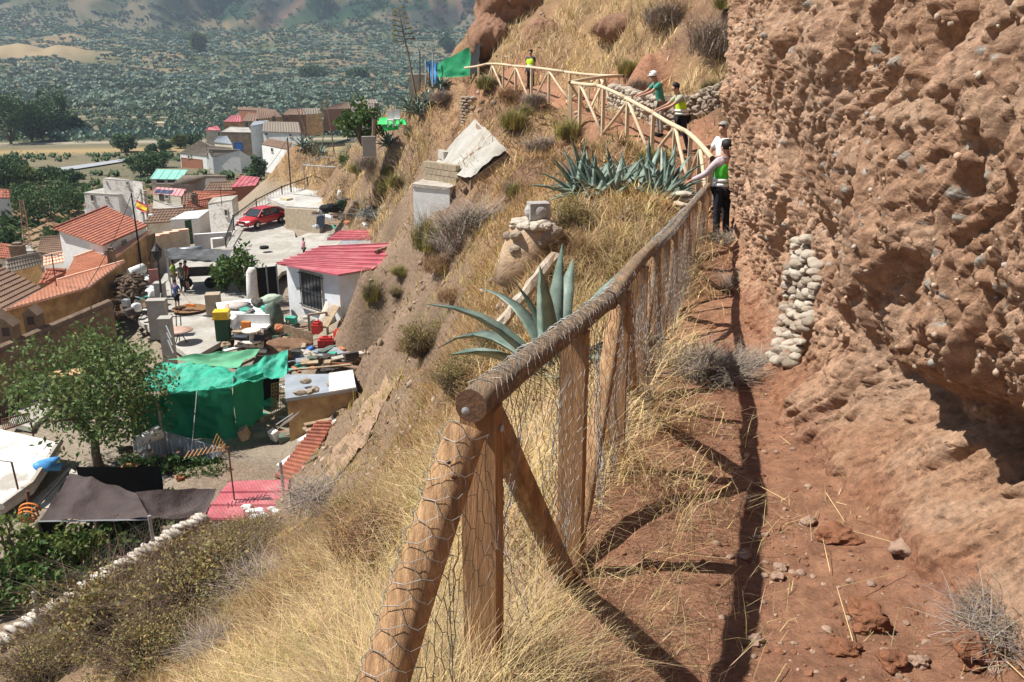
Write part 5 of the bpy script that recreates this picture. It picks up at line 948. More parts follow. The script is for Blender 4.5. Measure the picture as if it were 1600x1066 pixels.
# concrete pillars and pipe rails
for i, (px, y0, y1, d, w_) in enumerate(((249, 443, 472, 49, .5), (244, 470, 505, 44.5, .85), (258, 498, 525, 40.5, .5))):
    a = P(px, y0, d); lab = ('small concrete pillar behind the lamp post', 'broad concrete pillar at the lamp post', 'concrete pillar beside the round pink table')[i]; b = MB(); h = a[2]-(CAMZ-13.8); b.box(a-[0, 0, h/2], (w_, .5, h), .1); b.box(a+[0, 0, .03], (w_+.08, .58, .08), .1); tag(b.obj('pillar', CONC), lab, 'pillar')
b = MB(); a = P(332, 460, 48); b.box(a-[0, 0, .55], (.75, .7, 1.2), .2); tag(b.obj('pillar', BLOCKM), 'square tan pillar right of the sweeping man', 'pillar')
for lab, A, B in (('pale pipe rail between the rear pillars', P(252, 455, 48.5), P(249, 478, 45)), ('pale pipe rail running down to the round table', P(257, 503, 41), P(268, 528, 38))):
    bars('pipe_rail', lab, 'railing', [[A, B], [A-[0, 0, .35], B-[0, 0, .35]], [A-[0, 0, .7], B-[0, 0, .7]]], GALV, .03)
def round_table(px, py, z, r, lab, m):
    p = PZ(px, py, z); t = thing('round_table', lab, 'table', p-[0, 0, .75]); b = MB(); b.lathe(p, [(r, -.03), (r*1.03, 0), (r, .03), (r*.3, .035)], 22); b.obj('table_top', m, t, True)
    for k in range(3): a = k*2.1; b = MB(); b.tube([p, p+[math.cos(a)*r*.6, math.sin(a)*r*.6, -.75]], .025, 5); b.obj('leg', IRON, t)
round_table(280, 516, -12.95, .62, 'round pink table with a brown stain in the yard', mat('pink_table', (.50, .36, .32), .7, .1, 2., .05, 10., col2=(.35, .2, .12), mixscale=1.2))
p = PZ(298, 478, -13.5); t = thing('broom', 'long-handled broom held by the man in the yard', 'broom', p); b = MB(); b.tube([p+[0, 0, .1], P(286, 458, 50.3)], .02, 5); b.obj('handle', TIMB, t); b = MB(); b.box(p+[0, 0, .05], (.5, .1, .1), -.3); b.obj('brush', PLO, t)
b = MB(); b.lathe(PZ(296, 482, -13.52), [(.001, 0), (.95, .003), (.6, .006)], 20); structure(b.obj('brown_patch', mat('brown_soil', (.24, .13, .06), .4, .2)))  # flat brown disc on the yard floor beside the sweeping man
# scrap tables
t = thing('scrap_table', 'large white board table heaped with scrap', 'table', PZ(400, 505, -13.5)); Q = [PZ(345, 500, -12.6), PZ(428, 490, -12.6), PZ(415, 465, -12.6), PZ(337, 473, -12.6)]; b = MB(); b.poly(Q, .06); b.obj('board', PLW, t)
for p in Q: b = MB(); b.bar(p, p-[0, 0, .9], .06); b.obj('leg', TIMBD, t)
b = MB(); b.lathe(PZ(372, 478, -12.5), [(.62, 0), (.66, .05), (.2, .14)], 20); tag(b.obj('satellite_dish', mat('dish_grey', (.42, .37, .34), .7), None, True), 'round grey dish lying on the white board', 'dish')
b = MB(); b.poly([PZ(346, 488, -12.5), PZ(357, 487, -12.5), PZ(356, 473, -12.35)], .05); tag(b.obj('pink_board', mat('salmon', (.62, .33, .24), .8)), 'salmon triangular board on the white table', 'board')
for i, (px, py, z, sz, m, nm, lab) in enumerate(((384, 484, -12.4, (.6, .4, .25), PLT, 'plastic_tray', 'teal tray among the scrap'), (391, 487, -12.4, (.5, .35, .3), mat('scrap_grey', (.2, .22, .2), .8), 'machine_part', 'grey machine part among the scrap'), (402, 472, -12.4, (.9, .6, .4), JUNKM, 'scrap_heap', 'dark pile of small scrap behind the dish'), (415, 481, -12.4, (.55, .4, .3), PLT, 'plastic_tub', 'teal tub at the right of the scrap table'), (425, 468, -12.5, (1.3, .8, .5), mat('pale_green_cloth', (.38, .45, .36), .9), 'tarp_bundle', 'pale green tarpaulin bundle beside the black gate'), (428, 498, -12.9, (.8, .9, 1.6), mat('grey_green_bag', (.11, .15, .12), .8, .2, 3., .2, 6.), 'garden_bag', 'tall grey-green garden bag beside the shed'))):
    b = MB(); b.rock(PZ(px, py, z), sz, i+60, 2, .25, i); tag(b.obj(nm, m, None, i > 3), lab, nm.split('_')[-1])
p = PZ(350, 530, -13.5); t = thing('waste_bin', 'dark green bin with a yellow lid', 'bin', p); b = MB(); b.box(p+[0, 0, .55], (.62, .6, 1.1), .1); b.obj('body', PLG, t); b = MB(); b.box(p+[0, 0, 1.28], (.72, .66, .36), .1); b.box(p+[0, 0, 1.12], (.76, .7, .08), .1); b.obj('lid', PLY, t)
t = thing('bathtub', 'white plastic tub with an orange box standing in it', 'tub', PZ(392, 520, -13.3)); b = MB(); p = PZ(393, 510, -12.8); b.box(p+[0, .3, .25], (1.7, .1, .55), -.05); b.box(p, (1.7, .7, .1), -.05); b.box(p+[-.8, 0, .2], (.1, .7, .5)); b.obj('shell', PLW, t)
b = MB(); b.box(PZ(388, 508, -12.5)+[0, -.35, 0], (.42, .2, .55), -.15); tag(b.obj('orange_box', PLO), 'orange plastic box in the white tub', 'box')
t = thing('tile_stack', 'stack of corrugated white tiles with a dark tarp between', 'tiles', PZ(390, 545, -13.3)); A = PZ(366, 542, -12.9); B = PZ(412, 542, -12.9); V, F = tile_sheet([A, B, PZ(412, 515, -12.5), PZ(367, 518, -12.5)], pitch=.3, row=.5, amp=.1); mk('corrugated_sheet', V, F, TILEW, t)
b = MB(); b.rock(PZ(390, 528, -12.5), (1.6, .7, .3), 5, 2, .3); b.obj('dark_tarp', mat('blue_black', (.035, .04, .055), .7), t, True); b = MB(); b.box(PZ(385, 518, -12.4), (1.3, .35, .06), .05); b.obj('plank', TIMB, t)
p = PZ(394, 534, -12.6); t = thing('cable_spool', 'pale wooden cable spool on the tile stack', 'spool', p)
for z in (0, .5): b = MB(); b.lathe(p+[0, 0, z], [(.4, 0), (.42, .03), (.4, .06), (.05, .061)], 18); b.obj('disc', mat('pale_ply', (.60, .56, .47), .8), t)
b = MB(); b.lathe(p, [(.12, 0), (.12, .5)], 10); b.obj('core', CONC, t)
t = thing('yard_gate', 'black sheet metal gate between post and shed', 'gate', PZ(418, 470, -13.6)); A, B = PZ(404, 466, -13.4), PZ(436, 462, -13.4); b = MB(); b.poly([A, B, B+[0, 0, 1.75], A+[0, 0, 1.75]], .04, (0, -1, 0)); b.obj('panel', BLKC, t)
for a in (A, B, (A+B)/2): b = MB(); b.bar(a+[0, -.05, 0], a+[0, -.05, 1.85], .07); b.obj('bar', GALV, t)
b = MB(); a = PZ(396, 472, -13.5); b.tube([a, a+[0, 0, .8], a+[.05, 0, 1.7], a+[.1, 0, 1.95]], [.36, .31, .29, .2], 10, jit=.05); tag(b.obj('gate_post', WHITE2, None, True), 'rounded whitewashed gate post', 'gate post')
b = MB(); b.poly([PZ(430, 480, -13.2), PZ(448, 500, -13.2), PZ(440, 512, -13.2), PZ(420, 495, -13.2)], .3); structure(b.obj('path_slab', CONCL))
for i in range(16):
    rr = random.Random(i+9); b = MB(); b.rock(PZ(rr.uniform(436, 480), rr.uniform(500, 560), -13.3), (rr.uniform(.5, 1.1), rr.uniform(.4, .7), rr.uniform(.2, .5)), i+80, 1, .35, i); tag(b.obj('rubble_block', (CONCL, STUCCO, BLOCKM)[i % 3]), 'rubble lump in the yard before the barred shed', 'rubble', 'rubble of the scrap yard')
b = MB(); b.rock(PZ(455, 545, -13.2), (2.2, 1.6, .9), 91, 3, .3); tag(b.obj('earth_heap', mat('loose_earth', (.19, .11, .065), .95, .2, 6., .4, 14.), None, True), 'heap of brown earth behind the blue scoop', 'earth heap')
# dark wire enclosure right of the green shelter
t = thing('wire_mesh_screen', 'wire mesh panel in the shade below the green flap', 'mesh panel', PZ(432, 655, -13.6)); Q = [PZ(424, 652, -13.3), PZ(449, 648, -13.2), PZ(449, 594, -11.7), PZ(424, 600, -11.8)]; b = MB()
for k in range(10): b.bar(lerp4(Q, k/9, 0), lerp4(Q, k/9, 1), .02); b.bar(lerp4(Q, 0, k/9), lerp4(Q, 1, k/9), .02)
b.obj('mesh', mat('mesh_wire', (.30, .24, .12), .7), t)
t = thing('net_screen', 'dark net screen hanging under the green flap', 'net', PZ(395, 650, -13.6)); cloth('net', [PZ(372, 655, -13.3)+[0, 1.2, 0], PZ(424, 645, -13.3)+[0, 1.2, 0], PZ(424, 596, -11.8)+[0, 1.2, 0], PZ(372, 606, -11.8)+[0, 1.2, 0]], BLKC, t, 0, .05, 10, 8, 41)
t = thing('tv_antenna', 'small comb antenna beside the ochre hut', 'antenna', PZ(432, 660, -12.4)); b = MB(); A, B = PZ(431, 664, -12.1), PZ(458, 646, -11.9); b.bar(A, B, .03); b.obj('boom', STEEL, t)
for k in range(8): c = A+(B-A)*(k/8); b = MB(); b.bar(c+[-.02, .0, -.2], c+[.3, .1, .1], .015); b.obj('element', STEEL, t)
# pots
for i, (px, py, s, lab) in enumerate(((205, 748, 1.35, 'large terracotta pot with a bushy plant'), (234, 740, .9, 'pale pot behind the large terracotta pot'), (284, 757, .9, 'terracotta pot at the left of the pot row'), (296, 756, .8, 'small terracotta pot, second in the pot row'), (314, 757, .9, 'terracotta pot in the middle of the pot row'), (327, 757, .9, 'terracotta pot fourth in the pot row'), (337, 758, 1.0, 'broad terracotta pot near the antenna pole'), (350, 752, 1.0, 'terracotta pot at the right end of the pot row'))): pot(px, py, -13.0, s, lab)
# ---- terrace furniture and litter ----
t = thing('sofa', 'old tan two-seat sofa out on the terrace', 'sofa', PZ(510, 290, -11.5)); p = PZ(512, 292, -11.5); rz = .45; b = MB(); b.box(p+[0, 0, .22], (2.0, .8, .3), rz); b.obj('seat', mat('tan_cloth', (.36, .26, .14), .9), t); b = MB(); b.box(p+[-.35*math.sin(rz)-.1, .38, .55], (2.0, .25, .8), rz); b.obj('backrest', mat('tan_cloth', (0, 0, 0)), t)
for s in (-1, 1): b = MB(); b.box(p+[s*.98*math.cos(rz), s*.98*math.sin(rz), .35], (.24, .85, .62), rz); b.obj('armrest', mat('tan_cloth', (0, 0, 0)), t)
t = thing('pergola_frame', 'bare grey pipe pergola frame on the terrace', 'pergola', PZ(520, 290, -11.5)); A, B, C_, D_ = P(474, 258, 79), P(539, 262, 74), P(560, 252, 78), P(502, 245, 84)
for a, c in ((A, B), (B, C_), (C_, D_), (D_, A), ((A+B)/2, (C_+D_)/2)): b = MB(); b.tube([a, c], .05, 5); b.obj('top_bar', GALV, t)
for a in (A, B, C_, D_): b = MB(); b.tube([a, a-[0, 0, 2.3]], .05, 5); b.obj('post', GALV, t)
for i, (px, py, z, sz, m, nm, lab) in enumerate(((488, 276, -11.1, (1.2, .5, 1.0), mat('navy_cloth', (0, 0, 0)), 'clothes_bundle', 'dark blue clothes hung on the terrace railing'), (493, 282, -11.2, (.6, .5, .9), PLW, 'laundry', 'white laundry beside the sofa'), (531, 306, -11.0, (.5, .4, 1.0), PLW, 'umbrella_cloth', 'folded white sunshade over the rubbish'), (518, 325, -11.4, (1.5, .8, .8), BLKC, 'rubbish_bag', 'black rubbish bags at the heap'), (533, 322, -11.4, (.7, .6, .7), PLG, 'rubbish_bag', 'green rubbish bag at the heap'), (502, 333, -11.9, (.5, .5, .9), mat('grey_sack', (.5, .5, .47), .8), 'feed_sack', 'upright pale sack by the block wall'), (515, 338, -12.0, (1.0, .7, .5), PLW, 'plastic_bag', 'white bags on the rubbish heap'), (530, 337, -12.0, (1.2, .7, .5), mat('grey_white', (.55, .57, .6), .7), 'plastic_bag', 'grey-white bags right of the white ones'), (572, 352, -11.6, (1.0, .6, .6), PLW, 'plastic_bag', 'white bag under the scrap metal'), (565, 325, -11.0, (.9, .6, .6), BLKC, 'tyre_heap', 'black tyres at the top of the scrap'), (582, 338, -11.0, (1.5, .9, 1.3), JUNKM, 'scrap_heap', 'tangled dark scrap metal heap below the shrub'), (597, 345, -11.0, (.8, .6, .8), mat('scrap_grey', (0, 0, 0)), 'scrap_heap', 'grey scrap right of the tangled heap'), (550, 333, -11.3, (1.1, 1.0, 1.7), STUCCO, 'earth_stub', 'brown earth stub between the rubbish heaps'), (544, 315, -11.2, (1.6, .8, .6), JUNKM, 'scrap_heap', 'low dark scrap strip behind the bags'))):
    b = MB(); b.rock(PZ(px, py, z), sz, i+20, 3, .4, i); tag(b.obj(nm, m), lab, nm.split('_')[-1])
b = MB(); rr = random.Random(8)
for k in range(40): c = PZ(rr.uniform(562, 600), rr.uniform(325, 350), -10.9)+[0, 0, rr.uniform(0, .7)]; e = np.array([rr.gauss(0, 1), rr.gauss(0, 1), rr.gauss(0, .7)])*.4; b.bar(c-e, c+e, .04)
tag(b.obj('scrap_metal', mat('scrap_grey', (0, 0, 0))), 'bent grey scrap bars sticking out of the heap', 'scrap metal')
t = thing('blue_board', 'blue panel leaning on the rubbish slope', 'panel', PZ(500, 358, -12.7)); A, B = PZ(494, 358, -12.7), PZ(507, 355, -12.7); b = MB(); b.poly([A, B, B+[0, .5, .85], A+[0, .5, .85]], .05, (0, -1, 0)); b.obj('sheet', mat('slate_blue', (.10, .15, .24), .6), t)
for px, py, lab in ((600, 330, 'grey tub on the white parapet'), (621, 328, 'white basin on the white parapet'), (635, 335, 'dark bucket on the white parapet')): b = MB(); b.lathe(PZ(px, py, -10.2), [(.2, 0), (.26, .35), (.24, .35), (.18, .04)], 12); tag(b.obj('bucket', CONCL if px < 630 else JUNKM, None, True), lab, 'bucket')
wallbetween('parapet', 'low white parapet below the white hillside building', PZ(597, 337, -10.6), PZ(648, 343, -10.4), -12.5, .35, WHITE2)
# fallen bit of board and chair remnants on the terrace
plank('plank', 'pale mattress board lying behind the car', PZ(443, 312, -11.9)+[0, 0, .1], PZ(453, 314, -11.9)+[0, 0, .1], .6, .2, mat('foam', (.52, .45, .3), .9), 'board')
# loose clutter of the yards
CLM = [(TIMB, 'tan wooden'), (PLW, 'white plastic'), (STUCCO, 'brown clay'), (JUNKM, 'black scrap'), (SHEETM, 'grey metal'), (BLOCKM, 'tan concrete'), (TIMBD, 'dark wooden'), (CONCL, 'pale concrete'), (TILEB, 'brown tile'), (mat('grey_green_bag', (0, 0, 0)), 'grey-green'), (TERRA, 'terracotta red'), (PLT, 'teal plastic')]
for gname, lab, (x0, x1, y0, y1), z, n, sd in (('odds and ends in the scrap yard', 'lying in the scrap yard before the barred shed', (352, 470, 495, 560), -13.35, 46, 1), ('odds and ends under the green flap', 'lying on the ground below the green flap', (372, 450, 600, 690), -13.4, 30, 2), ('odds and ends by the pots', 'lying in the yard behind the shade cloth', (190, 350, 705, 765), -13.3, 34, 3), ('odds and ends on the hut roofs', 'lying behind the hut roof', (455, 556, 542, 582), -11.5, 30, 4), ('odds and ends by the terrace rubbish', 'dumped at the terrace rubbish heap', (490, 605, 318, 356), -11.9, 44, 5), ('odds and ends at the wood pile', 'lying on the firewood heap', (180, 245, 430, 490), -13.0, 26, 6)):
    rr = random.Random(sd)
    for k in range(n):
        p = PZ(rr.uniform(x0, x1), rr.uniform(y0, y1), z)+[0, 0, rr.uniform(0, .25)]; a = rr.uniform(0, 3.2); tl = rr.uniform(-.35, .35); M = np.array(Matrix.Rotation(a, 3, 'Z') @ Matrix.Rotation(tl, 3, 'X')); kd = rr.random(); b = MB()
        if kd < .45: b.box(p, (rr.uniform(.5, 1.4), rr.uniform(.08, .3), .04), M=M); nm = 'board'
        elif kd < .75: b.box(p, (rr.uniform(.25, .6), rr.uniform(.2, .45), rr.uniform(.15, .4)), M=M); nm = 'box'
        else: b.rock(p, (rr.uniform(.3, .7), rr.uniform(.25, .5), rr.uniform(.15, .4)), k+sd*50, 2, .45, a); nm = 'bag'
        mm, ww = rr.choice(CLM); tag(b.obj('junk_'+nm, mm), ww+' '+(nm if nm != 'bag' else 'lump')+' '+lab, 'junk', gname)
# overhead cables and roof aerials
def cable(label, A, B, sag, r=.02):
    pts = [A+(B-A)*u-np.array([0, 0, sag*4*u*(1-u)]) for u in np.linspace(0, 1, 14)]; b = MB(); b.tube(pts, r, 4); tag(b.obj('cable', BLKC), label, 'cable')
cable('cable from the utility pole down over the red tile roof', P(219, 300, 78), P(160, 400, 50), .5); cable('cable from the utility pole to the solar panel house', P(219, 300, 78), P(262, 312, 88), .4); cable('cable from the flag pole towards the rough white house', P(219, 302, 78), P(340, 316, 72), .8); cable('cable between the black pole and the utility pole', P(205, 304, 60), P(219, 300, 78), .4); cable('cable from the black pole to the dark gate', P(205, 304, 60), P(120, 470, 42), .5); cable('cable crossing behind the railing pole', P(449, 217, 72), P(372, 290, 85), .9)
for i, (px, py, d, lab) in enumerate(((84, 420, 47, 'rusty aerial on the cottage below the white gable'), (322, 226, 150, 'aerial on the big grey roof'), (288, 300, 95, 'aerial on the orange gable house'), (430, 180, 170, 'aerial on the wide brown roof'), (143, 284, 105, 'aerial on the tan house'), (345, 305, 80, 'aerial behind the rough white wall'))):
    p = P(px, py, d); h = 1.6; t = thing('tv_antenna', lab, 'antenna', p-[0, 0, 1.0]); b = MB(); b.tube([p-[0, 0, 1.0], p+[0, 0, h*.5]], .03, 5); b.obj('mast', RUST, t); b = MB(); b.bar(p+[-.5, 0, h*.45], p+[.5, 0, h*.45], .03)
    for k in range(5): b.bar(p+[-.45+.22*k, -.25, h*.45], p+[-.45+.22*k, .25, h*.45], .02)
    b.obj('boom', GALV, t)
# ---------------- hillside buildings, walls and ruins ----------------
_b = on(672, 343, 25, 75); _d = _b[1]*CP-(_b[2]-CAMZ)*SP
def zd(px, py, d): return (px, py, float((ray(px, py)*d)[2]))
t, Q = building('hillside_building', 'white hillside building with block parapet', [[zd(645, 287, _d), zd(702, 293, _d-.5), zd(728, 283, _d+1.3), zd(668, 277, _d+2)]], float(_b[2]-CAMZ-1.5), WHITE, CONCL, 'flat', cat='building', over=.05)
for r in range(3):
    for k in range(8):
        b = MB(); A, B = P(664, 281, _d+1.2), P(716, 289, _d+.3); e = (B-A)/8; b.box(A+e*(k+.5+.4*(r % 2))+[0, .2, .13+r*.24], (np.linalg.norm(e)*.96, .3, .22), math.atan2(e[1], e[0])); b.obj('block', BLOCKM, t)
t = thing('concrete_chute', 'broad grey concrete chute running down the hillside', 'concrete slope', on(735, 240, 25, 75)); Q2 = [np.array(q) for q in ((672, 262), (735, 277), (792, 232), (742, 186))]
_N = 11; _cd = np.array([[(lambda p: p[1]*CP-(p[2]-CAMZ)*SP)(on(*lerp4(Q2, u/(_N-1), v/(_N-1)), 25, 75)) for u in range(_N)] for v in range(_N)])
_pd = np.pad(_cd, 1, 'edge'); _cd = np.min([_pd[a:a+_N, b_:b_+_N] for a in range(3) for b_ in range(3)], 0)
for _ in range(7): _pd = np.pad(_cd, 1, 'edge'); _cd = np.mean([_pd[a:a+_N, b_:b_+_N] for a in range(3) for b_ in range(3)], 0)
def chf(u, v, dz=0.):
    q = lerp4(Q2, u, v); a, c = min(u*(_N-1), _N-1.001), min(v*(_N-1), _N-1.001); i, j = int(a), int(c); a -= i; c -= j; d = (_cd[j, i]*(1-a)+_cd[j, i+1]*a)*(1-c)+(_cd[j+1, i]*(1-a)+_cd[j+1, i+1]*a)*c-.8
    return P(q[0], q[1], d)+np.array([0, 0, dz+.06*float(fbm(np.array([u*6.]), np.array([v*6.]), None, 3, 5)[0])])
Q = [chf(0, 0), chf(1, 0), chf(1, 1), chf(0, 1)]
b = MB(); b.grid(chf, 26, 26); b.obj('slab', CONC, t, True)
b = MB(); b.poly([lerp4(Q, u, v)-[0, 0, .12] for u, v in ((0, 0), (1, 0), (1, 1), (0, 1))], .45); b.obj('footing', STUCCO, t)
b = MB(); b.box(chf(.05, .25)+[0, 0, .1], (.25, 1.2, .4), .3); b.obj('kerb', CONCL, t)
t = thing('timber_trestle', 'broken timber A-frame at the foot of the chute', 'frame', P(775, 245, 42.5)); A = P(778, 216, 43)
for px, py in ((765, 242), (791, 240)): b = MB(); b.bar(A, P(px, py, 42.5), .1); b.obj('leg', TIMBD, t)
b = MB(); b.rock(P(772, 252, 42.3), (1.4, .8, .5), 3, 2, .3); tag(b.obj('rubble_heap', STONEM), 'stone rubble beneath the timber frame', 'rubble')
def stonewall(name, label, A, B, h, rows, sl, m, cat='wall', th=.4, seed=1, squash=.95, base=True, jz=.02):
    A = np.array(A); B = np.array(B); t = thing(name, label, cat, (A+B)/2); r = random.Random(seed); e = B-A; L = math.hypot(e[0], e[1]); u = e/L; rz = math.atan2(u[1], u[0]); n = np.array([u[1], -u[0], 0]); rh = h/rows
    for i in range(rows):
        x = r.uniform(-sl*.4, 0)
        while x < L:
            w_ = sl*r.uniform(.65, 1.4); b = MB(); b.rock(A+u*(x+w_/2)+[0, 0, rh*(i+.5)+r.uniform(-jz, jz)]+n*r.uniform(-.04, .04), (w_*1.1, th*r.uniform(.85, 1.15), rh*r.uniform(.9, 1.45)), r.randrange(999), 2, .34, rz+r.uniform(-.2, .2)); b.obj('stone', m, t); x += w_*squash
    if base: b = MB(); b.box((A+B)/2+[0, 0, h/2-.1]+(-n*.05), (L, th*.6, h+.1), rz); b.obj('mortar', STUCCO, t)
    return t
def gat(p, dz=0): p = np.array(p); p[2] = G(p[0], p[1])+dz; return p
stonewall('stone_wall', 'rubble stone wall behind the man in the white helmet', gat(P(955, 190, 29.5), -.15), gat(P(1022, 205, 27), -.15), 1.15, 6, .27, STONEL, seed=2)
stonewall('stone_wall', 'low rubble stone wall running into the cliff', gat(P(1022, 205, 27), -.15), gat(P(1135, 205, 25), -.15), .75, 4, .27, STONEM, seed=3)
t = thing('stone_pillar', 'ruined dry-stone pillar on the grassy slope', 'stone pillar', gat(P(740, 200, 46.5))); c0 = P(738, 198, 46.5); rr = random.Random(5)
for i in range(11):
    for k in range(9): a = k*.7+i*.35; b = MB(); b.rock(c0+[math.cos(a)*.46, math.sin(a)*.4, i*.155-.1], (.34, .34, .165), i*9+k, 1, .18, a); b.obj('stone', STONEM, t)
b = MB(); b.lathe(c0-[0, 0, .2], [(.42, 0), (.40, 1.7)], 9); b.obj('core', STUCCO, t)
# ruined masonry pillar with a block on top, near the fence
t = thing('masonry_pillar', 'crumbling plastered pillar topped by a grey stone block', 'pillar', gat(P(825, 430, 13.5))); c0 = gat(P(828, 430, 13.5), -.3); top = P(838, 345, 13.5)[2]; H = top-c0[2]; rr = random.Random(9)
b = MB(); b.tube([c0+[-.12, 0, 0], c0+[-.05, 0, H*.5], c0+[.02, 0, H*.95]], [.44, .37, .31], 14, jit=.08); b.obj('plaster_core', mat('warm_plaster', (.46, .33, .22), .95, .15, 4., .3, 12., col2=(.36, .24, .15), mixscale=1.5), t, True)
for k in range(9): a = k*.7; b = MB(); b.rock(c0+[math.cos(a)*.19+.03, math.sin(a)*.19, H], (.32, .26, .15), k+3, 2, .3, a); b.obj('cap_stone', STONEL, t)
b = MB(); b.rock(c0+[.12, .05, H+.17], (.40, .34, .30), 77, 3, .08); b.box(c0+[.12, .05, H+.19], (.3, .26, .24), .2); b.obj('top_block', mat('grey_stone', (.36, .34, .32), .9, .15, 8., .3, 30.), t)
b = MB(); rr = random.Random(3)
for k in range(10): a = rr.uniform(0, 6.28); b.rock(c0+[math.cos(a)*.30, math.sin(a)*.3, H*rr.uniform(.6, .9)], (.22, .2, .16), k, 1, .2)
b.obj('exposed_stone', STONEM, t)
b = MB(); b.tube([P(868, 400, 12.6)+(P(778, 512, 11.5)-P(868, 400, 12.6))*k/9 for k in range(10)], .085, 7, jit=.25); tag(b.obj('stone_slab', mat('white_stone', (.46, .40, .32), .9, .2, 5., .3, 20., col2=(.33, .25, .18), mixscale=2.)), 'long white stone slab sloping below the pillar', 'slab')
b = MB(); b.rock(P(856, 372, 13.2), (.5, .3, .4), 7, 2, .3); tag(b.obj('stone', STONEM), 'dark stone beside the crumbling pillar', 'stone')
# white stone stack by the agaves
t = thing('stone_stack', 'stack of flat white stones by the agave bed', 'stone stack', gat(P(1066, 312, 16.2))); c0 = gat(P(1068, 312, 16.2))
for i in range(8): b = MB(); b.rock(c0+[.06*math.sin(i*2.3), -.05, .07+i*.085], (.42-.015*i, .3, .10), i+11, 2, .14, i); b.obj('flat_stone', STONEL, t)
for i, (px, py, d) in enumerate(((1005, 318, 16), (1012, 322, 15.8), (980, 340, 15), (1062, 345, 13.5), (1088, 320, 15))): b = MB(); b.rock(gat(P(px, py, d), .04), (.22, .16, .12), i+5, 2, .25); tag(b.obj('stone', STONEL), ('flat pale stone left of the agave foot', 'pale stone at the edge of the agave bed', 'small white stone below the agaves', 'white stone beside the fence', 'pale stone under the stone stack')[i], 'stone')
# rounded-stone wall built into the cliff
t = thing('cobble_wall', 'old wall of rounded cobbles set into the cliff', 'wall', P(1245, 560, 8)); rr = random.Random(12); pts = []
for i in range(20):
    py = 376+i*9.9; xs = np.interp(py, [370, 430, 500, 565], [1248, 1236, 1222, 1212]); xe = np.interp(py, [370, 430, 500, 565], [1266, 1284, 1276, 1240]); x = xs+rr.uniform(-3, 5)
    while x < xe: pts.append((x, py+rr.uniform(-3, 3))); x += rr.uniform(10, 17)
hits = cliff_hit(pts)
for k, h in enumerate(hits):
    if h is None or np.hypot(h[0], h[1]) > 12: continue
    w_ = rr.uniform(.07, .12); b = MB(); b.rock(np.array(h)-ray(*pts[k])*.02, (w_*1.25, w_*1.5, w_*rr.uniform(.6, .95)), rr.randrange(900), 2, .2, rr.uniform(0, 3)); b.obj('cobble', STONEL if rr.random() < .6 else STONEM, t, True)
# pedestal, poles, green and blue netting at the far spur
b = MB(); p = on(652, 146, 30, 80); b.box(p+[0, 0, .45], (1.1, .9, 1.5), .1); b.box(p+[0, 0, 1.23], (1.2, 1.0, .1), .1); tag(b.obj('pedestal', CONCL), 'pale block pedestal on the spur among agaves', 'pedestal')
t = thing('net_fence', 'green netting fence at the end of the far path', 'net fence', P(715, 125, 52))
cloth('net', [P(684, 122, 56), P(735, 118, 54.5), P(736, 72, 54.5), P(684, 100, 56)], mat('bright_green_net', (.02, .30, .13), .7, .15, 3., .1, 8., trans=.3), t, .25, .08, 18, 12, 51); cloth('net', [P(735, 118, 54.5), P(748, 112, 51), P(750, 70, 51), P(736, 72, 54.5)], BLKC, t, 0, .04, 6, 8, 53)
for px, a, c in ((736, 66, 120), (749, 66, 116), (656, 80, 125), (671, 100, 130), (676, 82, 132), (665, 93, 128)): b = MB(); b.tube([P(px, a, 55.5), P(px, c+4, 55.5)], .045, 5); b.obj('post', IRON if px > 700 or px in (656, 671) else GALV, t)
cloth('blue_sheet', [P(676, 132, 56.2), P(683, 130, 56.2), P(684, 98, 56.2), P(664, 96, 56.2)], mat('blue_tarp', (.06, .28, .62), .6), t, 0, .08, 8, 10, 55)
t = thing('green_awning', 'bright green cloth draped over a pole below the agaves', 'awning', P(610, 205, 60)); cloth('cloth', [P(590, 196, 60), P(634, 194, 58), P(633, 186, 58.5), P(594, 186, 60.5)], mat('bright_green_tarp', (.02, .46, .10), .5, .05, 2., .1, 6.), t, .15, .1, 16, 10, 57); cloth('flap', [P(600, 205, 59.8), P(624, 203, 59), P(625, 193, 59), P(598, 195, 59.8)], mat('bright_green_tarp', (0, 0, 0)), t, 0, .08, 8, 6, 58)
b = MB(); b.tube([P(584, 220, 60), P(585, 188, 60.2)], .16, 7); b.obj('post', TIMBD, t); b = MB(); b.tube([P(634, 208, 58.5), P(634, 184, 58.5)], .05, 5); b.obj('post', GALV, t)
b = MB(); A = P(577, 237, 60); b.box(A+[0, 0, .35], (.9, .3, 1.3), .2); tag(b.obj('slab', CONC), 'grey concrete slab below the green awning', 'slab')
for px, py, d, lab in ((620, 186, 58.5, 'white chair beside the green awning'), (610, 188, 59, 'white stool behind the green awning')): b = MB(); p = P(px, py, d); b.box(p, (.4, .4, .06)); b.box(p+[0, .2, .3], (.4, .05, .6)); [b.bar(p+[s, q, 0], p+[s, q, -.45], .05) for s in (-.17, .17) for q in (-.17, .17)]; tag(b.obj('chair', PLW), lab, 'chair')
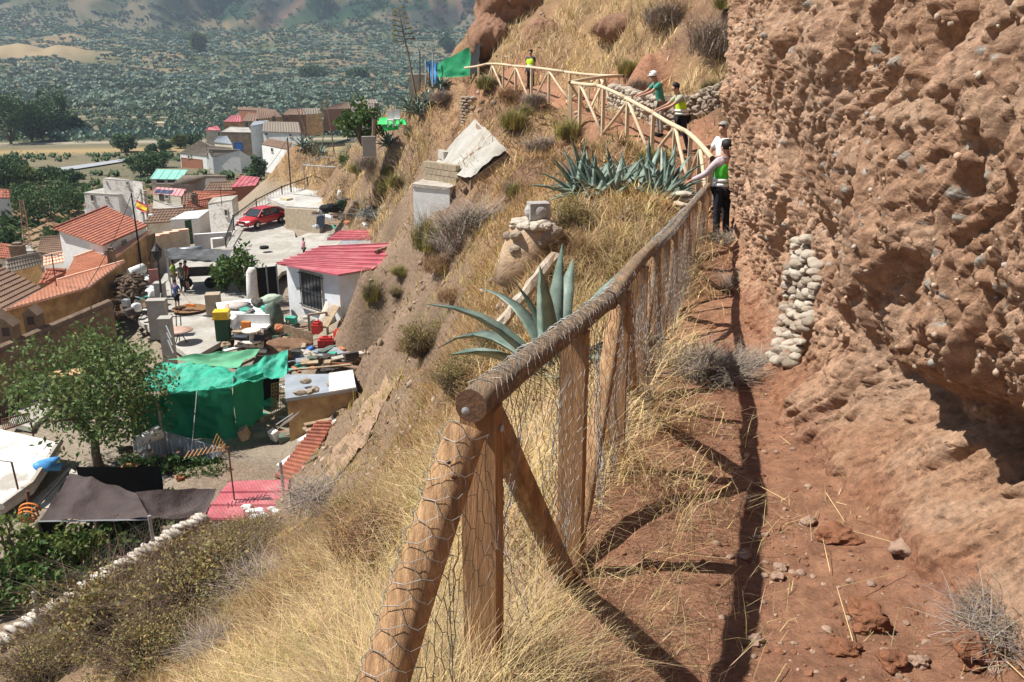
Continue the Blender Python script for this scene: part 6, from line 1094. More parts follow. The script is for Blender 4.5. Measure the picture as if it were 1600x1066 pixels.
# rock outcrops above the far path, loose scree on the banks
def outcrop(p, size, seed, n=110):
    th, ph = np.meshgrid(np.linspace(0, 2*math.pi, n), np.linspace(0, math.pi, n//2)); D = np.stack([np.sin(ph)*np.cos(th), np.sin(ph)*np.sin(th), np.cos(ph)], -1); W_ = D*np.array(size)/2
    X, Y, Z = W_[..., 0]+seed*7, W_[..., 1], W_[..., 2]; r = 1+.30*gfbm(X*.35, Y*.35, Z*.3, 3, seed)+.10*gfbm(X*1.1, Y*1.1, Z*.6, 4, seed+3, .5, True)+.06*gfbm(X*3, Y*3, Z*1.4, 3, seed+5)
    V = (W_*r[..., None]+np.array(p)).reshape(-1, 3); m_ = n//2; i, j = np.meshgrid(np.arange(m_-1), np.arange(n-1), indexing='ij'); F = np.stack([i*n+j, (i+1)*n+j, (i+1)*n+j+1, i*n+j+1], -1).reshape(-1, 4)
    c = np.array([.27, .155, .10])*(1+.25*gfbm(X, Y, Z, 3, seed+9))[..., None]; structure(mk('rock_outcrop', V, np.ascontiguousarray(F), MATS['conglomerate'], None, True, np.clip(c.reshape(-1, 3), .03, 1)))
for k, (px, py, d, sz) in enumerate(((790, 25, 56, (3.6, 5, 6.5)), (772, 62, 54, (2.6, 3, 2.6)), (815, 0, 55, (5, 5, 4)), (845, 85, 47, (2.6, 2.4, 2.2)), (865, 12, 54, (3, 3, 3.4)), (850, 60, 48, (2.0, 2, 1.8)), (985, 45, 40, (3.2, 1.6, 1.2)))): outcrop(P(px, py, d), sz, k+1)
rs = np.random.default_rng(17); n_ = 9000; a_ = np.radians(rs.uniform(-38, 12, n_)); d_ = np.exp(rs.uniform(math.log(5), math.log(60), n_)); x_, y_ = np.sin(a_)*d_, np.cos(a_)*d_; z_ = groundrel(x_, y_)
k_ = (z_ > -12.6)*(corridor(x_, y_) > 1.0)*(fbm(x_/2.2, y_/2.2, None, 3, 191) > -.15)*(x_ < np.interp(y_, [0, 4.35, 11.5, 15.5, 60], [-1, .3, 2, 3.2, 3])); x_, y_, z_, d_ = x_[k_], y_[k_], z_[k_], d_[k_]; n_ = len(x_)
V0, F0 = ICO[0]; sz_ = (.02+.05*rs.random((n_, 1, 1))**3)*np.clip(d_/14., .8, 2.8)[:, None, None]; VV = V0[None]*sz_*rs.uniform(.6, 1.3, (n_, 1, 3))*(1+.3*rs.normal(size=(n_, len(V0), 1)))+np.stack([x_, y_, z_+CAMZ], -1)[:, None]
FF = (np.array(F0)[None]+(np.arange(n_)*len(V0))[:, None, None]).reshape(-1, 3); CC = np.repeat((np.array([.26, .19, .14])*rs.uniform(.6, 1.6, (n_, 1)))[:, None], len(V0), 1)
stuff(mk('scree', VV.reshape(-1, 3), np.ascontiguousarray(FF), mat('scree_stone', (0, 0, 0), .95, .15, 20., 0, attr=True), None, cols=CC.reshape(-1, 3)), 'loose stones scattered over the earth banks', 'scree')
# ---------------- agaves ----------------
def onn(px, py, d):
    p = on(px, py, 20, 140); return p if abs(math.hypot(p[0], p[1])-d) < .35*d else gat(P(px, py, d))
agave(gat(P(862, 548, 7.2), .1), 1.25, 'large blue-grey agave close behind the near fence', 3, 13, az0=1.2)
for i, (px, py, d, s, lab) in enumerate(((905, 325, 16.8, .85, 'agave at the left end of the agave bed'), (928, 332, 16.4, .8, 'low spreading agave at the front left of the bed'), (935, 300, 18.2, 1.0, 'agave at the back left of the bed'), (960, 330, 16.2, .8, 'low agave at the front middle of the bed'), (965, 296, 18.6, 1.1, 'tall agave at the back middle of the bed'), (988, 312, 17, .95, 'broad agave right of the bed middle'), (1012, 298, 18.2, 1.0, 'upright agave at the back right of the bed'), (1020, 318, 16.6, .8, 'agave at the front right of the bed'), (1042, 300, 17.6, .9, 'agave at the right end of the bed'))): agave(gat(P(px, py, d), .06), s*1.25, lab, i+5, 30, az0=i*1.3, group='agave bed below the path')
for i, (px, py, d, s, lab) in enumerate(((655, 182, 55, 1.5, 'big agave below the pedestal'), (640, 172, 57, 1.3, 'agave left of the big one below the pedestal'), (668, 165, 53, 1.2, 'agave right under the pedestal'), (690, 142, 51, 1.2, 'agave in front of the green netting'), (676, 138, 52.5, 1.0, 'agave beneath the blue sheet'), (605, 165, 62, 1.5, 'agave on the spur silhouette'), (618, 158, 60, 1.1, 'smaller agave on the spur silhouette'), (760, 142, 40, .8, 'small agave below the far fence'), (555, 190, 80, 1.7, 'agave high on the lower ridge'), (575, 182, 76, 1.4, 'agave right of the lower ridge clump'), (540, 200, 82, 1.7, 'agave in the middle of the lower ridge'), (485, 225, 92, 1.9, 'agave under the leaning stalks'), (475, 232, 92, 1.5, 'small agave left under the leaning stalks'), (500, 222, 90, 1.6, 'agave right under the leaning stalks'), (545, 212, 80, 1.4, 'lower agave on the ridge flank'))): agave(onn(px, py, d), s, lab, i+40, 34, True, az0=i)
def stalk(p0, p1, label, r, bloom):
    t = thing('agave_stalk', label, 'agave stalk', p0); b = MB(); b.tube([p0, (p0+p1)/2+[.05, 0, .05], p1], [r, r*.8, r*.35], 6); b.obj('stem', STALK, t); e = p1-p0; L = np.linalg.norm(e); rr = random.Random(int(L*100))
    if bloom:
        for k in range(14):
            u = .66+.025*k; c = p0+e*u; s = 1 if k % 2 else -1; o_ = np.array([s*L*(.095-.004*k), rr.uniform(-.3, .3), .05*L*.3]); b = MB(); b.tube([c, c+o_], r*.35, 4); br = b.obj('branch', STALK, t); V, F, cc = leafcloud(60, (L*.022, L*.022, L*.014), L*.012, k); mk('flower_head', V+c+o_, F, vegmat('bloom', (.28, .25, .10)), br, cols=cc)
stalk(gat(P(652, 135, 61)), P(622, 12, 61), 'tall flowering agave stalk leaning over the valley', .09, True)
stalk(gat(P(490, 215, 92)), P(455, 150, 92), 'dead agave stalk leaning left on the ridge', .08, False); stalk(gat(P(478, 205, 92)), P(467, 140, 92), 'thin upright agave stalk on the ridge', .07, False); stalk(gat(P(523, 208, 86)), P(507, 138, 86), 'taller dead agave stalk right of the thin one', .08, False)
stalk(gat(P(500, 205, 90)), P(508, 158, 90), 'short agave stalk with yellow flower clusters', .06, True)
# ---------------- shrubs on the slope ----------------
for i, (k, px, py, s, lab, zs) in enumerate((('broom', 890, 222, 1.4, 'yellow-green broom bush below the pale fence', 1.), ('broom', 1020, 262, 1.3, 'bright green broom bush right of the fence foot', .8), ('sage', 893, 375, 1.0, 'orange-green shrub beside the crumbling pillar', 1.1), ('rust', 880, 392, .8, 'rusty dry tuft at the foot of the pillar shrub', .8), ('grey', 850, 245, 1.6, 'grey thorny bush on the slope below the fence', .8), ('broom', 800, 310, 1.2, 'broom bush halfway down the slope', 1.), ('grey', 742, 372, 2.6, 'big tangled grey bush above the sheds', .8), ('grey', 715, 395, 1.8, 'smaller grey bush below the tangled one', .8), ('broom', 668, 395, 1.9, 'tall green broom at the end of the red roof', 1.7), ('rust', 690, 425, 1.3, 'rusty tuft below the green broom', .9), ('broom', 628, 432, 1.2, 'pale broom on the bank above the stacked blocks', .7), ('broom', 580, 480, 1.3, 'green broom overhanging the stacked blocks', 1.5), ('sage', 622, 465, .9, 'small yellow-green shrub on the earth bank', .8), ('rust', 708, 470, .9, 'small orange tuft on the earth bank', .9), ('sage', 660, 555, 1.5, 'olive-brown shrub on the eroded bank', 1.), ('rust', 640, 548, .9, 'rust-coloured tuft beside the olive-brown shrub', .9), ('broom', 600, 310, 2.4, 'large broom above the scrap heap', 1.), ('broom', 622, 296, 2.0, 'second broom right of the large one', 1.), ('grey', 578, 270, 2.4, 'grey bush at the top of the earth cut', 1.), ('broom', 560, 275, 2.0, 'broom bush at the left of the grey bush', 1.1), ('broom', 606, 285, 2.0, 'broom bush between the grey bush and the white building', 1.), ('broom', 760, 140, 1.6, 'broom bush under the far fence', 1.), ('rust', 800, 160, 1.4, 'rusty tuft below the far fence', .8), ('broom', 640, 215, 2., 'broom bush below the spur agaves', 1.), ('grey', 690, 160, 1.8, 'grey tuft on the spur', .7), ('broom', 805, 205, 1.6, 'broom at the right of the stone pillar', 1.), ('broom', 815, 185, 1.3, 'small broom above the chute', 1.), ('grey', 835, 165, 1.3, 'small grey bush under the fence corner', .8), ('broom', 985, 118, 1.5, 'broom above the stone wall', .9), ('broom', 1110, 150, 1.3, 'green broom at the foot of the upper slope', .9), ('grey', 1040, 45, 2.2, 'grey bush high on the upper slope', .8), ('grey', 1120, 90, 2.4, 'large grey bush beside the cliff edge', 1.1), ('broom', 1135, 20, 1.6, 'green tuft at the top beside the cliff', .9), ('rust', 950, 60, 1.8, 'rusty grass clump on the upper slope', .8), ('grey', 1000, 150, 1.1, 'grey twigs behind the white helmet', .8), ('sage', 720, 610, 1.0, 'olive shrub above the worn bank', .8), ('sage', 780, 555, .9, 'green-brown shrub under the near agave', .8))):
    shrub(k, px, py, s, lab, seed=i % 3+1, zs=zs)
for i, (k, px, py, s, lab, zs) in enumerate((('sage', 190, 1010, 2.1, 'big olive-brown shrub at the lower left', .95), ('sage', 310, 975, 2.0, 'broad shrub beside the big olive-brown one', .9), ('sage', 70, 1062, 1.6, 'shrub in the bottom left corner', .9), ('sage', 250, 1060, 1.5, 'shrub at the bottom edge below the broad one', .9), ('sage', 375, 890, 1.5, 'shrub above the white tile wall end', .85), ('grey', 345, 1030, .8, 'bare grey twigs beside the broad shrub', .9), ('sage', 400, 850, 1.6, 'green-brown shrub on the near slope', .7), ('sage', 560, 830, 1., 'small green shrub in the straw', .8), ('grey', 500, 790, 1.5, 'grey brush heap at the foot of the worn lane', .6), ('rust', 600, 850, .9, 'rusty dry shrub in the straw', .8), ('grey', 410, 930, 1.1, 'grey twiggy shrub in the straw', .7), ('sage', 255, 915, 1.3, 'shrub growing against the tiled wall', .8), ('sage', 335, 860, 1.2, 'shrub at the upper end of the tiled wall', .8), ('sage', 130, 1035, 1.2, 'shrub between the two lower left fence posts', .9))):
    shrub(k, px, py, s, lab, seed=i % 3+4, zs=zs)
for i, (px, py, s, lab) in enumerate(((1110, 590, .75, 'grey dead bush lying on the path'), (1165, 575, .6, 'grey twig tangle beside the dead bush'), (1165, 455, .9, 'dead twig bush at the path edge'), (1200, 450, .7, 'dead twig bush against the cliff foot'), (1150, 385, 1.0, 'dry brush at the bend of the path'), (1090, 560, .5, 'small dead tuft by the fence foot'), (1585, 990, .5, 'dead root clump at the lower right corner'))): shrub('grey', px, py, s, lab, seed=i % 2+7, zs=.62)
# ---------------- loose straw grass ----------------
def scatter(n, a0, a1, r0, r1, seed):
    r = np.random.default_rng(seed); a = np.radians(a0+(a1-a0)*r.random(n)); d = np.exp(math.log(r0)+(math.log(r1)-math.log(r0))*r.random(n)); return np.sin(a)*d, np.cos(a)*d
def fenceside(x, y):
    fx = np.interp(y, [0, 2.47, 4.35, 7.28, 11.5, 15.5, 18, 21.5, 25.4, 28.6, 34.4, 37.7, 43, 49], [-.7, -.09, .5, 1.19, 2.24, 3.38, 3.9, 4.1, 3.1, 1.8, 2.4, 2.0, 0, -2.4]); return fx-x
def grassmask(x, y, z):
    n = fbm(x/1.6, y/1.6, None, 4, 91); n2 = fbm(x/7., y/7., None, 2, 92); pd = corridor(x, y); fs = fenceside(x, y)
    bare = 1-.72*sstep(-4.5, -6.5, z)*sstep(10, 16, np.hypot(x, y))*(1-sstep(55, 75, np.hypot(x, y))); m = bare*sstep(-.3, .5, n+.6*n2-.08-.02*np.clip(np.hypot(x, y)-6, 0, 10)); m = m*(1-np.exp(-(((x-2.0)/1.8)**2+((y-17.5)/1.5)**2))*.95); m = np.where(fs > -.05, m, m*sstep(.55, 1.0, pd)*.6)
    return m*(z > -12.3)*(z < 14)
def grassok(x, y, z): return (z > -12.3)*(z < 14)*(fenceside(x, y) > .1)
def straw(name, label, n, a0, a1, r0, r1, ln, wd, lean, seed, m=STRAW, thr=0., bend=.6, segs=2, fn=None):
    x, y = scatter(n, a0, a1, r0, r1, seed); z = groundrel(x, y); k = grassmask(x, y, z) if fn is None else fn(x, y, z); keep_ = np.random.default_rng(seed+1).random(len(x)) < k-thr; x, y, z = x[keep_], y[keep_], z[keep_]; d = np.hypot(x, y)
    V, F, c = blades(np.stack([x, y, z+CAMZ-.01], 1), ln*np.clip(.75+.02*d, .8, 1.5)*(.55+.9*(k[keep_])), wd*np.clip(d/4., .8, 9), lean, seed+2, bend, segs=segs)
    tint = (1+.35*fbm(x/2.5, y/2.5, None, 3, 97))[:, None]*np.array([1, .96, .9]); c = c*np.repeat(tint, len(V)//len(x), 0)
    return stuff(mk(name, V, F, m, None, cols=np.clip(c, .1, 2)), label, 'grass')
straw('dry_grass', 'tall dry straw grass on the near slope below the fence', 42000, -38, 4, 2.0, 13, .25, .0042, 1.35, 201, segs=3)
straw('dry_grass', 'dry straw grass over the middle hillside', 80000, -26, 22, 9, 110, .30, .0042, .9, 211)
straw('rusty_grass', 'rust-brown dry grass mixed through the hillside', 30000, -38, 22, 3.5, 80, .26, .0042, .9, 221, RUSTG)
straw('stubble', 'short rusty stubble covering the whole hillside', 230000, -27, 21, 7, 95, .20, .0048, .95, 271, vegmat('stubble', (.37, .24, .115), .85, .15, .25), fn=lambda x, y, z: grassok(x, y, z)*sstep(-.8, .25, fbm(x/1.4, y/1.4, None, 3, 311))*(1-.7*sstep(-4.5, -6.5, z)*sstep(10, 16, np.hypot(x, y))*(1-sstep(55, 75, np.hypot(x, y)))), segs=1)
straw('ridge_grass', 'tall golden grass on the lower ridge by the terrace', 42000, -22, -5, 50, 112, .45, .0052, .8, 281, fn=lambda x, y, z: (z > -12.6)*sstep(-.7, .1, fbm(x/2.5, y/2.5, None, 3, 95)))
straw('upper_grass', 'golden dry grass on the slope above the path', 30000, -2, 20, 26, 62, .36, .0042, .7, 231, fn=lambda x, y, z: sstep(-2.3, -1.2, z)*sstep(-.6, .2, fbm(x/2, y/2, None, 3, 95)))
straw('herb_tufts', 'olive-green dry herbs dotted over the hillside', 60000, -38, 22, 4, 75, .24, .0042, .8, 261, BROOM, fn=lambda x, y, z: sstep(.22, .5, fbm(x/1.1, y/1.1, None, 3, 291)+.25*fbm(x/6, y/6, None, 2, 292))*grassok(x, y, z))
def edge(x, y, z):
    fs = fenceside(x, y); n = fbm(x/.5, y/.5, None, 3, 96); return np.where(fs > -.08, 1., np.exp(-(np.maximum(-fs, 0)/.38)**1.6))*sstep(-.5, .3, n)*(fs > -1.0)*(fs < .9)
straw('fence_grass', 'long bleached straw along the foot of the near fence', 46000, -14, 22, 1.7, 15, .46, .0042, 1.15, 241, fn=edge, segs=3)
def litter(x, y, z): pd = corridor(x, y); return sstep(-.1, .5, fbm(x/.6, y/.6, None, 3, 99)+.25)*(fenceside(x, y) < 0)*(pd < 1.2)*.55
straw('straw_litter', 'broken straw scattered over the red path', 5200, -4, 32, 1.9, 14, .20, .0042, 1.75, 251, fn=litter)
# bent single straws lying on the path
t = MB(); rr = random.Random(2)
for k in range(34):
    x = rr.uniform(.2, 1.9); y = rr.uniform(2.1, 5); z = G(x, y)+.02; a = rr.uniform(0, 6.3); L = rr.uniform(.15, .4); e = np.array([math.cos(a), math.sin(a), 0])*L; f_ = np.array([math.cos(a+.9), math.sin(a+.9), .25])*L*.5; t.tube([(x, y, z), np.array([x, y, z+.015])+e*.5, np.array([x, y, z+.03])+e], [.002, .002, .0012], 4)
stuff(t.obj('straw_stems', mat('stem_straw', (.58, .44, .22), .8)), 'long bent straw stems lying on the path', 'straw')
cs = MB(); rr = random.Random(16); _y = np.exp(np.random.default_rng(16).uniform(math.log(1.9), math.log(9), 900)); _x = np.interp(_y, [0, 3, 5, 8.5, 12.5], [.9, 1.15, 1.45, 2.1, 3.1])+np.random.default_rng(17).normal(0, .42, 900); _z = groundrel(_x, _y)+CAMZ
for k in range(900):
    x, y = _x[k], _y[k]; s = .004+.02*rr.random()**4; cs.rock((x, y, _z[k]+s*.2), (s*2, s*1.7, s*1.3), k, 0, .3, k)
stuff(cs.obj('clod_crumbs', mat('soil_crumb', (.20, .09, .05), .95, .2, 30., 0)), 'dark soil crumbs on the trodden path', 'soil')
# stones on the path
ps = MB(); rr = random.Random(6)
_x = _x[::-1]+.07; _y = _y[::-1]; _z = groundrel(_x, _y)+CAMZ
for k in range(520):
    x, y = _x[k], _y[k]; s = .007+.02*rr.random()**4
    ps.rock((x, y, _z[k]+s*.15), (s*2, s*1.6, s*1.1), k, 1, .25, k)
stuff(ps.obj('pebble_scatter', mat('path_pebble', (.30, .20, .145), .92, .2, 9., .2, 30.)), 'small pebbles strewn over the red path', 'pebbles')
for i, (px, py, s, m, lab) in enumerate(((1312, 845, .13, 0, 'dark red clod with a straw tuft on the path'), (1412, 865, .10, 1, 'pinkish stone lying alone on the path'), (1345, 965, .12, 0, 'dark clod in the middle of the path'), (1355, 985, .11, 0, 'clod just below the middle clod'), (1520, 1030, .15, 0, 'large clod near the lower right corner'), (1215, 905, .05, 1, 'pale pebble left of the clods'), (1220, 890, .05, 1, 'oval grey pebble on the path'), (1180, 1005, .06, 1, 'pale rounded pebble in the fence shadow'), (1395, 1040, .09, 0, 'small clod at the bottom edge of the path'), (1320, 1020, .09, 0, 'clod pair among the straw'), (1260, 820, .07, 1, 'flat grey stone by the path middle'), (1165, 870, .05, 1, 'white pebble at the shadow edge'), (1012, 888, .07, 0, 'red-brown clod in the straw'), (1435, 1040, .06, 1, 'grey pebble near the bottom edge'), (1112, 515, .10, 0, 'dark clod by the dead bush'))):
    b = MB(); p = on(px, py, 1.5, 12); b.rock(p+[0, 0, s*.2], (s*1.3, s, s*.7), i+3, 3, .5, i); tag(b.obj('clod' if m == 0 else 'stone', mat('red_clod', (.22, .095, .05), .95, .25, 18., .4, 40.) if m == 0 else mat('path_pebble', (0, 0, 0)), None, m == 1), lab, 'clod' if m == 0 else 'stone')
b = MB(); p = on(838, 1058, 1.2, 5); b.rock(p+[0, 0, .02], (.38, .3, .22), 31, 3, .22, .3); tag(b.obj('boulder', mat('tan_rock', (.40, .24, .145), .93, .2, 12., .35, 40.), None, True), 'tan rock at the foot of the near fence post', 'rock')
# ---------------- tiled wall top, wire fence and vines, lower left ----------------
rt_ = random.Random(3); t = thing('tile_coping', 'row of whitewashed barrel tiles topping the garden wall', 'wall', PZ(150, 910, -12.6)); A, B = PZ(-10, 1004, -11.55), PZ(318, 804, -11.4)
for k in range(34): u = (k+.5)/34; c = A+(B-A)*u; b = MB(); c = c+[rt_.uniform(-.05, .05), rt_.uniform(-.03, .03), rt_.uniform(-.05, .03)]; a_ = rt_.uniform(-.06, .06); b.tube([c+[-.17, .10+a_, .0], c+[.0, 0, .05], c+[.17, -.10-a_, .01]], [.055, .065, .07], 7, jit=.1); b.obj('tile', TILEW, t, True)
b = MB(); b.poly([A+[-.2, .12, -.03], B+[-.2, .12, -.03], B+[.2, -.12, -.03], A+[.2, -.12, -.03]], 1.6); b.obj('wall', STUCCO, t)
t = thing('wire_fence', 'rusty wire fence on grey posts above the tiled wall', 'fence', PZ(55, 1030, -12)); tp = [P(52, 925, 18.6), P(233, 806, 21.6), P(438, 722, 24.2)]
for p in tp: b = MB(); b.tube([p, p+[.03, 0, -1.75]], .045, 8); b.obj('post', GALV, t)
W0 = np.array(tp)
def wf(u, v): c, L = polyat(W0, u); return c-np.array([0, 0, 1.])*(v*1.0+.05+.06*np.sin(u*2.1))[:, None]
V_, F_ = hexnet(wf, 8.6, 1.2, .09, .10, .0022, 9); mk('wire_netting', V_, np.ascontiguousarray(F_), mat('dull_wire', (.20, .19, .18), .6, metal=.4), t)
def vine(px, py, z, s, label, seed, m=LEAFD):
    p = PZ(px, py, z); t = thing('leafy_plant', label, 'plant', p); V, F, c = leafcloud(900, (s, s*.8, s*.75), .16, seed, .5, clump=24); mk('foliage', V+p+[0, 0, s*.7], np.ascontiguousarray(F), m, t, cols=c); b = MB(); [b.tube([p+[0, 0, -.3], p+[random.uniform(-.4, .4)*s, random.uniform(-.4, .4)*s, s]], .03, 5) for _ in range(4)]; b.obj('stem', TRUNK, t)
for i, (px, py, s, lab) in enumerate(((20, 900, 1.3, 'dense leafy vine at the left edge'), (5, 960, 1.1, 'leafy vine in the lower left corner'), (75, 905, .9, 'vine left of the garden middle'), (120, 890, .9, 'vine beside the dark shade'), (165, 880, .95, 'vine in the garden middle'), (205, 860, .8, 'vine under the shade cloth edge'), (230, 850, .7, 'vine by the rear fence post'), (185, 835, .7, 'small leafy plant behind the vines'), (60, 950, .8, 'vine below the front fence post'), (265, 815, .65, 'leafy bush by the yellow flowers'), (110, 945, .7, 'vine at the foot of the tiled wall'), (225, 815, .6, 'leafy bush beside the shade cloth'))): vine(px, py, -13.0, s, lab, i+70, LEAFD if i % 3 else LEAFY)
p = PZ(295, 828, -12.9); t = thing('flowering_plant', 'yellow-flowering bush by the pink roof', 'plant', p); V, F, c = leafcloud(500, (.6, .5, .55), .12, 5, .4, clump=16); mk('foliage', V+p+[0, 0, .6], F, LEAFD, t, cols=c); V, F, c = leafcloud(260, (.6, .5, .4), .10, 6, .8, clump=9); mk('flower', V+p+[.1, 0, .85], F, YELF, t, cols=c)
# leafy tree by the green shelter
tree(PZ(160, 738, -13.9), 5.4, 5.4, 'leafy fig-like tree overhanging the green shelter', 21, vegmat('fig_leaf', (.14, .20, .07)), 9000, .15, .3, clump=120)
for o in list(bpy.data.objects):
    if o.get('label') == 'leafy fig-like tree overhanging the green shelter': o.location = V3(PZ(158, 742, -13.9))
shrub('bush', 0, 0, 3.3, 'dense green bush on the bank below the tyre', seed=11, pos=PZ(376, 455, -13.6), zs=1.05); shrub('bush', 0, 0, 2.2, 'green bush left of the bank bush', seed=12, pos=PZ(355, 452, -13.6), zs=1.); shrub('bush', 0, 0, 3.6, 'bright green bush below the awning', seed=11, pos=P(565, 228, 62), zs=1.1); shrub('bush', 0, 0, 2., 'green bush under the pergola frame', seed=12, pos=P(545, 268, 74))
# ---------------- valley trees ----------------
for i, (px, py, hp, wp, lab) in enumerate(((18, 225, 72, 60, 'tall dark tree at the left of the riverside clump'), (50, 222, 60, 50, 'dark tree second in the riverside clump'), (92, 215, 72, 48, 'tallest dark tree of the riverside clump'), (66, 220, 55, 40, 'rounded tree in the riverside clump'), (118, 213, 28, 30, 'small tree right of the riverside clump'), (80, 342, 62, 100, 'broad dark tree behind the tan house'), (40, 330, 40, 45, 'dark tree left of the broad tree'), (108, 335, 38, 40, 'dark tree against the tan house'), (8, 300, 50, 55, 'dark tree above the left-edge house'), (5, 398, 40, 50, 'dark tree at the left edge by the mast'), (35, 290, 28, 40, 'green tree in the row along the road'), (70, 287, 25, 50, 'low tree in the row along the road'), (110, 290, 22, 40, 'low green tree above the tan house'), (195, 238, 26, 36, 'dark round tree beyond the road'), (225, 275, 36, 52, 'leafy tree beside the road end'), (250, 262, 28, 40, 'tree left of the mint-green roof'), (238, 243, 16, 20, 'small round tree by the dry field'), (258, 237, 18, 18, 'round tree by the grey roof'), (282, 232, 20, 24, 'light tree behind the grey roof'), (302, 228, 18, 26, 'small tree at the edge of the village'), (405, 280, 36, 26, 'dark tree beside the white annex'), (20, 268, 20, 40, 'low bushy tree near the road start'), (310, 85, 30, 28, 'pale green poplar clump far up the valley'), (700, 82, 24, 26, 'round tree beyond the netting in the valley'), (560, 128, 20, 36, 'dark tree among the far olives'), (490, 126, 22, 50, 'dark spreading tree among the far olives'), (365, 197, 16, 18, 'light green tree behind the pink roof'))):
    p = on(px, py, 60); dd = math.hypot(p[0], p[1])/1400.*1.02
    tree(p, hp*dd, wp*dd, lab, i+100, LEAFY if i in (22, 10, 18, 26) else DARKT, 2600, max(.3, 3.2*dd), .06, clump=60)
# riverbank scrub and olive groves
r_ = np.random.default_rng(3)
def groves():
    pts = []
    for y in np.arange(318, 1330, 11.):
        xs = np.arange(-.62*y, .03*y+20, 5.6); xs = xs+r_.normal(0, .9, len(xs)); yy = y+r_.normal(0, .8, len(xs))+6*np.sin(xs/60.+y/90.); pts.append(np.stack([xs, yy], 1))
    p = np.concatenate(pts); x, y = p[:, 0], p[:, 1]; n = fbm(x/70., y/45., None, 3, 131)
    kn = np.exp(-(((x+455)/62)**2+((y-900)/50)**2)); keep_ = (n > -.75)*(kn < .25)*~((np.abs(y-425) < 11)*(np.abs(x+185) < 74))*~((np.abs(y-386) < 7)*(np.abs(x+172) < 62))*(r_.random(len(x)) > .10)*(y > 318+.25*(x+100))
    p = p[keep_]; z = groundrel(p[:, 0], p[:, 1], False)+CAMZ; return np.column_stack([p, z])
OP = groves(); OP = OP[np.argsort(OP[:, 1]-r_.random(len(OP))*8)]
def olive_mesh(n, seed, leaf): V, F, c = leafcloud(n, (2.3, 2.3, 1.7), leaf, seed, .55, clump=14); V[:, 2] += 2.1; return V, F, c
near_idx = [i for i in range(len(OP)) if -.58 < OP[i, 0]/OP[i, 1] < -.02][:290]; ns_ = set(near_idx)
protos = []
for k in range(3):
    t = thing('olive_tree', 'silvery olive tree in the valley grove', 'olive tree', OP[near_idx[k]], 'olive trees of the valley grove'); b = MB(); b.tube([(0, 0, -.3), (.1, 0, .8), (0, .1, 1.6)], [.28, .22, .12], 5); b.obj('trunk', TRUNK, t, local=True); V, F, c = olive_mesh(300, k+1, .75); mk('crown', V, F, OLIVE, t, cols=c, local=True); protos.append(t)
for j, i in enumerate(near_idx[3:]): s = random.uniform(.75, 1.2); dup(protos[j % 3], OP[i], random.uniform(0, 6.3), sc=(s, s, s*random.uniform(.85, 1.1)))
far_ = np.array([i for i in range(len(OP)) if i not in ns_]); V0, F0, C0 = olive_mesh(21, 9, 2.1); k = len(far_); sc_ = r_.uniform(.9, 1.55, (k, 1, 1)); rot = r_.random(k)*6.3; cr, sr = np.cos(rot)[:, None], np.sin(rot)[:, None]
VV = np.stack([V0[None, :, 0]*cr-V0[None, :, 1]*sr, V0[None, :, 0]*sr+V0[None, :, 1]*cr, np.repeat(V0[None, :, 2], k, 0)], -1)*sc_+OP[far_][:, None]
FF = (F0[None]+(np.arange(k)*len(V0))[:, None, None]).reshape(-1, 4); CC = np.repeat(C0[None], k, 0)*r_.uniform(.75, 1.25, (k, 1, 1))*(1+.15*fbm(OP[far_][:, 0]/40, OP[far_][:, 1]/40, None, 3, 7))[:, None, None]
stuff(mk('olive_grove', VV.reshape(-1, 3), np.ascontiguousarray(FF), OLIVE, None, cols=CC.reshape(-1, 3)), 'olive groves covering the far terraced valley side', 'olive grove')
def scrub(name, label, n, fn, size, seed, m):
    r = np.random.default_rng(seed); x, y = fn(r, n); z = groundrel(x, y, False)+CAMZ; V0, F0, C0 = leafcloud(28, (1, 1, .7), .52, seed, .5, clump=8); s = (size*r.uniform(.5, 1.4, n))[:, None, None]; VV = V0[None]*s*np.stack([np.ones(n), np.ones(n), r.uniform(.7, 1.2, n)], -1)[:, None]+np.stack([x, y, z], -1)[:, None]+np.array([0, 0, .4])*s
    FF = (F0[None]+(np.arange(n)*len(V0))[:, None, None]).reshape(-1, 4); CC = np.repeat(C0[None], n, 0)*r.uniform(.7, 1.25, (n, 1, 1)); stuff(mk(name, VV.reshape(-1, 3), np.ascontiguousarray(FF), m, None, cols=CC.reshape(-1, 3)), label, 'scrub')
def bank(r, n): x = -.6*290+r.random(n)*155; return x, 312+.2*(x+100)+r.normal(0, 5, n)*(1+(r.random(n) > .7))
scrub('riverbank_scrub', 'grey-green scrub along the dry riverbed', 420, bank, 2.4, 141, OLIVE)
def gard(r, n): y = np.where(r.random(n) < .6, 125+r.random(n)*50, 212+r.random(n)*32); return -.56*y+r.random(n)*y*.28, y
scrub('garden_scrub', 'green gardens and hedges between village and road', 200, gard, 1.4, 143, DARKT)
def nearsc(r, n): y = 88+r.random(n)*60; return -.60*y+r.random(n)*y*.15, y
scrub('orchard_scrub', 'dark green undergrowth below the trees left of the tan house', 130, nearsc, 1.9, 147, DARKT)
def hillsc(r, n): y = 1180+r.random(n)*420; return -.62*y+r.random(n)*y*.66, y
scrub('far_scrub', 'dark scrub on the far hills', 1900, hillsc, 7.5, 145, DARKT)
b = MB(); L = [on(px, py, 100) for px, py in ((60, 268), (110, 262), (160, 255), (214, 247))]; Rr = [on(px, py, 100) for px, py in ((60, 276), (110, 268), (160, 260), (214, 251))]
for i in range(3): b.poly([L[i]+[0, 0, .3], L[i+1]+[0, 0, .3], Rr[i+1]+[0, 0, .3], Rr[i]+[0, 0, .3]])
structure(b.obj('road', mat('asphalt', (.30, .31, .33), .8, .06)))

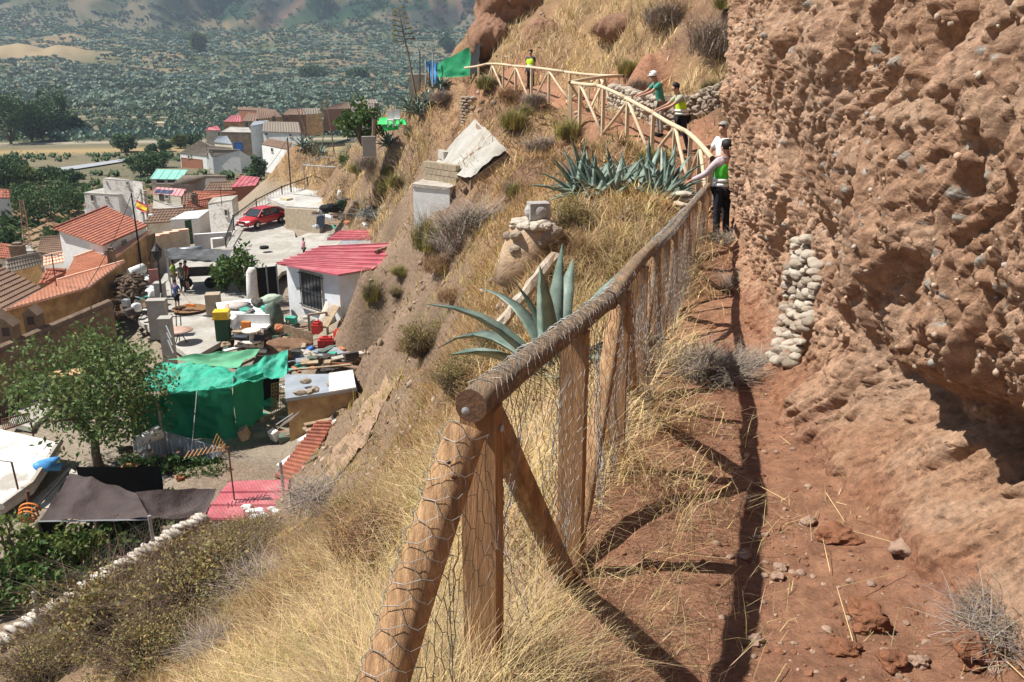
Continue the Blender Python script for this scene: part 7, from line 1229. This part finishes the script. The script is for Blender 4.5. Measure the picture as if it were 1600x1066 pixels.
# worn bare lane past the hut, dark plants among the pots
Lp = [on(*q, 8, 60) for q in ((482, 750), (520, 705), (562, 645), (603, 588))]; Rp = [on(*q, 8, 60) for q in ((525, 752), (560, 705), (592, 650), (628, 588))]; b = MB()
b.grid(lambda u, v: (lambda a, c, w_: gat((a*(1-w_)+c*w_)*(1-u)+(lambda a2, c2: a2*(1-w_)+c2*w_)(Rp[min(int(v*2.999), 2)], Rp[min(int(v*2.999), 2)+1])*u, .07))(Lp[min(int(v*2.999), 2)], Lp[min(int(v*2.999), 2)+1], v*2.999-min(int(v*2.999), 2)), 8, 22); structure(b.obj('worn_lane', mat('bare_lane', (.30, .20, .13), .95, .2, 5., .3, 14.), None, True))
for i, (px, py, s, lab) in enumerate(((225, 752, .6, 'dark plant left in the pot yard'), (258, 748, .6, 'dark plant in the middle of the pot yard'), (300, 742, .5, 'dark plant behind the pot row'), (336, 745, .45, 'dark plant by the antenna pole'))): vine(px, py, -13.3, s, lab, i+170, DARKT)
# ---------------- people ----------------
SKIN = mat('skin', (.42, .235, .16), .55, .06, 8., 0, spec=.35); HAIRD = mat('dark_hair', (.018, .014, .012), .6); HAIRG = mat('grey_hair', (.28, .26, .24), .7)
def clothm(n, c): return mat('cloth_'+n, c, .9, .1, 6., .15, 14.)
TMP = bpy.data.scenes.new('workbench')
def skinmesh(name, J, E, R, root, m, parent, sub=1):
    names = list(J); ix = {n: i for i, n in enumerate(names)}; me = bpy.data.meshes.new(name); me.from_pydata([tuple(float(x) for x in J[n]) for n in names], [(ix[a], ix[b]) for a, b in E], []); o = bpy.data.objects.new(name, me); TMP.collection.objects.link(o)
    o.modifiers.new('k', 'SKIN').use_smooth_shade = True
    for n in names:
        v = me.skin_vertices[0].data[ix[n]]; r = R[n]; v.radius = r if isinstance(r, tuple) else (r, r); v.use_root = (n == root)
    sd = o.modifiers.new('s', 'SUBSURF'); sd.levels = sd.render_levels = sub
    TMP.view_layers[0].update(); dg = TMP.view_layers[0].depsgraph; nm = bpy.data.meshes.new_from_object(o.evaluated_get(dg)); bpy.data.objects.remove(o)
    nm.materials.clear(); nm.materials.append(m); q = bpy.data.objects.new(name, nm); _link(q, parent); LOCS[q.name] = np.zeros(3); return q
def person(p, facing, H, label, top, legs, arms=None, lean=0., vest=None, hair=HAIRD, helmet=None, shorts=False, sleeves='short', stride=.0, shoes=None, headdown=0., group=None):
    """built facing +y, feet at the origin, then turned; arms = (left elbow, left wrist, right elbow, right wrist) offsets from the shoulder"""
    s = H/1.75; t = thing('person', label, 'person', p, group, rz=facing); t.scale = (s, s, s); hip = np.array([0, 0, .93]); ln = lambda z, y=0.: np.array([0, y+math.sin(lean)*(z-.93), .93+math.cos(lean)*(z-.93)])
    J = {'pel': hip, 'spi': ln(1.12), 'che': ln(1.33), 'nec': ln(1.47), 'skb': ln(1.55, .015), 'hed': ln(1.64, .02+headdown*.05), 'top': ln(1.725, .01+headdown*.09), 'nos': ln(1.615, .125+headdown*.05), 'chn': ln(1.55, .075+headdown*.03)}
    E = [('pel', 'spi'), ('spi', 'che'), ('che', 'nec'), ('nec', 'skb'), ('skb', 'hed'), ('hed', 'top'), ('hed', 'nos'), ('skb', 'chn')]
    R = {'pel': (.155, .11), 'spi': (.135, .10), 'che': (.165, .11), 'nec': .055, 'skb': .068, 'hed': (.078, .095), 'top': (.06, .07), 'nos': .016, 'chn': .03}
    A = arms or ((-.04, .02, -.29), (-.03, .1, -.53), (.04, .02, -.29), (.03, .1, -.53))
    for sd, sg in (('l', -1), ('r', 1)):
        sh = ln(1.42)+[sg*.185, 0, 0]; el = sh+np.array(A[0 if sg < 0 else 2]); wr = sh+np.array(A[1 if sg < 0 else 3]); f = (wr-el)/np.linalg.norm(wr-el); J[sd+'sh'] = sh; J[sd+'el'] = el; J[sd+'wr'] = wr; J[sd+'pa'] = wr+f*.085; side = np.cross(f, [0, 0, 1.]) if abs(f[2]) < .9 else np.array([0, 1., 0]); side /= np.linalg.norm(side); dn = np.cross(side, f)
        E += [('che', sd+'sh'), (sd+'sh', sd+'el'), (sd+'el', sd+'wr'), (sd+'wr', sd+'pa')]; R.update({sd+'sh': .062, sd+'el': .043, sd+'wr': .028, sd+'pa': (.038, .018)})
        for k in range(4): b0 = J[sd+'pa']+side*(k-1.5)*.021; L = (.065, .078, .072, .055)[k]; J[f'{sd}f{k}'] = b0+f*L*.55-dn*.006; J[f'{sd}g{k}'] = b0+f*L-dn*.028; E += [(sd+'pa', f'{sd}f{k}'), (f'{sd}f{k}', f'{sd}g{k}')]; R.update({f'{sd}f{k}': .0095, f'{sd}g{k}': .008})
        J[sd+'th'] = wr+f*.05+side*.05*sg; J[sd+'ti'] = wr+f*.09+side*.062*sg-dn*.02; E += [(sd+'wr', sd+'th'), (sd+'th', sd+'ti')]; R.update({sd+'th': .011, sd+'ti': .009})
        st = stride*sg; J[sd+'hp'] = hip+[sg*.095, 0, -.06]; J[sd+'kn'] = np.array([sg*.11, .02+st*.45, .50]); J[sd+'an'] = np.array([sg*.12, -.02+st, .09]); J[sd+'to'] = np.array([sg*.14, .14+st, .035]); E += [('pel', sd+'hp'), (sd+'hp', sd+'kn'), (sd+'kn', sd+'an'), (sd+'an', sd+'to')]; R.update({sd+'hp': .085, sd+'kn': .056, sd+'an': .038, sd+'to': .032})
    skinmesh('body', J, E, R, 'pel', SKIN, t)
    def sub(keys, edges, add, name, m, over={}): skinmesh(name, {k: J[k] for k in keys}, edges, {k: over.get(k, (R[k][0]+add, R[k][1]+add) if isinstance(R[k], tuple) else R[k]+add) for k in keys}, keys[0], m, t)
    ks = ['pel', 'spi', 'che', 'lsh', 'rsh']; es = [('pel', 'spi'), ('spi', 'che'), ('che', 'lsh'), ('che', 'rsh')]
    for sd in 'lr':
        if sleeves == 'long': ks += [sd+'el', sd+'wr']; es += [(sd+'sh', sd+'el'), (sd+'el', sd+'wr')]
        else: J[sd+'sl'] = J[sd+'sh']*.3+J[sd+'el']*.7; R[sd+'sl'] = .05; ks += [sd+'sl']; es += [(sd+'sh', sd+'sl')]
    J['hem'] = hip+[0, 0, -.08]; R['hem'] = (.16, .12); ks.insert(0, 'hem'); es.insert(0, ('hem', 'pel')); J['col'] = ln(1.46); R['col'] = .06; ks.append('col'); es.append(('che', 'col'))
    sub(ks, es, .018, 'shirt', clothm(*top))
    ks = ['pel', 'lhp', 'rhp', 'lkn', 'rkn']; es = [('pel', 'lhp'), ('pel', 'rhp'), ('lhp', 'lkn'), ('rhp', 'rkn')]
    if not shorts: ks += ['lan', 'ran']; es += [('lkn', 'lan'), ('rkn', 'ran')]
    sub(ks, es, .016, 'shorts' if shorts else 'trousers', clothm(*legs), {} if shorts else {'lan': .062, 'ran': .062})
    for sg in (-1, 1): b = MB(); st = stride*sg; b.rock((sg*.13, .06+st, .05), (.105, .29, .11), 3, 2, .03); b.obj('shoe', shoes or BLKC, t, True, local=True)
    if vest:
        J['vb'] = ln(1.0); R['vb'] = (.175, .135); sub(['vb', 'spi', 'che', 'lsh', 'rsh', 'col'], [('vb', 'spi'), ('spi', 'che'), ('che', 'lsh'), ('che', 'rsh'), ('che', 'col')], .05, 'safety_vest', clothm(*vest), {'lsh': .095, 'rsh': .095, 'col': .098})
        for z in (1.08, 1.0): c = ln(z); b = MB(); b.lathe((0, 0, 0), [(1.0, -.028), (1.03, 0), (1.0, .028)], 18); V = np.vstack(b.v)*[.20, .158, 1]+c; mk('reflective_band', V, b.f, mat('reflective', (.72, .73, .7), .4), t, True, local=True)
    hc = (J['hed']+J['top'])/2
    if helmet:
        b = MB(); b.lathe(J['hed']+[0, 0, .02], [(.118, 0), (.115, .05), (.09, .105), (.04, .13), (.005, .135)], 14); b.lathe(J['hed']+[0, .04, .015], [(.12, 0), (.135, .006), (.11, .014)], 14); b.obj('helmet', PLW, t, True, local=True)
    V, F = ICO[3]; V = V.copy()*[.094, .112, .10]+hc+[0, -.012, .012]; F2 = [f for f in F if not (V[list(f)][:, 1].mean() > hc[1]+.03 and V[list(f)][:, 2].mean() < hc[2]+.05) and V[list(f)][:, 2].mean() > hc[2]-.07]; mk('hair', V, F2, hair, t, True, local=True)
    for sg in (-1, 1):
        b = MB(); b.rock(J['hed']+[sg*.033, .088, .005], (.022, .014, .014), 1, 1, .02); b.obj('eye', BLKC, t, True, local=True); b = MB(); b.rock(J['hed']+[sg*.088, -.005, -.01], (.02, .04, .062), 2, 1, .05); b.obj('ear', SKIN, t, True, local=True)
    b = MB(); b.box(J['chn']+[0, .026, .028], (.045, .012, .010)); b.obj('mouth', mat('lip', (.30, .11, .09), .6), t, local=True)
    return t
def feet(px, d): x = ray(px, 533)[0]*d; return x
REACH = ((-.03, .22, -.20), (.05, .50, -.30), (.03, .22, -.20), (-.05, .50, -.30))
p = gat(P(1127, 345, 16.3)); person(p, .55, 1.76, 'man in a bright green safety vest seen from behind, hand on the rail', ('lilac', (.50, .42, .46)), ('navy', (.02, .022, .03)), arms=((-.14, .14, -.24), (-.28, .34, -.36), (.06, .0, -.3), (.1, .12, -.52)), vest=('vivid_green', (.10, .62, .06)), sleeves='long')
p = gat(P(1124, 320, 18.3)); person(p, 2.1, 1.78, 'man in a white shirt standing beyond the green vest man', ('white', (.70, .69, .69)), ('jeans', (.06, .10, .19)), arms=((-.08, .1, -.27), (.05, .3, -.3), (.08, .1, -.27), (-.05, .3, -.3)), hair=HAIRG, headdown=.5)
p = gat(P(1050, 225, 23.4)); p = p+[.25, .1, 0]; person(p, 1.7, 1.78, 'man in a yellow safety vest leaning both hands on the rail', ('khaki', (.36, .37, .28)), ('black', (.015, .016, .022)), arms=REACH, lean=.25, vest=('lime_yellow', (.50, .72, .03)), hair=HAIRD, stride=.15, headdown=.5)
p = gat(P(1021, 212, 25.0)); p = p+[.2, .2, 0]; person(p, 1.75, 1.76, 'man in a white helmet and green shirt leaning on the rail', ('green', (.06, .26, .19)), ('stone', (.30, .26, .22)), arms=REACH, lean=.3, helmet=True, headdown=.6)
p = gat(P(826, 128, 40.5)); p = p+[.1, .5, 0]; person(p, 2.6, 1.74, 'distant man in dark clothes and yellow vest on the far path', ('charcoal', (.05, .055, .06)), ('dark', (.03, .035, .045)), vest=('lime_yellow', (.50, .72, .03)))
person(PZ(278, 485, -13.52), -.5, 1.72, 'man in a blue patterned shirt sweeping the yard', ('blue_check', (.07, .10, .24)), ('black', (.015, .016, .022)), arms=((.0, .12, -.27), (.12, .28, -.42), (.1, .1, -.27), (.16, .2, -.48)), shorts=True)
person(PZ(294, 453, -13.55), 2.4, 1.74, 'man in a red shirt standing under the shade net', ('red', (.40, .03, .04)), ('black', (.015, .016, .022)), shorts=True)
person(PZ(287, 455, -13.55), 2.9, 1.7, 'person in dark trousers beside the red shirt', ('olive', (.12, .12, .08)), ('dark', (.03, .035, .045)))
person(PZ(274, 452, -13.55), 1.5, 1.72, 'bare-armed person in a lime shirt behind the sweeping man', ('lime', (.35, .62, .05)), ('stone', (.30, .26, .22)))
person(PZ(476, 403, -13.4), 2.2, 1.35, 'child in a pink top on the street behind the red roof', ('pink', (.50, .20, .28)), ('dark', (.03, .035, .045)))
bpy.data.scenes.remove(TMP)
# ---------------- haze ----------------
def build_haze():
    b = MB(); x0, x1, y0, y1, z0, z1 = -2400, 2400, -2400, 2400, CAMZ-80, CAMZ+260
    b.box(((x0+x1)/2, (y0+y1)/2, (z0+z1)/2), (x1-x0, y1-y0, z1-z0))
    m = bpy.data.materials.new('air'); m.use_nodes = True; n = m.node_tree.nodes; n.remove(n['Principled BSDF'])
    v = n.new('ShaderNodeVolumePrincipled'); v.inputs['Color'].default_value = (.66, .82, 1, 1); v.inputs['Density'].default_value = .00017; v.inputs['Anisotropy'].default_value = .2
    m.node_tree.links.new(v.outputs[0], n['Material Output'].inputs['Volume'])
    o = b.obj('haze', m); stuff(o, 'thin bluish haze lying over the far valley', 'haze')
build_haze()
